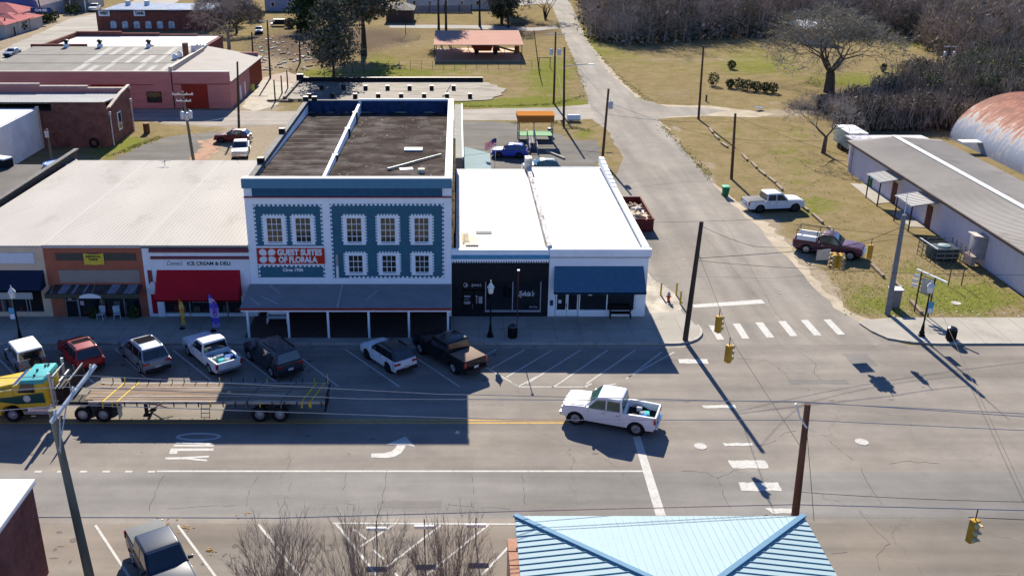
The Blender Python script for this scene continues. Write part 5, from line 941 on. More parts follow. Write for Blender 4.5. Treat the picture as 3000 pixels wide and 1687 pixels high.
def vehicle(name,label,kind,pm,loc,heading,L=4.6,W=1.85,H=1.7,belt=1.02,hood=.98,r=.36,ov=(.9,.95),cab=None,roofm=None,group=None,cover=None,rims=RIM,gl=CARG,category='car',rack=False,cargo=False,extras=None,bedrail=None,hl=1):
    v=T(name,label,category,(0,0,0),group); h=L/2; xf,xr=h-ov[0],-h+ov[1]; zb=.30 if kind!='pickup' else .42
    w=W/2; skin=.13; gw=w-.045
    if kind=='pickup':
        cab=cab or (.95,-1.15); c0,c1=cab; bz=bedrail or belt+.02; fl=.78
        top=[(h-.02,zb+.12),(h,hood-.28),(h-.10,hood-.06),(h-.5,hood+.0),(c0+.25,belt+.06),(c0-.3,belt),(c1-.05,belt),(c1-.12,bz),(-h+.02,bz),(-h,bz-.08),(-h+.03,zb+.18),(-h+.12,zb)]
        ctop=[(h-.02,zb+.12),(h,hood-.28),(h-.10,hood-.04),(h-.5,hood+.04),(c0+.25,belt+.09),(c0-.3,belt),(c1-.02,belt),(c1-.1,belt),(c1-.1,fl),(-h+.09,fl),(-h+.09,bz),(-h,bz),(-h,bz-.08),(-h+.03,zb+.18),(-h+.12,zb)]
        crn=[(c0+.25,belt+.03),(c0-.55,H-.03),(c0-.85,H),(c1+.25,H),(c1+.1,H-.04),(c1,belt-.03)]
    else:
        q=cab or (1.05,.25,-1.55,-2.05); ws,rf,rb,rr=q
        back=-h+.02
        if kind=='suv': rb,rr=min(rb,-h+.62),-h+.13
        top=[(h-.03,zb+.1),(h,hood-.36),(h-.07,hood-.16),(h-.4,hood-.03),(ws,belt),(rr+.1,belt+.02),(back+.04,belt-.02),(back-.02,belt-.35),(back+.03,zb+.15),(back+.1,zb)]
        ctop=[(h-.03,zb+.1),(h,hood-.36),(h-.07,hood-.13),(h-.4,hood),(ws,belt+.03),(rr+.1,belt+.02),(back+.04,belt-.02),(back-.02,belt-.35),(back+.03,zb+.15),(back+.1,zb)]
        crn=[(ws,belt-.02),(rf,H-.03),(rf-.35,H),(rb+.3,H-.01),(rb,H-.05),(rr,belt-.02)]
    out=side_outline(top,L,zb,(xf,xr),r)
    body=MB(); body.prism(out,-w,-w+skin); body.prism(out,w-skin,w)
    cen=ctop+[(h-.1,zb)]; body.prism(cen,-w+skin,w-skin)
    # plan taper at both ends and slight tuck of the shoulders
    vs=[]
    for x,y,z in body.v:
        t_=max(0,(abs(x)-(h-.55))/.55); k=1-.09*t_*t_-(.035 if z>belt-.1 else 0)-(.02 if z<zb+.1 else 0)
        vs.append((x,y*k,z))
    body.v=vs
    # crown (roof block) with sides leaning in
    wr=gw-(.07 if kind=='jeep' else .13 if kind=='pickup' else .19); z0=belt-.02
    def yy(z): return gw+(wr-gw)*max(0,min(1,(z-z0)/(H-z0)))
    n=len(crn); b0=len(body.v)
    roof=MB(); 
    roof.v=[(x,-yy(z)+.0,z) for x,z in crn]+[(x,yy(z),z) for x,z in crn]; roof.f=[tuple(range(n)),tuple(range(n,2*n))[::-1]]+[((i+1)%n,i,n+i,n+(i+1)%n) for i in range(n)]; roof.m=[0]*len(roof.f)
    roof.build('cab' if kind=='pickup' else 'roof',roofm or pm,v,bevel=.085,seg=3)
    body.build('body',pm,v,bevel=.06,ang=28,seg=3)
    ch=MB(); ch.box(-h+.25,h-.25,-w+.25,w-.25,.22,zb+.16)
    for ax in (xf,xr):
        for s in (-1,1): ch.tube((ax,s*(w-skin-.14),r),(ax,s*(w-skin+.012),r),r+.10,r+.10,16)
    ch.build('chassis',CHS,v)
    for ax in (xf,xr):
        for s in (-1,1): wheel(v,ax,s*(w-.13),r,.24,rims,s)
    # glazing, a few mm proud of the crown
    def sidepoly(pts,s): 
        return [(x,s*(yy(z)+.012),z) for x,z in pts]
    zt=H-.13; zl=belt+.05
    if kind=='pickup': fx=lambda z:(c0+.25)+((c0-.55)-(c0+.25))*(z-belt)/(H-belt); rx=lambda z:c1+.1*(z-belt)/(H-belt); mids=[(c0+c1)/2-.05] if c0-c1>1.7 else []
    else: fx=lambda z:ws+(rf-ws)*(z-belt)/(H-belt); rx=lambda z:rr+(rb-rr)*(z-belt)/(H-belt); mids=[(ws+rr)/2+.15]+([rr+.85] if L>4.3 and kind=='suv' else [])
    xa,xb=fx(zl)-.22,rx(zl)+.14
    cuts=[xa]+mids+[xb]
    for s in (-1,1):
        for i in range(len(cuts)-1):
            a_,b_=cuts[i]-(.04 if i else 0),cuts[i+1]+(.04 if i<len(cuts)-2 else 0)
            ta=fx(zt)-.14 if i==0 else a_; tb=rx(zt)+.12 if i==len(cuts)-2 else b_
            if ta-tb<.1: continue
            p=sidepoly([(a_,zl),(ta,zt),(tb,zt),(b_,zl)],s); p2=[(x,y-s*.03,z) for x,y,z in p]
            MB().add(p+p2,[(0,1,2,3) if s>0 else (3,2,1,0),(4,5,1,0),(5,6,2,1),(6,7,3,2),(7,4,0,3)]).build('side_window',gl,v)
    def scr(fn,za,zb_,nm,off):
        ya,yb_=yy(za)-.07,yy(zb_)-.09; MB().add([(fn(za)+off,-ya,za),(fn(za)+off,ya,za),(fn(zb_)+off,yb_,zb_),(fn(zb_)+off,-yb_,zb_),(fn(za)-off*2,-ya,za),(fn(za)-off*2,ya,za),(fn(zb_)-off*2,yb_,zb_),(fn(zb_)-off*2,-yb_,zb_)],[(0,1,2,3) if off>0 else (3,2,1,0),(0,4,5,1),(1,5,6,2),(2,6,7,3),(3,7,4,0)]).build(nm,gl,v)
    scr(fx,belt+.10,H-.07,'windshield',.028); scr(rx,belt+.07,H-.12,'rear_window',-.028)
    # lamps, bumpers, plate, mirrors, door seams
    k=.91
    for s in (-1,1):
        MB().obox((h-.06,s*(w*k-.2),hood-.30),(.12,.34,.16)).build('headlight',LAMPW,v,bevel=.02)
        if kind=='pickup': MB().obox((-h+.05,s*(w*k-.04),belt-.20),(.14,.16,.36)).build('taillight',LAMPR,v,bevel=.02)
        elif kind=='jeep': MB().obox((-h,s*(w*k-.12),.86),(.06,.14,.18)).build('taillight',LAMPR,v)
        else: MB().obox((-h+.07,s*(w*k-.16),belt-.16),(.16,.42,.15)).build('taillight',LAMPR,v,bevel=.02)
        mx=(c0 if kind=='pickup' else ws-.3)-.02; MB().obox((mx,s*(w+.10),belt+.10),(.12,.24,.17)).build('mirror',pm,v,bevel=.03)
    bm_=CHR if kind=='pickup' and extras!='dark' else TRIM
    MB().obox((h+.03,0,zb+.14),(.14,W*.88,.22)).build('front_bumper',bm_,v,bevel=.03); MB().obox((-h-.04,0,zb+.12),(.16,W*.88,.2)).build('rear_bumper',bm_,v,bevel=.03)
    MB().obox((h-.0,0,hood-.32),(.05,W*.5,.26)).build('grille',CHR if kind=='pickup' else TRIM,v)
    MB().obox((-h-.03,0,belt-.42 if kind!='pickup' else zb+.32),(.03,.36,.16)).build('number_plate',PLATE,v)
    sm=MB(); xs=[xa+.02]+mids+[xb-.02]
    for x in xs:
        for s in (-1,1): sm.box(x-.008,x+.008,*sorted((s*(w*.965-.01),s*(w*.965+.012))),zb+.12,belt-.03)
    sm.build('door_seam',CHS,v)
    hd=MB()
    for x in xs[1:]:
        for s in (-1,1): hd.obox((x+.16,s*(w+.008),belt-.16),(.18,.03,.035))
    hd.build('door_handle',CHR if kind=='pickup' else pm,v)
    if kind=='pickup':
        inn=MB(); inn.box(-h+.1,c1-.12,-w+skin+.02,w-skin-.02,fl,fl+.02); inn.build('bed_liner',mat('bed_liner',(.02,.02,.022),rough=.8,dirt=(.1,.08,.06),damt=.2),v)
        if cover: MB().box(-h+.06,c1-.14,-w+.12,w-.12,bz+.005,bz+.05).build('bed_cover',cover,v,bevel=.015)
        rb=MB(); rb.box(c1-.4,c1-.2,-w+.2,w-.2,belt,belt+.02)
    if kind=='jeep':
        sp=MB().tube((-h-.06,-.15,.95),(-h-.30,-.15,.95),.40,.40,20); sp=sp.build('spare_wheel',TYRE,v,bevel=.04,ang=50); MB().tube((-h-.30,-.15,.95),(-h-.315,-.15,.95),.2,.2,14).build('rim',RIMD,sp)
    if kind=='suv':
        for s in (-1,1): MB().bar((rf-.5,s*(wr-.08),H+.03),(rb+.2,s*(wr-.08),H+.03),.04,.05).build('roof_rail',TRIM if extras!='rails' else CHR,v)
    if extras=='sunroof' or extras=='rails':
        MB().box(rb+.95,rf-.22,-wr+.13,wr-.13,H-.005,H+.008).build('sunroof',CARG,v)
    if rack:
        rk=MB(); zr=H+.15
        for x in (-h+.25,c1-.25,c0-.9):
            for s in (-1,1): rk.bar((x,s*(w-.08),belt if x<c1 else H-.05),(x,s*(w-.08),zr),.05)
            rk.bar((x,-w+.05,zr),(x,w-.05,zr),.05)
        for s in (-1,1): rk.bar((-h+.2,s*(w-.08),zr),(c0-.8,s*(w-.08),zr),.05)
        rk.build('ladder_rack',BLK,v)
        for s in (-1,1): tb=MB().obox(((c1-h)/2,s*(w-.30),belt+.22),(1.75,.42,.40)).build('tool_box',SIGNW,v,bevel=.02)
    if cargo:
        R=random.Random(len(label)); cm=[mat('cargo_blue',(.02,.10,.32)),mat('cargo_teal',(.05,.4,.42)),mat('cargo_grey',(.25,.27,.3)),mat('cargo_pale',(.5,.5,.48))]
        for i in range(cargo): MB().obox((R.uniform(-h+.4,c1-.5),R.uniform(-w+.4,w-.4),fl+.16),(R.uniform(.3,.6),R.uniform(.25,.45),.28),R.random()*3).build('cargo_bag',cm[(i+len(label))%4],v,bevel=.06)
    place(v,(loc[0],loc[1],0.012),math.radians(heading)); return v
def by_wheels(pf,pr,W,side,L,ov):
    """centre and heading from the ground contact points of the two near wheels (3000-wide picture units)"""
    a_,b_=g(pf[0],pf[1],0,1.),g(pr[0],pr[1],0,1.); hd=math.atan2(a_[1]-b_[1],a_[0]-b_[0]); h=L/2
    mx=((h-ov[0])+(-h+ov[1]))/2; cx=(a_[0]+b_[0])/2-mx*math.cos(hd); cy=(a_[1]+b_[1])/2-mx*math.sin(hd)
    nx,ny=-math.sin(hd),math.cos(hd); s=-side
    return (cx+nx*s*(W/2-.12),cy+ny*s*(W/2-.12)),math.degrees(hd)
HD=127.6; hv=(math.cos(math.radians(HD)),math.sin(math.radians(HD)))
def stall(rx,ry,L): return (rx+.32+hv[0]*L/2,ry-.32+hv[1]*L/2)
GP='vehicles parked nose in along the shop fronts'
WP=paint('paint_white',(.66,.68,.70)); SIL=paint('paint_silver',(.22,.255,.31),.3,.35); MRN=paint('paint_dark_red',(.10,.008,.012)); DKG=paint('paint_slate',(.045,.05,.06),.3,.3); BKP=paint('paint_black',(.008,.009,.012)); JBL=paint('paint_jeep_blue',(.13,.17,.25),.4)
vehicle('jeep','boxy grey blue jeep with white hard top and rear spare wheel','jeep',JBL,stall(-28.1,57.5,4.1),HD,L=4.1,W=1.8,H=1.78,belt=1.12,hood=1.1,r=.39,ov=(.6,.75),cab=(.55,.35,-1.85,-1.95),roofm=mat('hard_top_white',(.62,.63,.6),rough=.5,var=.04),rims=RIMD,group=GP,category='jeep')
vehicle('parked_suv','dark red suv with dark glass roof between the jeep and the silver suv','suv',paint('paint_bright_red',(.24,.010,.016)),stall(-24.35,57.7,4.6),HD,L=4.6,W=1.88,H=1.68,cab=(1.0,.1,-1.6,-2.15),extras='sunroof',group=GP,category='suv')
vehicle('parked_suv','silver suv with large dark sunroof in the shade of the shops','suv',SIL,stall(-19.95,57.55,4.95),HD,L=4.95,W=1.95,H=1.76,belt=1.06,hood=1.04,r=.38,cab=(1.2,.3,-1.8,-2.3),extras='rails',group=GP,category='suv')
vehicle('pickup_truck','old white pickup with open loaded bed parked beside the flag stand','pickup',WP,stall(-15.2,57.3,5.6),HD,L=5.6,W=1.95,H=1.78,belt=1.08,hood=1.06,r=.37,ov=(.95,1.15),cab=(.95,-.75),cargo=7,group=GP,category='pickup')
vehicle('parked_suv','boxy dark slate suv parked at the left end of the porch','suv',DKG,stall(-11.15,57.0,5.0),HD,L=5.0,W=1.98,H=1.86,belt=1.12,hood=1.12,r=.39,cab=(1.15,.45,-2.1,-2.35),group=GP,category='suv')
vehicle('parked_suv','small white suv with black roof in front of the porch','suv',WP,stall(-3.65,57.6,4.4),HD,L=4.4,W=1.82,H=1.63,cab=(.95,.1,-1.35,-2.0),roofm=mat('black_roof',(.012,.013,.018),rough=.3,coat=.5),rims=RIMD,group=GP,category='suv')
vehicle('pickup_truck','black pickup with tan bed cover at the right end of the row','pickup',BKP,stall(.9,57.3,5.9),HD,L=5.9,W=2.02,H=1.92,belt=1.2,hood=1.2,r=.42,ov=(.95,1.2),cab=(1.05,-1.15),cover=mat('tan_cover',(.19,.135,.10),rough=.8,var=.08),extras='dark',group=GP,category='pickup')
Lw,ow=5.6,(.9,1.1); loc,hd=by_wheels((1682,1241),(1866,1274),2.1,1,Lw,ow)
vehicle('pickup_truck','white crew cab pickup driving left across the middle of the junction road','pickup',WP,loc,hd,L=Lw,W=2.1,H=2.02,belt=1.26,hood=1.26,r=.43,ov=ow,cab=(1.2,-.85),cargo=4,gl=CARG2,category='pickup')
loc,hd=by_wheels((2324.6,620),(2226.8,624),2.0,-1,5.8,(.95,1.2))
vehicle('pickup_truck','white pickup with grey bed cover parked on the dirt verge','pickup',WP,loc,hd,L=5.8,W=2.0,H=1.92,belt=1.18,hood=1.18,r=.42,ov=(.95,1.2),cab=(1.05,-1.1),cover=mat('grey_cover',(.12,.12,.125),rough=.7,var=.06),rims=RIMD,category='pickup')
loc,hd=by_wheels((2487.7,762),(2360.7,742),2.0,-1,5.8,(.95,1.2))
vehicle('pickup_truck','maroon pickup with black ladder rack and white tool boxes','pickup',paint('paint_maroon',(.075,.018,.035)),loc,hd,L=5.8,W=2.0,H=1.9,belt=1.15,hood=1.13,r=.41,ov=(.95,1.2),cab=(1.0,-.7),rack=True,gl=CARG2,category='pickup')
vehicle('pickup_truck','dark blue pickup with grey bed cover at the bottom left','pickup',paint('paint_midnight',(.010,.022,.045),.35),(-13.65,36.85),-57,L=5.5,W=1.96,H=1.93,belt=1.2,hood=1.2,r=.42,ov=(.95,1.2),cab=(1.05,-1.15),cover=mat('pewter_cover',(.14,.15,.15),rough=.7,var=.05),category='pickup')
vehicle('parked_car','bright blue small suv parked on the dark lot behind the black shop','suv',paint('paint_blue',(.015,.06,.42)),(6.3,114.5),172,L=4.3,W=1.8,H=1.62,cab=(.9,.1,-1.5,-1.95),rims=RIMD)
x,y=g(1362,404,1.4); vehicle('parked_car','grey teal car half hidden behind the white corner roof','suv',paint('paint_teal_grey',(.09,.15,.19)),(x,y+.2),180,L=4.3,W=1.8,H=1.55,cab=(.95,.1,-1.5,-1.95),gl=CARG2)
vehicle('parked_car','glossy dark red hatchback in the dirt yard behind the shops','suv',MRN,(-28.6,122.2),176,L=4.5,W=1.82,H=1.58,cab=(.95,.05,-1.4,-2.05),rims=RIMD)
vehicle('pickup_truck','silver blue pickup facing the camera behind the cream roof','pickup',SIL,(-26.2,115.4),-82,L=5.4,W=1.9,H=1.8,belt=1.1,hood=1.1,r=.38,ov=(.95,1.1),cab=(.95,-1.0),category='pickup')
x,y=uv(1165,150); vehicle('pickup_truck','distant white pickup at the far end of the left road','pickup',WP,(x,y+2),-84,L=5.8,W=2.1,H=1.95,belt=1.2,hood=1.2,r=.42,cab=(1.05,-1.15),category='pickup')
x,y=g(600+665/4.2933,430/4.2933,0,1.); vehicle('parked_car','small distant light blue car in the rubbish strewn yard','sedan',paint('paint_pale_blue',(.20,.30,.40)),(x,y+1.8),-80,L=4.4,W=1.8,H=1.45,belt=.9,hood=.86,cab=(.9,.1,-1.1,-1.6))
x,y=uv(380,645); vehicle('parked_car','distant pale car on the far left road behind the pink warehouse','sedan',SIL,(x-1,y-6),-92,L=4.5,W=1.8,H=1.45,belt=.9,hood=.86,cab=(.9,.1,-1.1,-1.6))
# ---------------------------------------------------------------- flatbed lorry (built where it stands, nose to the left)
YN=50.95; YF=YN+2.45
def X(u3,y=YN,v3=1180): return yz(u3/K,v3/K,y)[0]
zdk=yz(500/K,1176/K,YN)[1]
S=T('flatbed_truck','yellow and teal semi truck pulling a long empty wooden flatbed trailer','truck',(-22,YN,0))
YEL_P=paint('paint_yellow',(.62,.42,.035)); TEAL=mat('teal_roof',(.06,.36,.36),rough=.45,var=.06,coat=.3); GRN=paint('paint_dark_green',(.01,.06,.05)); STEEL=mat('dark_steel',(.035,.03,.028),rough=.7,metal=.3,var=.3); PALU=mat('polished_alu',(.55,.55,.53),rough=.3,metal=.6,var=.1)
xw=X(38,YN,1222); zc0=.95
hood=MB(); hp=[(-28.9,.55),(-28.95,1.25),(-28.6,1.75),(-26.75,2.12),(-26.3,2.2),(-26.3,1.0),(-26.0,.95),(-26.0,.5)]+[(xw+.66*math.cos(a_),.5+.68*math.sin(a_)) for a_ in [PI*i/10 for i in range(0,11)]]+[(xw-.7,.45)]
hood.prism(hp,YN+.02,YN+.42); hood.prism(hp,YF-.42,YF-.02); hood.prism([(-28.9,.6),(-28.95,1.3),(-28.6,1.85),(-26.75,2.3),(-26.3,2.4),(-26.3,.6)],YN+.42,YF-.42); hood.build('hood',YEL_P,S,bevel=.09,ang=25,seg=3)
cabm=MB(); ny=.10
zr0=yz(110/K,1116/K,YN+.25)[1]; zr0=max(2.7,min(3.2,zr0))
cp=[(-26.35,.95),(-26.35,2.35),(-25.75,zr0-.1),(-25.5,zr0),(-24.45,zr0+.03),(-24.4,.95)]
n=len(cp); yl=lambda z:max(0,(z-2.1))*.10
cabm.v=[(x,YN+.05+yl(z),z) for x,z in cp]+[(x,YF-.05-yl(z),z) for x,z in cp]; cabm.f=[tuple(range(n)),tuple(range(n,2*n))[::-1]]+[((i+1)%n,i,n+i,n+(i+1)%n) for i in range(n)]; cabm.m=[0]*len(cabm.f); cabm.build('cab',YEL_P,S,bevel=.08)
rf=MB(); rp=[(-26.3,zr0-.55),(-25.75,zr0+.06),(-24.45,zr0+.14),(-24.36,zr0-.12)]; n=4
rf.v=[(x,YN+.10,z) for x,z in rp]+[(x,YF-.10,z) for x,z in rp]; rf.f=[(0,1,2,3),(7,6,5,4)]+[((i+1)%n,i,n+i,n+(i+1)%n) for i in range(n)]; rf.m=[0]*6; rf=rf.build('roof_fairing',TEAL,S,bevel=.06)
mb=MB(); [mb.obox((-25.3+dx,YN+dy,zr0+.17),(.1,.16,.1)) for dx,dy in ((.2,.6),(.1,1.3),(.35,1.9),(.5,2.0))]; mb.build('roof_lamp',BLK,rf)
MB().add([(-26.33,YN+.2,2.42),(-26.33,YF-.2,2.42),(-25.86,YF-.3,zr0-.2),(-25.86,YN+.3,zr0-.2)],[(3,2,1,0)]).build('windshield',CARG,S)
y_=YN+.05+.04
for s,yv in ((-1,YN+.05),(1,YF-.05)):
    a_=MB(); q=[(-26.0,2.0),(-25.75,2.55),(-25.0,2.55),(-25.0,2.0)]; a_.prism(q,yv+s*.005,yv+s*.03) if False else a_.prism(q,*sorted((yv+s*.01-(.0 if s<0 else 0),yv+s*.035))); a_.build('side_window',CARG,S,bevel=.01)
    MB().prism([(-28.2,1.55),(-26.2,1.75),(-24.5,2.0),(-24.45,1.35),(-26.2,1.25)],*sorted((yv+s*.012,yv+s*.045))).build('green_stripe',GRN,S)
    MB().disc((-25.5,yv+s*.05,1.62),.22,'y',.02,18).build('round_emblem',PLATE,S)
    MB().tube((-24.05,yv-s*.15,.9),(-24.05,yv-s*.15,3.2),.09,n=10).build('exhaust_stack',PALU,S)
    MB().box(-25.9,-24.2,*sorted((yv+s*.0,yv-s*.35)),.55,.75).build('step',PALU,S)
    MB().tube((-24.3,yv-s*.3,.75),(-25.6,yv-s*.3,.75),.3,n=14).build('fuel_tank',PALU,S)
MB().box(-28.9,-21.0,YN+.75,YF-.75,.75,1.0).build('chassis',STEEL,S)
mb=MB(); mb.obox((-23.75,YN+1.2,1.6),(.5,1.3,.8)); mb.build('air_tank_box',STEEL,S)
mb=MB()   # rack behind the cab
for yy_ in (YN+.35,YF-.35): mb.box(-23.98,-23.9,yy_-.05,yy_+.05,1.0,2.9)
mb.box(-23.98,-23.9,YN+.3,YF-.3,2.82,2.92); mb.box(-23.98,-23.9,YN+.3,YF-.3,2.0,2.06); mb.build('headache_rack',PALU,S)
for y_ in (YN+.7,YF-.9): MB().box(-23.72,-23.62,y_-.1,y_+.55,2.35,2.5).build('rack_panel',mat('bright_panel',(.7,.68,.6)),S)
mb=MB(); mb.box(-22.9,-22.86,YN+.1,YF-.1,2.75,2.83); mb.box(-22.9,-22.86,YN+.1,YN+.18,zdk,2.8); mb.box(-22.9,-22.86,YF-.18,YF-.1,zdk,2.8); mb.k=0; mb.build('front_rack',PALU,S)
MB().box(-22.86,-22.83,YN+.2,YF-.2,zdk,2.75).build('dark_bulkhead',STEEL,S)
def bigwheel(x,y,s,r=.51):
    o=MB().tube((x,y-.14,r),(x,y+.14,r),r,r,24).build('wheel',TYRE,S,bevel=.04,ang=50); ye=y+s*.145
    MB().tube((x,ye,r),(x,ye-s*.02,r),r*.56,r*.56,18).build('rim',RIM,o); MB().tube((x,ye+s*.05,r),(x,ye,r),r*.2,r*.28,12).build('hub',PALU,o)
xd=[X(243,YN,1222),X(303,YN,1222)]; xt=[X(761,YN,1222),X(820,YN,1222)]
for x in [xw]+xd+xt:
    bigwheel(x,YN+.18,-1); bigwheel(x,YF-.18,1)
mb=MB(); [mb.tube((x,YN+.3,.51),(x,YF-.3,.51),.12,n=8) for x in xd+xt]; mb.build('axle',STEEL,S)
DK0,DK1=X(243,YN,1178),X(951,YN,1178)
WOOD=mat('deck_wood',(.20,.145,.10),rough=.9,var=.3,scale=1.3,fine=.2,fscale=18,stretch=(.25,3,1),dirt=(.33,.29,.24),damt=.5,dscale=.8)
DKP=MB(); pl=15
for i in range(pl):
    a_=YN+.12+(YF-YN-.24)*i/pl; inset=.95*min(1,abs(a_-(YN+YF)/2)/1.1) if False else 0; DKP.box(DK0+(.55 if i in(0,pl-1) else 0),DK1,a_+.006,a_+(YF-YN-.24)/pl-.006,zdk-.06,zdk-.002)
DKP.build('deck',WOOD,S)
mb=MB(); mb.box(DK0+.3,DK1,YN,YN+.115,zdk-.16,zdk+.004); mb.box(DK0+.3,DK1,YF-.115,YF,zdk-.16,zdk+.004); mb.build('side_rail',mat('rail_alu',(.30,.27,.235),rough=.7,var=.25,scale=2),S)
mb=MB(); mb.box(DK0+.2,DK1,YN+.62,YN+.68,zdk,zdk+.02); mb.box(DK0+.2,DK1,YF-.68,YF-.62,zdk,zdk+.02); mb.build('deck_strip',mat('strip_alu',(.36,.32,.28),rough=.7,var=.2),S)
mb=MB(); mb.box(DK0+.9,DK1-.1,YN+.75,YN+.9,zdk-.5,zdk-.07); mb.box(DK0+.9,DK1-.1,YF-.9,YF-.75,zdk-.5,zdk-.07)
for i in range(26): x=DK0+.8+i*(DK1-DK0-1)/25; mb.box(x-.03,x+.03,YN+.12,YF-.12,zdk-.16,zdk-.065)
mb.build('frame_beam',STEEL,S)
YST=mat('yellow_strap',(.55,.40,.05),rough=.8,var=.1); BST=mat('grey_strap',(.12,.12,.12))
for x3,m_ in ((330,YST),(372,YST),(905,YST),(930,YST),(745,BST),(845,BST)):
    x=X(x3,YN+1,1150); mb=MB(); mb.bar((x-.28,YN-.012,zdk+.01),(x+.28,YF+.012,zdk+.012),.10,.012); mb.bar((x-.28,YN-.015,zdk),(x-.30,YN-.02,zdk-.42),.09,.012); mb.build('strap',m_,S)
for i in range(19):     # stake pockets and winches on both rails
    x=DK0+1.0+i*.73; mt=YST if i%4==1 else STEEL
    MB().box(x-.025,x+.025,YF,YF+.045,zdk-.22,zdk+.30).build('stake',mt,S)
    MB().box(x-.03,x+.03,YN-.04,YN,zdk-.34,zdk-.0).build('stake_pocket',mt,S)
mb=MB(); mb.box(DK1-.02,DK1+.05,YN+.05,YF-.05,zdk-.28,zdk); mb.box(DK1-.1,DK1,YN+.3,YF-.3,.55,.68); mb.bar((DK1-.05,YN+.6,.6),(DK1-.05,YN+.6,zdk-.2),.08); mb.bar((DK1-.05,YF-.6,.6),(DK1-.05,YF-.6,zdk-.2),.08); mb.build('rear_bumper',STEEL,S)
for s_,yv in ((0,YN+.5),(1,YF-.5)):
    x=X(420,YN,1200); mb=MB(); mb.box(x-.09,x+.09,yv-.09,yv+.09,.28,zdk-.1); mb.box(x-.2,x+.2,yv-.15,yv+.15,.2,.28); mb.bar((x+.1,yv,.5),(x+1.3,yv,zdk-.2),.05); mb.bar((x+.1,yv,zdk-.3),(x+1.4,yv,.7),.04); mb.build('landing_leg',STEEL,S)
MB().box(X(345,YN,1200)-.02,X(345,YN,1200)+.02,YN+.02,YN+.6,.2,.95).build('mud_flap',PLATE,S)
mb=MB(); x=X(585,YN,1200); mb.bar((x,YN+.1,.25),(x+.12,YN+.1,zdk-.2),.03); mb.bar((x+.5,YN+.1,.25),(x+.62,YN+.1,zdk-.2),.03); [mb.bar((x+.02,YN+.1,.3+k_*.3),(x+.56,YN+.1,.3+k_*.3),.03) for k_ in range(4)]; mb.build('side_ladder',STEEL,S)
MB().obox((DK1-.1,YF-.1,zdk+.35),(.05,.05,.6)).build('flag_stick',YST,S)
# ---------------------------------------------------------------- skip with timber, box trailer
D=T('skip_container','dark red open skip heaped with broken timber beside the corner shop','dumpster',(15.7,86.3,0)); SKM=mat('skip_red',(.13,.022,.02),rough=.6,var=.25,dirt=(.07,.04,.03),damt=.4)
x0,x1,y0,y1,hz=15.75,18.3,86.3,93.6,1.3
mb=MB(); mb.box(x0,x1,y0,y0+.08,.12,hz); mb.box(x0,x1,y1-.08,y1,.12,hz); mb.box(x0,x0+.08,y0+.08,y1-.08,.12,hz); mb.box(x1-.08,x1,y0+.08,y1-.08,.12,hz); mb.box(x0+.08,x1-.08,y0+.08,y1-.08,.12,.2); mb.build('shell',SKM,D)
mb=MB(); mb.box(x0-.03,x1+.03,y0-.03,y0,hz-.12,hz+.02); mb.box(x1,x1+.05,y0,y1,hz-.1,hz+.02); [mb.box(x1,x1+.04,y,y+.1,.15,hz-.1) for y in (87.5,89,90.5,92)]; mb.build('rib',mat('skip_rib',(.17,.03,.028),var=.2),D)
R=random.Random(17); tm=[mat('scrap_wood_pale',(.55,.44,.30),var=.2),mat('scrap_wood_white',(.6,.58,.54),var=.1),mat('scrap_wood_brown',(.30,.2,.12),var=.2)]
mb=MB()
for i in range(110):
    mb.k=R.choice((0,0,0,1,1,2)); x,y=R.uniform(x0+.4,x1-.4),R.uniform(y0+.3,y1-2.2); mb.obox((x,y,.55+R.random()*.75),(R.uniform(.4,1.5),R.uniform(.06,.28),R.uniform(.03,.10)),R.random()*PI,R.uniform(-.5,.5),R.uniform(-.5,.5))
tag(mb.build('scrap_timber',tm,origin=(x0,y0,.2)),'heap of broken pale boards filling the red skip','timber heap',kind='stuff')
pa=g(2152,372); r=T('box_trailer','small pale enclosed box trailer parked at the far end of the metal warehouse','trailer',(46.9,112,0))
bx,by=47.4,116.0
mb=MB(); mb.box(bx,bx+2.3,by,by+4.8,.55,2.45); mb.build('box',mat('trailer_side',(.24,.30,.29),rough=.5,var=.2,dirt=(.12,.13,.12),damt=.4),r,bevel=.04); mb=MB(); mb.box(bx-.02,bx+2.32,by-.02,by+4.82,2.45,2.5); mb.build('roof',SIGNW,r)
for dy in (1.8,2.6): MB().disc((bx-.02,by+dy,.36),.36,'x',.24).build('wheel',TYRE,r)
MB().bar((bx+1.1,by-.9,.5),(bx+1.1,by,.55),.1).build('hitch',BLK,r)
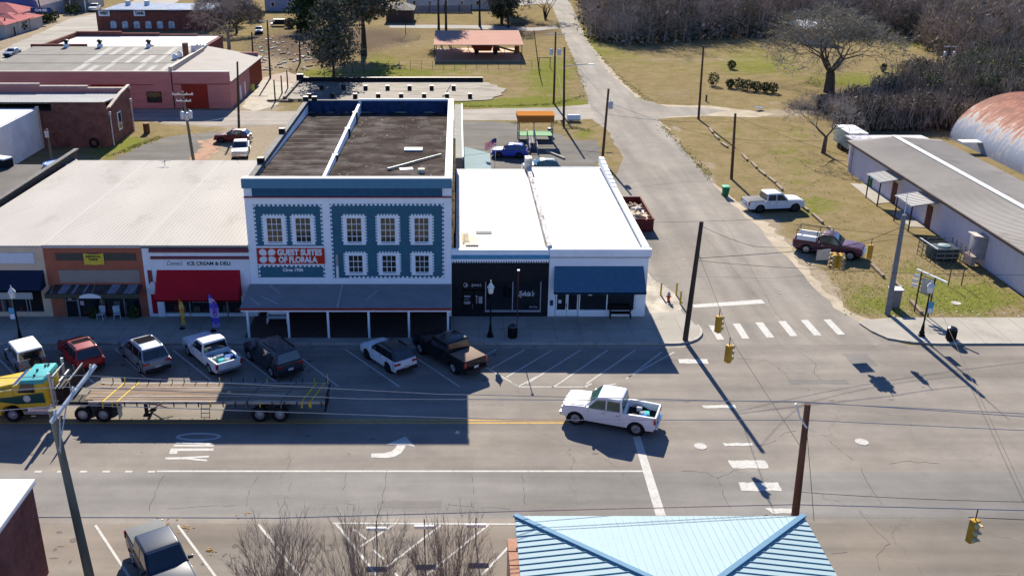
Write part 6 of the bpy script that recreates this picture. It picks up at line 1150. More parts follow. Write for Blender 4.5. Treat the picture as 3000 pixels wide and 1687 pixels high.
# ================================================================ poles, wires, lamps, signals
POLE=mat('pole_wood',(.055,.042,.033),var=.3,scale=2,stretch=(1,1,.2)); POLB=mat('pole_brown',(.10,.055,.035),var=.3,scale=2,stretch=(1,1,.2)); POLG=mat('pole_grey_green',(.13,.13,.105),var=.25,scale=2,stretch=(1,1,.2)); CONP=mat('pole_concrete',(.17,.175,.19),var=.15,scale=2)
TANK=mat('transformer_grey',(.42,.45,.50),rough=.4,var=.08); CERAM=mat('insulator',(.55,.57,.6),rough=.3); WIRE=mat('wire_dark',(.06,.055,.05),rough=.6); WIREP=mat('wire_pale',(.42,.38,.36),rough=.5)
def pole(label,bx,by,tx,tz,r=.15,m=POLE,arms=(),tanks=(),name='utility_pole',group=None,ty=None):
    o=T(name,label,'utility pole',(bx,by,0),group); ty=by if ty is None else ty
    MB().tube((bx,by,-.1),(tx,ty,tz),r*1.15,r*.8,10).build('shaft',m,o)
    f=lambda z:(bx+(tx-bx)*z/tz,by+(ty-by)*z/tz)
    for z,l,dx in arms:
        x,y=f(z); MB().bar((x-l/2*math.cos(dx),y-r-l/2*math.sin(dx),z),(x+l/2*math.cos(dx),y-r+l/2*math.sin(dx),z),.11,.12).build('crossarm',mat('crossarm_pale',(.38,.36,.34),var=.2),o)
        for k in (-.46,-.2,.2,.46): MB().lathe((x+l*k*math.cos(dx),y-r+l*k*math.sin(dx),z+.06),[(.05,0),(.07,.08),(.03,.2)],6).build('insulator',CERAM,o)
    for z,dx in tanks:
        x,y=f(z); q=MB().lathe((x+dx,y-.1,z),[(.24,0),(.27,.05),(.27,.75),(.22,.82),(.1,.9)],12).build('transformer',TANK,o,smooth=True)
        MB().lathe((x+dx-.08,y-.1,z+.85),[(.04,0),(.05,.2),(.02,.28)],6).build('bushing',CERAM,q)
    return o
def gp(u,v): return g(u,v)
tops={}
def P_(key,label,bu,bv,tu,tv,**k):
    b=g(bu,bv); t=yz(tu,tv,b[1]); tops[key]=(t[0],b[1],t[1]); return pole(label,b[0],b[1],t[0],t[1],**k)
bx,by=-30.3,112.5; t=yz(459,230,by); tops['p2']=(t[0],by,t[1])
pole('pole with crossarms and three pale transformers behind the cream roof',t[0]+.45,by,t[0],t[1],r=.16,m=POLG,arms=((t[1]-.35,2.4,0),(t[1]-1.1,1.7,0)),tanks=((t[1]-3.2,-.45),(t[1]-3.1,.48),(t[1]-3.3,.02)))
P_('p3','plain pole in front of the pink garage corner',601,322,597,155)
P_('p4','tall thin pole with small crossarm at the edge of the brown gravel',680,197,672,50,arms=((9.5,2.6,0),))
P_('p5','bare pole in the middle of the rubble yard',755,158,752,75)
P_('p55','short bare pole beyond the pink garage roof',636,133,633,80)
P_('p6','pole with crossarm and two transformers on the grass corner',1393,260,1398,80,arms=((10.2,2.7,0),),tanks=((7.2,-.6),(7.2,.6)))
o=P_('p7','pole with long street light arm above the back street corner',1418,318,1420,118)
t=tops['p7']; MB().path([(t[0],t[1],8.0),(t[0]+1.5,t[1]-.3,8.3),(t[0]+3.2,t[1]-.6,8.45)],.05).build('lamp_arm',TANK,o); MB().obox((t[0]+3.6,t[1]-.65,8.42),(.8,.3,.14)).build('lamp_head',SIGNW,o,bevel=.04)
x,y=t[0],t[1]
P_('p8','pole with one transformer standing between corner shop and side street',1515,405,1531,223,m=POLB,tanks=((yz(1531,223,g(1515,405)[1])[1]-2.3,.42),))
P_('p9','plain pole at the junction of back road and side street, far right side',1757,300,1770,115,m=POLB)
P_('p10','shorter plain pole in the brown verge right of the side street',1840,450,1850,285,m=POLB)
P_('p11','dark leaning pole on the pavement corner by the hydrant',1723,858,1765,557,r=.17)
o=P_('p12','grey concrete pole with thin mast on the right pavement',2232,790,2275,540,r=.19,m=CONP); t=tops['p12']; MB().tube((t[0],t[1],t[2]-.1),(t[0]-.05,t[1],t[2]+1.75),.035,.02,6).build('mast',CERAM,o)
P_('p13','distant pole with two transformers in the thicket',2383,190,2390,115,arms=((4.9,2.2,0),),tanks=((3.2,-.8),(3.2,.8)),r=.22)
t=yz(2032,1015,39.4); tops['p14']=(t[0],39.4,t[1]); o=pole('brown pole with raised white bracket behind the pale blue metal roof',16.35,39.4,t[0],t[1],r=.17,m=POLB)
MB().path([(t[0]+.05,39.2,t[1]-1.15),(t[0]-.35,39.2,t[1]-.6),(t[0]-.62,39.2,t[1]+.12)],.045).build('bracket',CERAM,o)
t=yz(130,1030,36.6); tops['p1']=(t[0],36.6,t[1]); o=pole('large grey green pole with slanted pale crossarm at the lower left',-16.95,36.6,t[0],t[1],r=.19,m=POLG)
a_,b_=yz(240,918,38.4),yz(128,1062,35.6); MB().bar((a_[0],38.4,a_[1]),(b_[0],35.6,b_[1]),.12,.14).build('crossarm',mat('crossarm_bright',(.50,.55,.60),var=.15),o)
mb=MB(); mb.bar((t[0]+.1,36.4,t[1]-1.9),(yz(170,1000,36.9)[0],36.9,yz(170,1000,36.9)[1]),.05); mb.bar((t[0]+.15,36.4,t[1]-2.0),(yz(150,1040,36.2)[0],36.2,yz(150,1040,36.2)[1]),.05); mb.build('brace',mat('brace_grey',(.3,.33,.38)),o)
for q in (.1,.5,.9):
    p=[a_[0]*q+b_[0]*(1-q),38.4*q+35.6*(1-q),a_[1]*q+b_[1]*(1-q)]; MB().lathe((p[0],p[1],p[2]+.06),[(.05,0),(.08,.1),(.03,.25)],6).build('insulator',CERAM,o)
# leaning thin tree-like pole behind carport
a_=g(1357,185); b_=yz(1343,75,a_[1]); tag(MB().tube((a_[0],a_[1],0),(b_[0],a_[1],b_[1]),.12,.06,6).build('leaning_pole',POLE,origin=(*a_,0)),'thin dark leaning pole right of the pink carport','pole')
x,y=g(125,400,0); x,y=-47.2,110.5; tz=yz(118,325,y)[1]; o=T('short_meter_pole','short grey wooden pole with meter box in front of the dark brick wall','utility pole',(x,y,0)); MB().tube((x,y,0),(x,y,max(3,tz)),.16,.13,8).build('shaft',POLG,o); MB().box(x-.2,x+.2,y-.35,y-.15,max(3,tz)-.9,max(3,tz)-.2).build('meter_box',TANK,o)
# catenary wires
def wire(label,ps,r=.014,sag=.35,m=WIRE,cat='power line',group='overhead wires'):
    out=[]
    for (p,q) in zip(ps[:-1],ps[1:]):
        d=math.dist(p,q); s=sag*d/20
        for i in range(13):
            t_=i/12
            if out and i==0: continue
            out.append((p[0]+(q[0]-p[0])*t_,p[1]+(q[1]-p[1])*t_,p[2]+(q[2]-p[2])*t_-4*s*t_*(1-t_)))
    tag(MB().path(out,r,4).build('overhead_wire',m,origin=ps[0]),label,cat,group)
def at(u,v,y): q=yz(u,v,y); return (q[0],y,q[1])
p1t=tops['p1']; 
wire('uppermost pale wire from the left crossarm towards the brown pole',[at(-40,952,40),at(200,943,38),at(1100,990,38.6),at(2020,1012,39.4),at(2620,1042,38)],r=.018,sag=.0,m=WIREP)
wire('second pale wire from the left crossarm to the bracket of the brown pole',[at(-40,985,39),at(160,972,37),at(900,1002,38),at(2008,1009,39.3),at(2620,1050,37)],r=.018,sag=.0,m=WIREP)
wire('lowest of the three pale wires, crossing the turn arrow',[at(-40,1035,37),at(175,1017,36),at(1280,1055,38),at(2030,1056,39.4),at(2620,1084,38)],r=.018,sag=.0,m=WIREP)
wire('thick grey cable bundle low across the road to the blue roof',[at(60,1300,37),at(700,1302,37.5),at(1300,1285,38.5),at(1995,1268,39.4),at(2620,1284,38)],r=.026,sag=0,m=WIREP)
wire('thin dark wire from the brown pole sloping to the right edge',[at(2005,1236,39.4),at(2620,1262,37)],r=.014,sag=.2)
wire('thin guy wire dropping from the brown pole to the blue roof',[at(2028,1060,39.4),at(2048,1310,36)],r=.012,sag=0)
p11=tops['p11']; p12=tops['p12']; c11=(p11[0]-.1,p11[1],6.25)
def hang(u,v,z): q=g(u,v,z); return (*q,z)
TLs=[('traffic signal over the first crosswalk bar, seen from behind',1805,835,4.95,0),('traffic signal hanging just below the other one over the near end of the crosswalk',1830,910,4.8,0),('single signal hanging in front of the maroon pickup bumper',2186,650,4.95,2.6),('signal hanging alone at the bottom right of the picture',2441,1361,5.0,.35)]
AMB=mat('signal_amber',(.42,.24,.03),rough=.5,var=.15); VIS=mat('signal_visor',(.55,.42,.22),rough=.6,var=.1); LENS=mat('signal_lens',(.02,.02,.02),rough=.2)
def signal(label,x,y,z,rot,name='traffic_signal'):
    o=T(name,label,'traffic light',(0,0,0),'hanging traffic signals')
    MB().obox((0,0,.52),(.34,.26,1.05)).build('housing',AMB,o,bevel=.03)
    for k in range(3):
        zz_=.18+.34*k; q=MB(); n=9; vs=[]
        for j in range(n): a_=-.25+ (PI+.5)*j/(n-1); vs+=[(.15*math.cos(a_),-.13,zz_+.15*math.sin(a_)),(.15*math.cos(a_),-.38+.1*(1-math.sin(a_)),zz_+.15*math.sin(a_)-.03)]
        vs2=[(vx*.86,vy,zz_+(vz-zz_)*.86) for vx,vy,vz in vs]; q.add(vs,[(2*j,2*j+1,2*j+3,2*j+2) for j in range(n-1)]); q.add(vs2,[(2*j,2*j+2,2*j+3,2*j+1) for j in range(n-1)]); q.build('visor',VIS,o)
        MB().disc((0,-.135,zz_),.12,'y',.02,14).build('lens',LENS,o)
    MB().tube((0,0,1.04),(0,0,1.55),.025,n=6).build('hanger',BLK,o)
    place(o,(x,y,z),rot); return o
for lab,u,v,z,rot in TLs:
    x,y=g(u,v,z); signal(lab,x,y,z,PI*.5+.5 if rot==0 else rot)
# cluster with plate sign
x,y=g(2103,672,4.75); o=T('signal_cluster','cluster of four back to back signal heads hanging over the side street','traffic light',(x,y,4.75))
for k in range(4):
    a_=k*PI/2+.5; cx_,cy_=x+.28*math.cos(a_),y+.28*math.sin(a_); MB().obox((cx_,cy_,5.25),(.3,.3,1.0),a_).build('signal_head',AMB,o,bevel=.03)
    for j in range(3): MB().tube((cx_+.12*math.cos(a_),cy_+.12*math.sin(a_),4.92+.33*j),(cx_+.36*math.cos(a_),cy_+.36*math.sin(a_),4.89+.33*j),.13,.14,10,False).build('visor',VIS,o)
MB().tube((x,y,5.7),(x,y,6.2),.03).build('hanger',BLK,o)
a_=g(2052,652,4.7); b_=g(2090,632,5.2); mb=MB(); xs,ys_=(a_[0]+b_[0])/2,(a_[1]+b_[1])/2; mb.obox((xs,ys_,5.0),(1.05,.03,.8),.15); tag(mb.build('street_sign',mat('sign_back',(.34,.36,.38),rough=.4,metal=.3),origin=(xs,ys_,4.6)),'grey rectangular plate hung from the span wire beside the signal cluster','sign')
h1=hang(1803,800,6.0); ref=[(c11),(27,65.5,5.9)]
X1,Y1=g(1805,835,4.95); X2,Y2=g(1830,910,4.8); X3,Y3=g(2103,672,4.75); X4,Y4=g(2186,650,4.95)
wire('span wire carrying the signal cluster between corner pole and concrete pole',[c11,(X3,Y3,6.2),(X4,Y4,6.45),(p12[0],p12[1],p12[2]-.9)],r=.02,sag=.05,cat='span wire')
wire('span wire from the corner pole down to the brown pole by the blue roof',[(p11[0],p11[1],6.6),(X1,Y1,6.45),(X2,Y2,6.3),(tops['p14'][0],39.4,tops['p14'][2]-2.3)],r=.016,sag=.02,cat='span wire')
wire('upper thin wire from the corner pole sloping right past the verge',[(p11[0],p11[1],p11[2]-.3),at(1900,620,64),at(2262,600,67)],r=.014,sag=.5)
wire('thin wire from the corner pole to the far right through the maroon pickup',[(p11[0],p11[1],6.1),at(2100,678,64),at(2620,690,66)],r=.014,sag=.2)
wire('faint wire crossing the side street in front of the skip',[at(1500,560,80),at(1900,552,80),at(2350,600,80)],r=.012,sag=.1)
wire('wire from the concrete pole past the lamp to the bottom right traffic signal',[(p12[0],p12[1],p12[2]-.9),at(2420,900,50),at(2600,1290,36)],r=.014,sag=.0)
wire('span wire of the bottom right signal running off the right edge',[at(2436,1300,32.6),at(2620,1308,32)],r=.016,sag=0,cat='span wire')
p7=tops['p7']; p8=tops['p8']; p9=tops['p9']; p10=tops['p10']; p6=tops['p6']
wire('pair end wire between the light arm pole and the shop corner pole',[(p7[0],p7[1],7.2),(p8[0],p8[1],5.0)],sag=.5); wire('wire from the corner shop pole across the side street to the verge',[(p8[0],p8[1],7.0),at(1800,345,110),at(2100,352,112)],sag=.4)
wire('wire crossing the side street towards the shorter verge pole',[(p8[0],p8[1],5.6),(p10[0],p10[1],6.4)],sag=.5); wire('wire from the shorter verge pole towards the box trailer',[(p10[0],p10[1],7.0),at(2130,395,112)],sag=.2)
wire('pale service wire from the transformer pole down towards the light arm pole',[(p6[0],p6[1],8),(p7[0],p7[1],4)],m=WIREP); wire('pale guy wire right of the transformer pole reaching the road edge',[(p6[0],p6[1],10),at(1480,262,138)],m=WIREP,sag=0)
wire('pale service wire crossing the road from the light arm pole',[(p7[0],p7[1],10),at(1560,290,130)],m=WIREP,sag=.1)
p2=tops['p2']; wire('service drop from the three transformer pole to the pink garage',[(p2[0],p2[1],4.6),at(672,250,140)],m=WIREP,sag=.6); wire('lower service drop from the three transformer pole to the pink garage wall',[(p2[0],p2[1],4.4),at(665,278,140)],m=WIREP,sag=.5)
wire('wire from the three transformer pole down to the cream roof on its right',[(p2[0],p2[1],4.0),(-21,92,5.6)],sag=.3); wire('wire from the three transformer pole to the dark brick building',[(p2[0],p2[1],4.2),(-44,121,4.6)],sag=.3)
wire('wire draped from the flag side to the orange stand pole',[at(1160,392,100),at(1300,375,105),(p8[0],p8[1],4.6)],sag=.1)
# ---------------------------------------------------------------- street lamps, bins, hydrant
LGLASS=mat('lamp_globe',(.72,.72,.68),rough=.3,var=.05); IRON=mat('black_iron',(.008,.008,.009),rough=.5)
def street_lamp(label,x,y,banner=0,zb=.125):
    o=T('street_lamp',label,'street lamp',(x,y,zb),'period style street lamps')
    MB().lathe((x,y,zb),[(.24,0),(.25,.08),(.18,.14),(.19,.3),(.13,.42),(.10,.75),(.075,.9),(.06,1.0),(.05,3.1),(.07,3.14),(.05,3.2),(.09,3.3)],12).build('post',IRON,o,smooth=True)
    MB().lathe((x,y,zb),[(.10,3.3),(.17,3.36),(.21,3.7),(.22,3.75)],8).build('lantern',LGLASS,o); MB().lathe((x,y,zb),[(.26,3.75),(.25,3.82),(.13,4.02),(.06,4.1),(.02,4.3)],8).build('cap',mat('lamp_cap',(.6,.61,.58),rough=.4),o)
    if banner:
        bl=MB(); bl.box(x+banner*.06,x+banner*.44,y-.02,y+.02,zb+1.75,zb+2.6); q=bl.build('banner',mat('banner_blue',(.10,.32,.52),rough=.7,var=.1),o); MB().prism([(x+banner*.1,zb+2.15),(x+banner*.4,zb+2.1),(x+banner*.4,zb+1.78),(x+banner*.1,zb+1.78)],y-.03,y-.021).build('banner_print',SIGNW,q); MB().tube((x,y,zb+2.62),(x+banner*.5,y,zb+2.62),.015,n=5).build('banner_arm',IRON,o)
    return o
x,y=g(49,868); street_lamp('lamp with blue banner standing in front of the tan store',x,y+.3,-1)
x,y=g(1233,850); street_lamp('lamp without banner in front of the black shop',x,y,0)
x,y=g(2317,848); street_lamp('lamp with blue banner beside the sign frame on the right pavement',x,y,1)
BINM=mat('bin_black',(.012,.012,.013),rough=.5)
for lab,u,v in (('black litter bin in the shade before the black shop',1289,852),('black litter bin in the sun on the right pavement',2390,858)):
    x,y=g(u,v); o=T('litter_bin',lab,'trash bin',(x,y,.12),'round black litter bins'); MB().lathe((x,y,.12),[(.26,0),(.30,.05),(.32,.8),(.33,.84)],16).build('drum',BINM,o); MB().lathe((x,y,.12),[(.34,.84),(.30,.92),(.18,1.0),(.16,1.0),(.15,.95)],16).build('lid',mat('bin_lid',(.03,.03,.035),rough=.3),o)
    mb=MB(); [mb.bar((x+.325*math.cos(a_),y+.325*math.sin(a_),.2),(x+.335*math.cos(a_),y+.335*math.sin(a_),.9),.03) for a_ in [i*PI/8 for i in range(16)]]; mb.build('slats',IRON,o)
x,y=g(1300,848); o=T('thin_lamp_pole','thin rusty pole with tiny light beside the shaded litter bin','pole',(x,y,.12)); zt=yz(1303,680,y)[1]; MB().tube((x,y,.12),(x,y,zt),.035,n=6).build('shaft',mat('rust_pole',(.09,.04,.03)),o); MB().obox((x,y-.05,zt+.03),(.16,.2,.08)).build('light_head',SIGNW,o)
x,y=g(1681,758); o=T('fire_hydrant','red fire hydrant with pale blue cap between yellow bollards','hydrant',(x,y,0)); MB().lathe((x,y,0),[(.15,0),(.16,.08),(.11,.1),(.11,.55),(.14,.58)],12).build('barrel',mat('hydrant_red',(.36,.02,.015),rough=.4),o); MB().lathe((x,y,.58),[(.14,0),(.12,.12),(.05,.2),(.04,.26)],10).build('bonnet',mat('hydrant_cap',(.25,.3,.4)),o); mb=MB(); mb.tube((x-.2,y,.42),(x+.2,y,.42),.06,n=8); mb.tube((x,y-.22,.4),(x,y,.4),.07,n=8); mb.build('outlets',mat('hydrant_red'),o)
for i,(u,v,lab) in enumerate(((1662,742,'yellow bollard nearest the corner shop wall'),(1701,742,'yellow bollard furthest back on the street side of the hydrant'),(1711,764,'yellow bollard nearest the corner pole'))):
    x,y=g(u,v); tag(MB().lathe((x,y,0),[(.07,0),(.07,1.0),(.04,1.06)],10).build('bollard',mat('bollard_yellow',(.52,.36,.03),rough=.6,var=.1,dirt=(.3,.2,.05),damt=.3),origin=(x,y,0)),lab,'bollard','yellow bollards round the hydrant')
# wheelie bins
def wheelie(label,u,v,lid,gr='green wheeled bins'):
    x,y=g(u,v); o=T('wheelie_bin',label,'wheelie bin',(x,y,0),gr); m_=mat('bin_green',(.015,.14,.06),rough=.5)
    MB().add([(x-.25,y-.28,.05),(x+.25,y-.28,.05),(x+.25,y+.28,.05),(x-.25,y+.28,.05),(x-.33,y-.36,1.0),(x+.33,y-.36,1.0),(x+.33,y+.36,1.0),(x-.33,y+.36,1.0)],[(0,3,2,1),(4,5,6,7),(0,1,5,4),(1,2,6,5),(2,3,7,6),(3,0,4,7)]).build('tub',m_,o,bevel=.03)
    MB().obox((x,y,1.05),(.74,.82,.10)).build('lid',lid,o,bevel=.03); [MB().disc((x+s*.27,y+.3,.12),.12,'x',.06,12).build('wheel',BLK,o) for s in (-1,1)]
wheelie('green wheeled bin at the road edge near the shorter verge pole',1824,493,mat('bin_lid_green',(.10,.42,.26),rough=.5)); wheelie('green wheeled bin with sky blue lid beside the warehouse porch',2192,470,mat('bin_lid_blue',(.10,.40,.52),rough=.5))
# directional sign frame, cabinet, stakes
o=T('sign_frame','frame of white route signs seen from behind on two thin posts','sign frame',(34.7,66.9,0)); pa,pb=g(2300,783),g(2333,800); za=yz(2303,683,pa[1])[1]
for p in (pa,pb): MB().box(p[0]-.04,p[0]+.04,p[1]-.04,p[1]+.04,0,za).build('post',mat('dark_post',(.05,.045,.04)),o)
mb=MB(); mb.bar((pa[0]-.2,pa[1]+.4,za+.05),(pb[0]+.5,pb[1]-.8,za-.05),.12,.09); mb.build('top_bar',SIGNW,o)
for k in range(3): MB().obox((pa[0]-.25,pa[1]+.2,za-.38-.38*k),(.42,.05,.22),-.6).build('sign_plate',SIGNW,o)
mb=MB(); [mb.bar((pa[0],pa[1],za-.25-.33*k),(pb[0]+.1,pb[1],za-.25-.33*k),.05) for k in range(5)]; mb.build('rails',mat('dark_post'),o)
mb=MB(); mb.obox(((pa[0]+pb[0])/2,(pa[1]+pb[1])/2,za-.95),(.9,.03,1.2),math.atan2(pb[1]-pa[1],pb[0]-pa[0])); mb.build('grey_panel',mat('sign_back'),o)
x,y=g(2246,771); o=T('traffic_cabinet','grey utility cabinet with bright white top beside the concrete pole','cabinet',(x,y,0)); MB().box(x-.4,x+.4,y-.3,y+.3,0,1.45).build('case',mat('cabinet_grey',(.19,.18,.17),var=.1),o,bevel=.02); MB().box(x-.48,x+.48,y-.38,y+.38,1.45,1.53).build('top',SIGNW,o)
for lab,u,v in (('left one of two thin stakes in the right lawn',2385,718),('right one of two thin stakes in the right lawn',2418,718)):
    x,y=g(u,v); tag(MB().tube((x,y,0),(x,y,1.55),.04,n=6).build('stake',mat('stake_green',(.05,.06,.04)),origin=(x,y,0)),lab,'stake','thin stakes in the lawn')
x,y=g(1776,255); tag(MB().tube((x,y,0),(x,y,1.0),.13,n=7).build('stump_post',POLE,origin=(x,y,0)),'short dark post near the junction beyond the hedge row','post')
# air conditioning by the warehouse
x,y=g(2345,655); o=T('condenser_pen','dark fenced pen holding an air conditioner by the warehouse wall','air conditioner',(40.4,77.5,0))
MB().box(40.9,43.0,78.4,80.0,.1,1.15).build('condenser',mat('dark_teal_case',(.04,.06,.07),rough=.5),o,bevel=.03); mb=MB(); mb.bar((40.4,80.4,1.5),(40.6,77.4,1.5),.07); mb.build('white_rail',SIGNW,o)
mb=MB()
for a_,b_ in (((40.4,80.4),(40.6,77.4)),((40.6,77.4),(43.4,77.5)),((43.4,77.5),(43.4,80.6)),((43.4,80.6),(40.4,80.4))):
    for z in (.3,.7,1.1,1.45): mb.bar((*a_,z),(*b_,z),.035)
    for t_ in (0,.25,.5,.75): px,py=a_[0]+(b_[0]-a_[0])*t_,a_[1]+(b_[1]-a_[1])*t_; mb.bar((px,py,0),(px,py,1.5),.05)
mb.build('pen_fence',mat('pen_grey',(.10,.10,.10)),o); MB().lathe((42,79.2,1.15),[(.5,0),(.5,.1),(.2,.2)],12).build('fan_cover',mat('fan_teal',(.3,.38,.37)),o)
o=T('ductwork_unit','pale duct unit fixed to the warehouse wall beside the fenced pen','duct',(44,78,0)); MB().box(43.7,44.56,77.2,78.4,.6,2.6).build('duct',mat('duct_lilac',(.30,.29,.31),var=.15),o,bevel=.04); MB().obox((43.9,77.7,2.68),(1.1,1.3,.08),0,.15).build('cap',mat('duct_cap',(.55,.48,.44)),o); MB().box(43.3,43.7,76.9,78.2,.2,1.0).build('fan_box',mat('fan_box_tan',(.33,.27,.24)),o)
# timber wheel stops along the verge
LG=mat('log_timber',(.22,.17,.12),var=.3,scale=3); TSL=['farthest timber stop, nearest the far verge pole','second farthest timber stop','third timber stop from the far end','fourth timber stop from the far end, before the shorter pole','timber stop just right of the shorter verge pole','second timber stop after the shorter verge pole','third timber stop after the shorter verge pole','fourth timber stop, above the white pickup','timber stop touching the back of the white pickup bonnet','timber stop just in front of the white pickup','grey timber stop between the two parked pickups','timber stop behind the ladder rack of the maroon pickup','timber stop at the maroon pickup front bumper','long brown timber stop left of the concrete pole','pale timber stop behind the grey cabinet','timber stop at the foot of the route sign frame']
for i,(a_,b_) in enumerate((((1784,325),(1793,336)),((1797,342),(1808,352)),((1815,362),(1830,372)),((1868,392),(1880,405)),((1890,410),(1903,424)),((1909,430),(1925,443)),((1933,448),(1950,462)),((1953,466),(1968,480)),((2008,514),(2032,532)),((2044,541),(2069,563)),((2083,573),(2104,594)),((2128,628),(2148,646)),((2192,668),(2222,698)),((2250,712),(2268,728)),((2290,760),(2318,790)))):
    pa,pb=g(*a_),g(*b_); tag(MB().bar((pa[0],pa[1],.12),(pb[0],pb[1],.12),.26,.24).build('timber_stop',LG,origin=(*pa,0)),TSL[i],'timber stop','row of timber wheel stops right of the side street')
# flags in front of the deli
def feather(label,u,v,cols,h=3.0,wd=.55,lean=.0,words='',tc=None):
    x,y=g(u,v); o=T('feather_flag',label,'flag',(x,y,.12),'tall feather flags'); MB().path([(x-.05,y,.12),(x-.05,y,h*.7),(x-.08+lean*.4,y,h*.93),(x+lean*.2,y,h)],.02,5).build('flag_pole',BLK,o)
    MB().lathe((x,y,.12),[(.22,0),(.2,.06),(.04,.08)],10).build('base',BLK,o)
    n=14; L_=[];R_=[]
    for i in range(n+1):
        t_=i/n; z=.45+(h-.5)*t_; wv=.04*math.sin(t_*9); wdt=wd*(1-max(0,(t_-.55)/.45)**2*.95); L_.append((x-.05+lean*t_*.15,y-.03+wv,z)); R_.append((x-.05+lean*t_*.15+wdt,y-.06-wv,z))
    q=None
    for j,c in enumerate(cols):
        i0,i1=j*n//len(cols),(j+1)*n//len(cols); mb=MB()
        for i in range(i0,i1): mb.add([L_[i],R_[i],R_[i+1],L_[i+1]],[(0,1,2,3)]); mb.add([(p[0],p[1]+.015,p[2]) for p in (L_[i],R_[i],R_[i+1],L_[i+1])],[(3,2,1,0)])
        q=mb.build('flag_cloth',c,o)
    return o,x,y
og=mat('flag_orange',(.55,.13,.03)); oy=mat('flag_yellow',(.6,.36,.08)); lp=mat('flag_lilac',(.38,.30,.60)); lb=mat('flag_blue',(.07,.10,.60)); lo=mat('flag_pale',(.50,.42,.62))
o,x,y=feather('orange and yellow feather flag before the red awning',459,830,[oy,og,oy,og,oy,og,mat('flag_rust',(.25,.07,.05))],h=2.75,wd=.36)
text('FOOD',.5,(x+.28,y-.085,.75),mat('flag_yellow_text',(.7,.5,.12)),o,rot=(PI/2,-PI/2,0),width=1.5,height=.26,bold=.012)
o,x,y=feather('blue and lilac feather flag beside the deli doorway',537,836,[lp,lb,lo,lp,lb,lo,lb],h=3.1,wd=.62,lean=-.4)
text('ICE CREAM',.5,(x+.42,y-.09,.7),mat('flag_violet_text',(.25,.06,.40)),o,rot=(PI/2,-PI/2,0),width=1.75,height=.30,bold=.012)
# benches and chairs
def bench(label,x,y,m,w=1.5,z=.125):
    o=T('bench',label,'bench',(x,y,z)); MB().box(x-w/2,x+w/2,y-.22,y+.22,z+.42,z+.47).build('seat',m,o); MB().box(x-w/2,x+w/2,y+.22,y+.27,z+.55,z+.92).build('backrest',m,o)
    for sx in (-1,1):
        for sy in (-1,1): MB().box(x+sx*w/2-.03,x+sx*w/2+.03,y+sy*.2-.03,y+sy*.2+.03,z,z+(.45 if sy<0 else .9)).build('leg',m,o)
        MB().box(x+sx*w/2-.03,x+sx*w/2+.03,y-.2,y+.22,z+.62,z+.67).build('armrest',m,o)
x,y=g(696,822); bench('white bench under the left end of the porch',x,y+.5,WTRIM,1.45)
x,y=g(1540,797); bench('black metal bench before the corner shop window',x+.5,FY-.35,IRON,1.5)
x,y=g(268,798); CHW=mat('plastic_white',(.55,.57,.62),rough=.5)
for lab,u,ln in (('left of two white plastic chairs outside the cafe',254,-.1),('right one of the two white plastic chairs, slightly turned',294,.35)):
    x=yz(u,795,FY-.5)[0]; o=T('plastic_chair',lab,'chair',(0,0,0),'white chairs outside the cafe'); MB().box(-.25,.25,-.25,.2,.38,.42).build('seat',CHW,o); MB().add([(-.24,.2,.42),(.24,.2,.42),(.24,.34,.9),(-.24,.34,.9),(-.24,.24,.42),(.24,.24,.42),(.24,.38,.9),(-.24,.38,.9)],[(0,1,2,3),(7,6,5,4),(0,4,5,1),(2,6,7,3),(1,5,6,2),(3,7,4,0)]).build('backrest',CHW,o)
    for sx in (-1,1):
        for sy in (-.22,.18): MB().bar((sx*.23,sy,0),(sx*.21,sy,.4),.04).build('leg',CHW,o)
    place(o,(x,FY-.45,.125),ln)
# flag on pole, panel signs, distant bits
x,y=4.0,103.0; tz=5.0; o=T('national_flag','american flag on a thin pole behind the black shop','flag',(x,y,0)); MB().tube((x,y,0),(x+.2,y,5.1),.03,n=6).build('flag_pole',TANK,o)
fl=[]; n=10
def fp(a_,b_): return (x+.2-1.25*a_,y-.1+.12*math.sin(a_*6),5.0-.75*b_-.55*a_+.06*math.sin(a_*7))
for s_ in range(7):
    mb=MB()
    for i in range(n): mb.add([fp(i/n,s_/7),fp((i+1)/n,s_/7),fp((i+1)/n,(s_+1)/7),fp(i/n,(s_+1)/7)],[(0,1,2,3)])
    mb.build('stripe',mat('flag_red',(.5,.04,.07)) if s_%2==0 else mat('flag_white',(.6,.5,.52)),o)
mb=MB()
for i in range(4): mb.add([tuple(a-b for a,b in zip(fp(i/n,0),(0,.02,0))),tuple(a-b for a,b in zip(fp((i+1)/n,0),(0,.02,0))),tuple(a-b for a,b in zip(fp((i+1)/n,.55),(0,.02,0))),tuple(a-b for a,b in zip(fp(i/n,.55),(0,.02,0)))],[(0,1,2,3)])
mb.build('canton',mat('flag_navy',(.02,.03,.12)),o)
for i,(u,v) in enumerate(((1105,1602),(1244,1596),(1394,1592))):      # T-shaped low posts in the hatched bay
    x,y=g(u,v-2,0,1.); o=T('bay_marker_post',('leftmost','middle','rightmost')[i]+' low post with white cross bar in the near hatched bay','post',(x,y,0),'low posts with white cross bars'); MB().tube((x,y,0),(x,y,1.5),.03,n=6).build('post',BLK,o); MB().box(x-.48,x+.48,y-.06,y+.06,.95,1.12).build('cross_bar',SIGNW,o)
x,y=g(600+1260/4.2933,385/4.2933,0,1.); o=T('skip_bin','dark green steel dumpster in the far yard','dumpster',(x,y,0)); MB().box(x-2,x+2,y,y+2.5,.2,2.2).build('body',mat('dumpster_green',(.012,.045,.045)),o); MB().box(x-2.05,x+2.05,y-.05,y+2.55,2.2,2.3).build('lid',BLK,o)
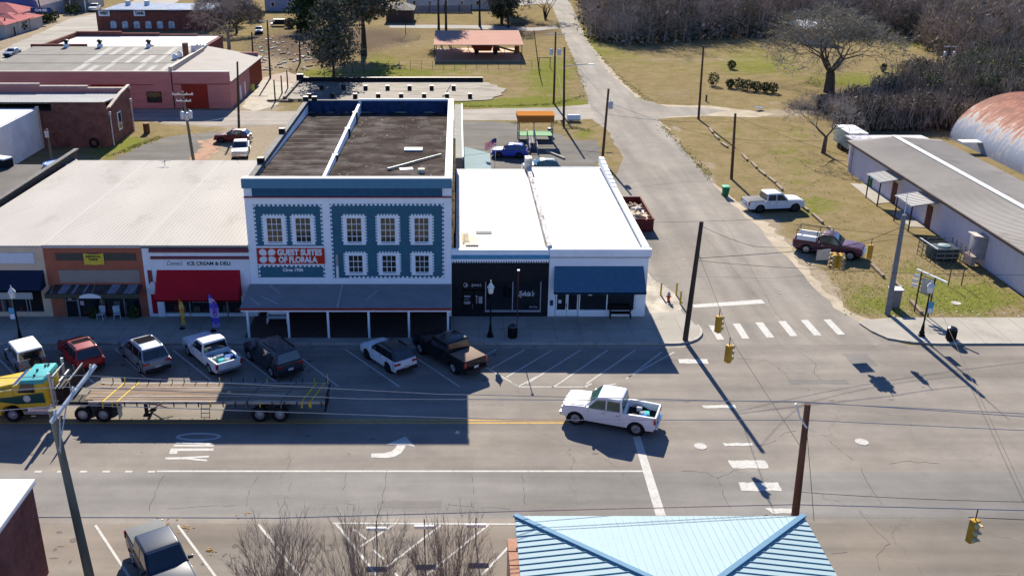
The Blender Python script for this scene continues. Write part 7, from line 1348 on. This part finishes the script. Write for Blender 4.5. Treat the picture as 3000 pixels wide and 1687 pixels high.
x,y=g(600+930/4.2933,333/4.2933,0,1.); o=T('covered_trailer','small dark trailer with white ends on the far yard','trailer',(x,y,0)); MB().box(x-1.4,x+1.4,y,y+1.6,.4,1.6).build('body',BLK,o); mb=MB(); mb.box(x-2,x-1.4,y,y+1.4,.2,.7); mb.box(x+1.4,x+1.9,y,y+1.4,.2,.7); mb.build('ends',SIGNW,o)
x,y=g(600+595/4.2933,1140/4.2933,0,1.); o=MB(); o.lathe((x,y,0),[(.4,0),(.45,.5),(.42,1.0),(.1,1.1)],10); tag(o.build('yellow_drum',mat('drum_yellow',(.5,.45,.1)),origin=(x,y,0)),'yellow drum beside the pink garage wall','drum')
x,y=g(370,335); o=T('old_barrel','rusty barrel standing on the grass near the dark brick building','barrel',(x,y,0)); MB().lathe((x,y,0),[(.42,0),(.42,1.3)],12).build('drum',mat('barrel_rust',(.12,.06,.03)),o); MB().lathe((x,y,1.3),[(.44,0),(.44,.06),(.3,.08)],12).build('rim',mat('barrel_rim',(.22,.12,.07)),o)
x,y=g(283,362); 
x,y=g(1908,277); tag(MB().obox((x,y,.4),(1.3,.9,.06),.3,.2).build('blue_panel_debris',mat('debris_blue',(.15,.30,.52)),origin=(x,y,0)),'pale blue panel lying on the dirt past the hedge','debris')
x,y=g(2360,784/1.0); 
x,y=yz(24,1,92)[0],92
mb=MB(); tx,ty=-45.2,119.1; n=18
for i in range(n): a0,a1=2*PI*i/n,2*PI*(i+1)/n; mb.tube((tx+.5*math.cos(a0),ty-.15,.62+.5*math.sin(a0)),(tx+.5*math.cos(a1),ty-.15,.62+.5*math.sin(a1)),.13,n=6)
tag(mb.build('rubber_ring',TYRE,origin=(tx,ty-.2,0)),'old tyre leaning on the dark brick wall','tyre')
# chairs beside the rear yard, rubbish in the far yard
RB=[mat('rubbish_white',(.38,.37,.35)),mat('rubbish_teal',(.15,.4,.38)),mat('rubbish_brown',(.18,.11,.07))]; R=random.Random(31); mb=MB()
for i in range(110):
    u=R.uniform(640,800); v=R.uniform(92,178); x,y=g(u,v); mb.k=R.choice((0,0,0,0,1,2,2)); mb.obox((x,y,.12),(R.uniform(.2,1.3),R.uniform(.1,.5),R.uniform(.05,.25)),R.random()*3,R.uniform(-.2,.2))
tag(mb.build('scattered_rubbish',RB,origin=(*g(720,130),0)),'pale rubbish strewn over the far yard','rubbish',kind='stuff')
# ================================================================ vegetation
BARK=mat('bark_grey_brown',(.085,.068,.055),var=.3,scale=3,rough=1); BARKD=mat('bark_dark',(.045,.034,.028),var=.3,scale=3,rough=1); TWIG=mat('twig_brown',(.20,.165,.135),var=.3,scale=.8,rough=1); TWIGG=mat('twig_grey',(.30,.265,.235),var=.25,scale=.8,rough=1); TWIGO=mat('twig_olive',(.29,.26,.20),var=.3,scale=.8,rough=1)
LFD=mat('leaf_dark_green',(.032,.048,.018),var=.4,scale=1.2,rough=.9); LFM=mat('leaf_mid_green',(.075,.115,.030),var=.35,scale=1.2,rough=.9); LFG=mat('leaf_grey_green',(.105,.112,.078),var=.35,scale=1,rough=.95); LFB=mat('leaf_brown',(.22,.165,.12),var=.3,scale=1,rough=1); TWP=mat('twig_purple',(.36,.295,.25),var=.3,scale=.5,rough=1)
def rv(R,s=1): 
    while 1:
        v=Vector((R.uniform(-1,1),R.uniform(-1,1),R.uniform(-1,1)))
        if .05<v.length<1: return v.normalized()*s
def sliver(mb,p,d,L,w,R):
    s=d.cross(rv(R)); s=s.normalized()*w if s.length>1e-3 else Vector((w,0,0)); q=p+d*L; b=len(mb.v); mb.v+=[tuple(p-s),tuple(p+s),tuple(q)]; mb.f.append((b,b+1,b+2)); mb.m.append(mb.k); return q
def leafq(mb,p,s,R):
    a=rv(R,s); c=a.cross(rv(R)); c=c.normalized()*s*R.uniform(.5,1) if c.length>1e-3 else Vector((0,0,s)); b=len(mb.v); mb.v+=[tuple(p-a),tuple(p-c*.8),tuple(p+a),tuple(p+c)]; mb.f.append((b,b+1,b+2,b+3)); mb.m.append(mb.k)
def cloud(mb,c,rad,n,s,R,ks=(0,),fill=.55,low=-1):
    for i in range(n):
        d=rv(R); q=fill+(1-fill)*R.random()**.6
        if d.z<low: d.z=-d.z
        mb.k=R.choice(ks); leafq(mb,Vector((c[0]+d.x*rad[0]*q,c[1]+d.y*rad[1]*q,c[2]+d.z*rad[2]*q)),s*R.uniform(.5,1.3),R)
def bare(seed,H,W,tr,levels=5,fork=.2,stems=1,twn=7,twl=1.0,lean=.0,up=.28,tw=.018,first=4,ang=(22,48)):
    """bare deciduous tree at the origin: returns limb mesh and twig mesh"""
    R=random.Random(seed); lm,tm=MB(),MB()
    def grow(p,d,L,r,lv):
        seg=3 if lv<2 else 2
        for i in range(seg):
            d=(d+rv(R,.16 if lv else .06)+Vector((0,0,up*.18 if lv>1 else 0))).normalized(); q=p+d*(L/seg); r2=r*(.86 if lv else .9)
            (lm if lv<levels-1 else tm).tube(p,q,r,r2,8 if lv==0 else (5 if lv<3 else 3),False); 
            if lv>1 and R.random()<.6 and lv<levels: 
                for _ in range(2): sliver(tm,q,(d+rv(R,.9)).normalized(),twl*R.uniform(.6,1.3),tw,R)
            p,r=q,r2
        if lv>=levels:
            for _ in range(twn):
                dd=(d*.7+rv(R,.75)+Vector((0,0,up))).normalized(); q=sliver(tm,p,dd,twl*R.uniform(.5,1.3),tw,R)
                for _ in range(3): sliver(tm,p+(q-p)*R.uniform(.3,.9),(dd+rv(R,.8)).normalized(),twl*R.uniform(.3,.8),tw*.8,R)
            return
        k=first if lv==0 else (3 if lv<3 else R.choice((2,3)))
        a0=R.random()*6.28
        for j in range(k):
            an=math.radians(R.uniform(*ang))*(1.25 if lv==0 else 1); ax=Vector((math.cos(a0+6.28*j/k),math.sin(a0+6.28*j/k),0)); 
            e=d.cross(ax); e=e.normalized() if e.length>1e-3 else Vector((1,0,0)); nd=(d*math.cos(an)+e*math.sin(an)); nd=(nd+Vector((0,0,up*(.3 if lv<2 else .15)))).normalized(); 
            grow(p,nd,L*R.uniform(.68,.86)*(1.15 if lv==0 else 1),r*R.uniform(.52,.68),lv+1)
    for s_ in range(stems):
        d=Vector((0,0,1)) if stems==1 else (Vector((math.cos(6.28*s_/stems),math.sin(6.28*s_/stems),0))*.33+Vector((0,0,1))).normalized()
        grow(Vector((0,0,0)) if stems==1 else Vector((.1*math.cos(6.28*s_/stems),.1*math.sin(6.28*s_/stems),0)),d,H*fork,tr,0)
    # fit height and spread
    zs=[v[2] for v in tm.v]; xs=[abs(v[0]) for v in tm.v]; kz=H/max(zs); xs.sort(); kx=(W/2)/xs[int(len(xs)*.985)]
    for m_ in (lm,tm): m_.v=[(v[0]*kx,v[1]*kx,v[2]*kz) for v in m_.v]
    return lm,tm
def tree(name,label,loc,lt,barkm=BARK,twm=TWIG,group=None,rz=0,extra=None,category='tree'):
    o=T(name,label,category,(0,0,0),group); lt[0].build('trunk',barkm,o,smooth=True); c=lt[1].build('crown',twm,o)
    if extra: extra.build('foliage',[LFD,LFM,LFG,LFB],o)
    place(o,(loc[0],loc[1],0),rz); return o
BT=bare(11,15.2,20.5,.46,levels=6,fork=.15,twn=4,twl=.9,tw=.018,first=5,up=.12,ang=(24,54))
ex=MB(); R=random.Random(3)
for v in R.sample(BT[1].v,2400): 
    if v[2]>6.5: ex.k=R.choice((2,2,3)); leafq(ex,Vector(v),R.uniform(.10,.2),R)
tree('oak_tree','largest bare spreading tree in the field on the right','',BT) if False else tree('bare_tree','largest bare spreading tree, standing in the field on the right',g(2085,232),BT,twm=TWIGO,extra=ex)
tree('bare_tree','small bare tree with forked trunk in front of the box trailer',g(2071,385),bare(22,7.6,9.2,.26,levels=5,fork=.22,twn=6,twl=.55,tw=.014,first=3,up=.3),twm=TWIGG)
# dark evergreens left of the pink carport
def evergreen(name,label,loc,H,W,seed,tr=.3,bare_h=.25,ks=(0,2,2,3),dens=1.,group=None,trunkm=BARKD,top=.75,lf=.26):
    R=random.Random(seed); tk=MB(); p=Vector((0,0,0)); r=tr
    for i in range(6): q=p+Vector((R.uniform(-.1,.1)*tr*2,R.uniform(-.1,.1),H*.85/6)); tk.tube(p,q,r,r*.8,8,False); p=q; r*=.8
    fo=MB(); n=int(26*dens)
    for i in range(n):
        z=H*(bare_h+(1-bare_h)*(i+.5)/n); t=(z/H-bare_h)/(1-bare_h); wr=W/2*(math.sin(PI*min(1,.18+t*top))**.7)*R.uniform(.65,1.1)
        for j in range(4):
            a_=R.random()*6.28; rr=wr*R.uniform(.25,.85); c=(rr*math.cos(a_),rr*math.sin(a_),z+R.uniform(-.4,.4)); tk.tube((0,0,z-.5),c,r*.35+.02,.015,3,False)
            cloud(fo,c,(wr*.42+.3,wr*.42+.3,H*.07+.25),int(62*dens),lf,R,ks,fill=.2)
    o=T(name,label,'tree',(0,0,0),group); tk.build('trunk',trunkm,o); fo.build('crown',[LFD,LFM,LFG,LFB],o); place(o,(loc[0],loc[1],0)); return o
evergreen('evergreen_tree','dark grey green tree left of the pink carport behind the ruin wall',(-21.4,170),12.5,11.,5,tr=.25,bare_h=.22,ks=(0,2,2,3,2),dens=1.05)
evergreen('evergreen_tree','tallest thick trunked dark tree behind the grey green one',(-18.3,193.6),17,15,6,tr=.65,bare_h=.42,ks=(0,2,3,2),dens=1.1,lf=.34)
tree('bare_tree','slim twin trunk sapling under the dark evergreen at the ruin corner',(-22.7,167.1),bare(31,5.5,4.5,.14,levels=4,fork=.3,first=3),barkm=BARKD)
tree('bare_tree','thin solitary bare tree between the evergreens and the pink carport',g(1020,82),bare(32,10.5,6.5,.2,levels=5,fork=.3,first=3,twn=4),barkm=BARKD)
tree('bare_tree','pale trunked bare tree rising behind the pink garage roof',(-46.5,202),bare(33,13.5,13,.36,levels=5,fork=.2,twn=6,twl=1.1,tw=.03,up=.35),barkm=mat('bark_pale',(.22,.19,.16),var=.3),twm=TWIGG)
tree('bare_tree','grey bare tree behind the far brick building, top left',(-56.7,243),bare(34,11,12,.28,levels=4,fork=.22,twn=12,twl=1.3,tw=.05),twm=TWIGG)
tree('bare_tree','brown bare tree right of the far brick building',(-50,226),bare(35,9,11,.26,levels=4,fork=.2,twn=12,twl=1.2,tw=.04),twm=TWIG)
for lab,u,v,h,w_,s_ in (('left one of the two tall straight trunks above the pink carport',1104,92,20,8,41),('right one of the two tall straight trunks above the pink carport',1122,92,19,8,42),('straight trunked pine behind the right half of the carport',1207,66,15,7,43)):
    evergreen('pine_tree',lab,g(u,v),h,w_,s_,tr=.34,bare_h=.62,ks=(0,2,0),dens=.7,group='tall straight pines behind the carport')
evergreen('cedar_tree','dense black green cedar at the top near the side street',g(1262,60),13.5,9,44,tr=.4,bare_h=.15,ks=(0,0,0,2),dens=1.2)
evergreen('cedar_tree','second dark cedar beside the dense black green one',(14.0,262),13,8,45,tr=.35,bare_h=.2,ks=(0,0,2),dens=1.)
tree('bare_tree','many stemmed dark bare tree at the top left of the side street',g(1372,48),bare(46,11,12,.22,levels=4,fork=.25,stems=4,first=2,twn=8,twl=1.,tw=.03),barkm=BARKD,twm=BARKD)
evergreen('magnolia_tree','round glossy dark green tree before the grey clapboard house',g(600/K+1290/4.2933/K,78),9,9,47,tr=.3,bare_h=.12,ks=(0,0,1,0),dens=1.)
tree('bare_tree','broad dark bare tree over the road edge, top centre right',(12,236),bare(48,12,11,.3,levels=4,fork=.22,first=4,twn=9,twl=1.2,tw=.035),barkm=BARKD,twm=TWIG)
# low shrubs
def shrub(label,x,y,r,h,seed,ks=(0,0,1),group=None,name='shrub',n=420,s=.13,z=0):
    R=random.Random(seed); mb=MB(); cloud(mb,(x,y,z+h*.5),(r,r,h*.5),n,s,R,ks,fill=.45); 
    for i in range(8): a_=R.random()*6.28; mb.k=3; mb.tube((x,y,z),(x+r*.6*math.cos(a_),y+r*.6*math.sin(a_),z+h*.7),.03,.01,3,False)
    return tag(mb.build(name,[LFD,LFM,LFG,LFB],origin=(x,y,z)),label,'bush',group)
for i,(zx,zy,r,h,lab) in enumerate(((233,650,.95,2.2,'tall clipped dark shrub standing alone at the left end of the hedge row'),(360,668,.75,1.5,'small dark shrub next after the gap in the hedge row'),(425,672,.95,1.7,'third shrub of the dark hedge row from the left'),(490,686,1.1,1.8,'widest shrub in the middle of the dark hedge row'),(563,694,1.0,1.6,'shrub right of the widest one in the dark hedge row'),(630,702,.75,1.7,'last but one shrub of the dark hedge row'),(684,705,.9,1.7,'rightmost shrub of the dark hedge row'),(372,524,.8,1.6,'lone ragged bush in the field above the hedge row'),(1522,545,.6,1.5,'small dark stump like bush right of the big bare tree'))):
    x,y=g(2000+zx/2.576,zy/2.576,0,1.); shrub(lab,x,y+.5,r,h,60+i,group='dark clipped shrubs in the field')
for i,(zx,zy,r,h,ks,lab) in enumerate(((640,270,2.6,3.2,(2,1,3),'olive shrub beside the pale blue far car'),(500,240,2.4,3,(2,3,3),'brown shrub left of the olive one in the far yard'),(370,330,2.8,3.2,(2,3,1),'yellow green shrub behind the bare tree in the far yard'),(1075,350,1.3,2.2,(3,2),'round brown bush between dark trailer and dumpster'))):
    x,y=g(600+zx/4.2933,zy/4.2933,0,1.); shrub(lab,x,y,r,h,80+i,ks,'shrubs in the far yard',n=500,s=.28)
for i,(zx,zy,lab) in enumerate(((560,290,'dark shrub at the base of the far left sign pole'),(640,270,'second dark shrub right of the far left sign pole'),(240,405,'dark shrub beside the pink roofed huts'),(930,180,'dark shrub before the low grey far shop'))):
    x,y=uv(zx,zy); shrub(lab,x,y,2.2,2.8,90+i,(0,0,1),'shrubs along the far left road',n=400,s=.3)
x,y=uv(553,300); o=T('business_sign','tall pole with small blue rectangular sign by the far left road','sign',(x,y,0)); zt=yz(520/4.2933/K,2/4.2933/K,y)[1]; MB().tube((x,y,0),(x-1.2,y,13),.2,.12,8).build('pole',POLE,o); za,zb_=yz(510/4.2933/K,160/4.2933/K,y)[1],yz(510/4.2933/K,95/4.2933/K,y)[1]; q=MB().box(x-2.6,x+2.4,y-.35,y-.2,za,zb_).build('sign_panel',mat('sign_blue',(.03,.05,.16)),o); text('ONE',.5,(x-1.6,y-.36,za+(zb_-za)*.25),SIGNW,q,width=3,height=(zb_-za)*.5,bold=.02)
# thin poles at far left
for i,(zx,zy,zt_) in enumerate(((38,470,290),(95,455,230),(195,455,335),(350,390,240))):
    x,y=uv(zx,zy); h=yz(zx/4.2933/K,zt_/4.2933/K,y)[1]; tag(MB().tube((x,y,0),(x,y,h),.22,.15,6).build('thin_pole',POLE,origin=(x,y,0)),('first, nearest the left edge','second and tallest','third, with pale base','fourth, nearest the arched hall')[i]+' of four dark poles before the pink huts','pole','dark poles before the pink huts')
# plants outside the cafe
for lab,x,s in (('leafy dark plant left of the white chairs',-26.95,1),('leafy dark plant right of the white chairs',-24.0,2)): 
    o=shrub(lab,x,FY-.4,.42,1.05,100+s,(0,1,0),'plants outside the cafe',name='potted_plant',n=260,s=.09,z=.125)
def myrtle(seed,H,W):
    R=random.Random(seed); lm,tm=MB(),MB()
    for i in range(60):
        a=R.random()*6.28; o=R.random()**.6; p=Vector((.12*math.cos(a),.12*math.sin(a),0)); d=Vector((math.cos(a)*o*W/2/H*1.1,math.sin(a)*o*W/2/H*1.1,1)).normalized(); L=H*R.uniform(.72,1.0)*(1-.18*o)/7; r=R.uniform(.02,.038)
        for k in range(7):
            d=(d+rv(R,.06)+Vector((0,0,.06))).normalized(); q=p+d*L; (lm if k<4 else tm).tube(p,q,r,r*.72,4 if k<4 else 3,False); r*=.72
            if k>1:
                for _ in range(5):
                    b=p+(q-p)*R.random(); e=(d+rv(R,.55)+Vector((0,0,.25))).normalized(); l=R.uniform(.35,1.0); t=sliver(tm,b,e,l,.0085,R)
                    for _ in range(3): sliver(tm,b+(t-b)*R.uniform(.25,.8),(e+rv(R,.5)+Vector((0,0,.2))).normalized(),l*R.uniform(.3,.6),.006,R)
            p=q
    return lm,tm
# foreground myrtles, bare and many stemmed
for i,(x,y,H,W,lab) in enumerate(((-7.7,33.6,5.6,7.2,'leftmost many stemmed bare shrub tree at the bottom edge'),(-3.9,33.4,5.8,8.2,'middle, densest many stemmed bare shrub tree at the bottom edge'),(-.4,33.8,5.4,6.6,'right many stemmed bare shrub tree next to the pale blue roof'))):
    tree('crape_myrtle',lab,(x,y),myrtle(120+i,H,W),barkm=mat('myrtle_bark',(.19,.14,.11),var=.3),twm=mat('myrtle_twig',(.23,.175,.145),var=.3),group='bare many stemmed trees at the bottom edge')
# thicket beside the big hut and woodland beyond the field
R=random.Random(77); th=MB()
def clump(u,v,r,h,ks,n=480,s=.20):
    x,y=g(u,v); cloud(th,(x,y,h*.45),(r,r,h*.55),n,s,R,ks,fill=.35)
    for _ in range(int(n*.35)): th.k=4 if R.random()<.5 else 3; sliver(th,Vector((x+R.uniform(-r,r),y+R.uniform(-r,r),R.uniform(0,h*.6))),(Vector((R.uniform(-.5,.5),R.uniform(-.5,.5),1))).normalized(),h*R.uniform(.3,.8),.05,R)
for i in range(120):
    u=R.uniform(2120,2440); v=R.uniform(265,325) if u<2380 else R.uniform(250,330); 
    if u<2180 and v<272: continue
    clump(u,v,R.uniform(1.2,2.6),R.uniform(2.2,4.4),R.choice(((0,0,3),(0,3,3),(2,3,0),(3,3,2))))
for i in range(70): clump(R.uniform(2230,2600),R.uniform(215,285),R.uniform(1.6,3),R.uniform(3,5.5),R.choice(((1,0,2),(1,0,0),(0,2,3))),n=520,s=.22)
for i in range(60): clump(R.uniform(2420,2640),R.uniform(180,240),R.uniform(1.8,3),R.uniform(3.5,6),R.choice(((1,1,0),(0,1,2))),n=520,s=.24)
for i in range(45): clump(R.uniform(2060,2180),R.uniform(262,282),1.2,1.5,(3,3,2),n=120,s=.25)
x,y=g(2250,290); tag(th.build('thicket',[LFD,LFM,LFG,LFB,TWP],origin=(x,y,0)),'dark tangled thicket between the field and the arched hut','thicket',kind='stuff')
wd=MB(); B_=[(1462,20),(1478,60),(1492,98),(1530,106),(1600,112),(1700,104),(1800,98),(1900,92),(2000,88),(2120,86),(2240,92),(2300,100),(2350,128),(2400,150),(2470,165),(2660,190)]
def bnd(u):
    for (a_,b_),(c_,d_) in zip(B_[:-1],B_[1:]):
        if a_<=u<=c_: return b_+(d_-b_)*(u-a_)/(c_-a_)
    return 20
R=random.Random(5); u=1462
while u<2660:
    bx_,by_=g(u,bnd(u)); n=0; d=0
    while d<75:
        x=bx_*(1+d/by_*.95)+R.uniform(-1.5,1.5); y=by_+d+R.uniform(-1,1); far=d>22; H=R.uniform(6,9) if d<4 else R.uniform(9,14); 
        wd.k=R.choice((4,5,5,3)); wd.tube((x,y,0),(x+R.uniform(-.6,.6),y,H*.8),R.uniform(.12,.24),.05,3,False)
        tone=R.choice(((4,),(5,),(3,4),(5,4),(3,),(4,),(5,5,3),(0,0,3),(3,2))); H*=R.uniform(.6,1.3) 
        cnt=70 if far else 170
        for _ in range(cnt):
            z=H*(.15+.8*R.random()); rr=(2.4*math.sin(PI*min(.98,.15+z/H*.8)))*R.random()**.6; a_=R.random()*6.28; p=Vector((x+rr*math.cos(a_),y+rr*math.sin(a_),z)); wd.k=R.choice(tone)
            sliver(wd,p,Vector((math.cos(a_)*.8,math.sin(a_)*.8,R.uniform(.2,1.3))).normalized(),R.uniform(.8,2.0),.045 if not far else .08,R)
        for _ in range(26 if d<14 else 10): wd.k=R.choice((0,3,3,2,4)); leafq(wd,Vector((x+R.uniform(-2.2,2.2),y+R.uniform(-2,2),R.uniform(.1,H*.45 if d<10 else H*.8))),R.uniform(.25,.6),R)
        d+=R.uniform(3.2,5.2)*(1 if d<20 else 1.7)
    u+=R.uniform(11,17)
x,y=g(1900,90); tag(wd.build('woodland',[LFD,LFM,LFG,LFB,TWP,TWIGG],origin=(x,y,0)),'bare purplish brown winter woodland along the top right','woodland',kind='stuff')
# fallen leaves on the near road and litter
lv=MB(); R=random.Random(8)
for (u,v,n_,sp) in ((530,1384,18,6),(468,1328,12,12),(420,1310,6,14),(610,1300,5,20)):
    for i in range(n_): x,y=g(u+R.gauss(0,sp),v+R.gauss(0,sp*.45)); lv.obox((x,y,.02),(R.uniform(.05,.16),R.uniform(.04,.1),.01),R.random()*3)
tag(lv.build('fallen_leaves',mat('orange_leaf',(.30,.19,.08),var=.3),origin=(*g(500,1340),0)),'orange brown fallen leaves on the near parking bays','leaves',kind='stuff')
tf=MB(); R=random.Random(14)      # coarse grass tufts along the edges and over the nearest lawn
def tuft(x,y,s):
    for _ in range(5): a_=R.random()*6.28; tf.k=R.choice((0,0,1)); sliver(tf,Vector((x+R.uniform(-s,s)*.5,y+R.uniform(-s,s)*.5,0)),Vector((math.cos(a_)*.5,math.sin(a_)*.5,1)).normalized(),s*R.uniform(.5,1.1),s*.12,R)
for i in range(4200):
    u=R.uniform(2090,2600); v=R.uniform(640,796); 
    if u<2090+(v-640)*.5-40: continue
    x,y=g(u,v); 
    if x>44 or y<66.8: continue
    tuft(x,y,R.uniform(.05,.11))
for ed in ([(1500,130),(1560,196),(1640,256)],[(1660,312),(1735,390),(1790,450)],[(1165,268),(1300,266),(1400,262),(1470,240)],[(1440,140),(1470,220)],[(1290,310),(1390,306),(1480,330)],[(330,372),(400,345),(280,392)]):
    for (a_,b_),(c_,d_) in zip(ed[:-1],ed[1:]):
        for i in range(130): t_=R.random(); x,y=g(a_+(c_-a_)*t_,b_+(d_-b_)*t_); tuft(x+R.gauss(0,.35),y+R.gauss(0,.35),R.uniform(.1,.25))
for i in range(900):
    x,y=g(R.uniform(1700,2400),R.uniform(110,560)); 
    if x>32 and (x<44 or y>125): tuft(x,y,R.uniform(.08,.16))
tag(tf.build('grass_tufts',[mat('tuft_green',(.26,.30,.06),var=.4,scale=.4,spec=0.),mat('tuft_straw',(.50,.40,.22),var=.3,scale=.4,spec=0.)],origin=(*g(2300,720),0)),'coarse grass tufts on the lawns and verges','grass',kind='stuff')
pb_=MB(); 
for i in range(150):
    u,v=R.choice(((R.uniform(2200,2576),R.uniform(783,797)),(R.uniform(1930,2100),R.uniform(560,760)),(R.uniform(1600,1720),R.uniform(600,790)),(R.uniform(2000,2500),R.uniform(420,760)))); x,y=g(u,v); pb_.obox((x,y,.02),(R.uniform(.04,.15),R.uniform(.04,.12),.03),R.random()*3)
tag(pb_.build('pale_pebbles',mat('pale_pebble',(.5,.47,.42),var=.2),origin=(*g(2300,790),0)),'scattered pale pebbles and scraps on grass and verge','pebbles',kind='stuff')
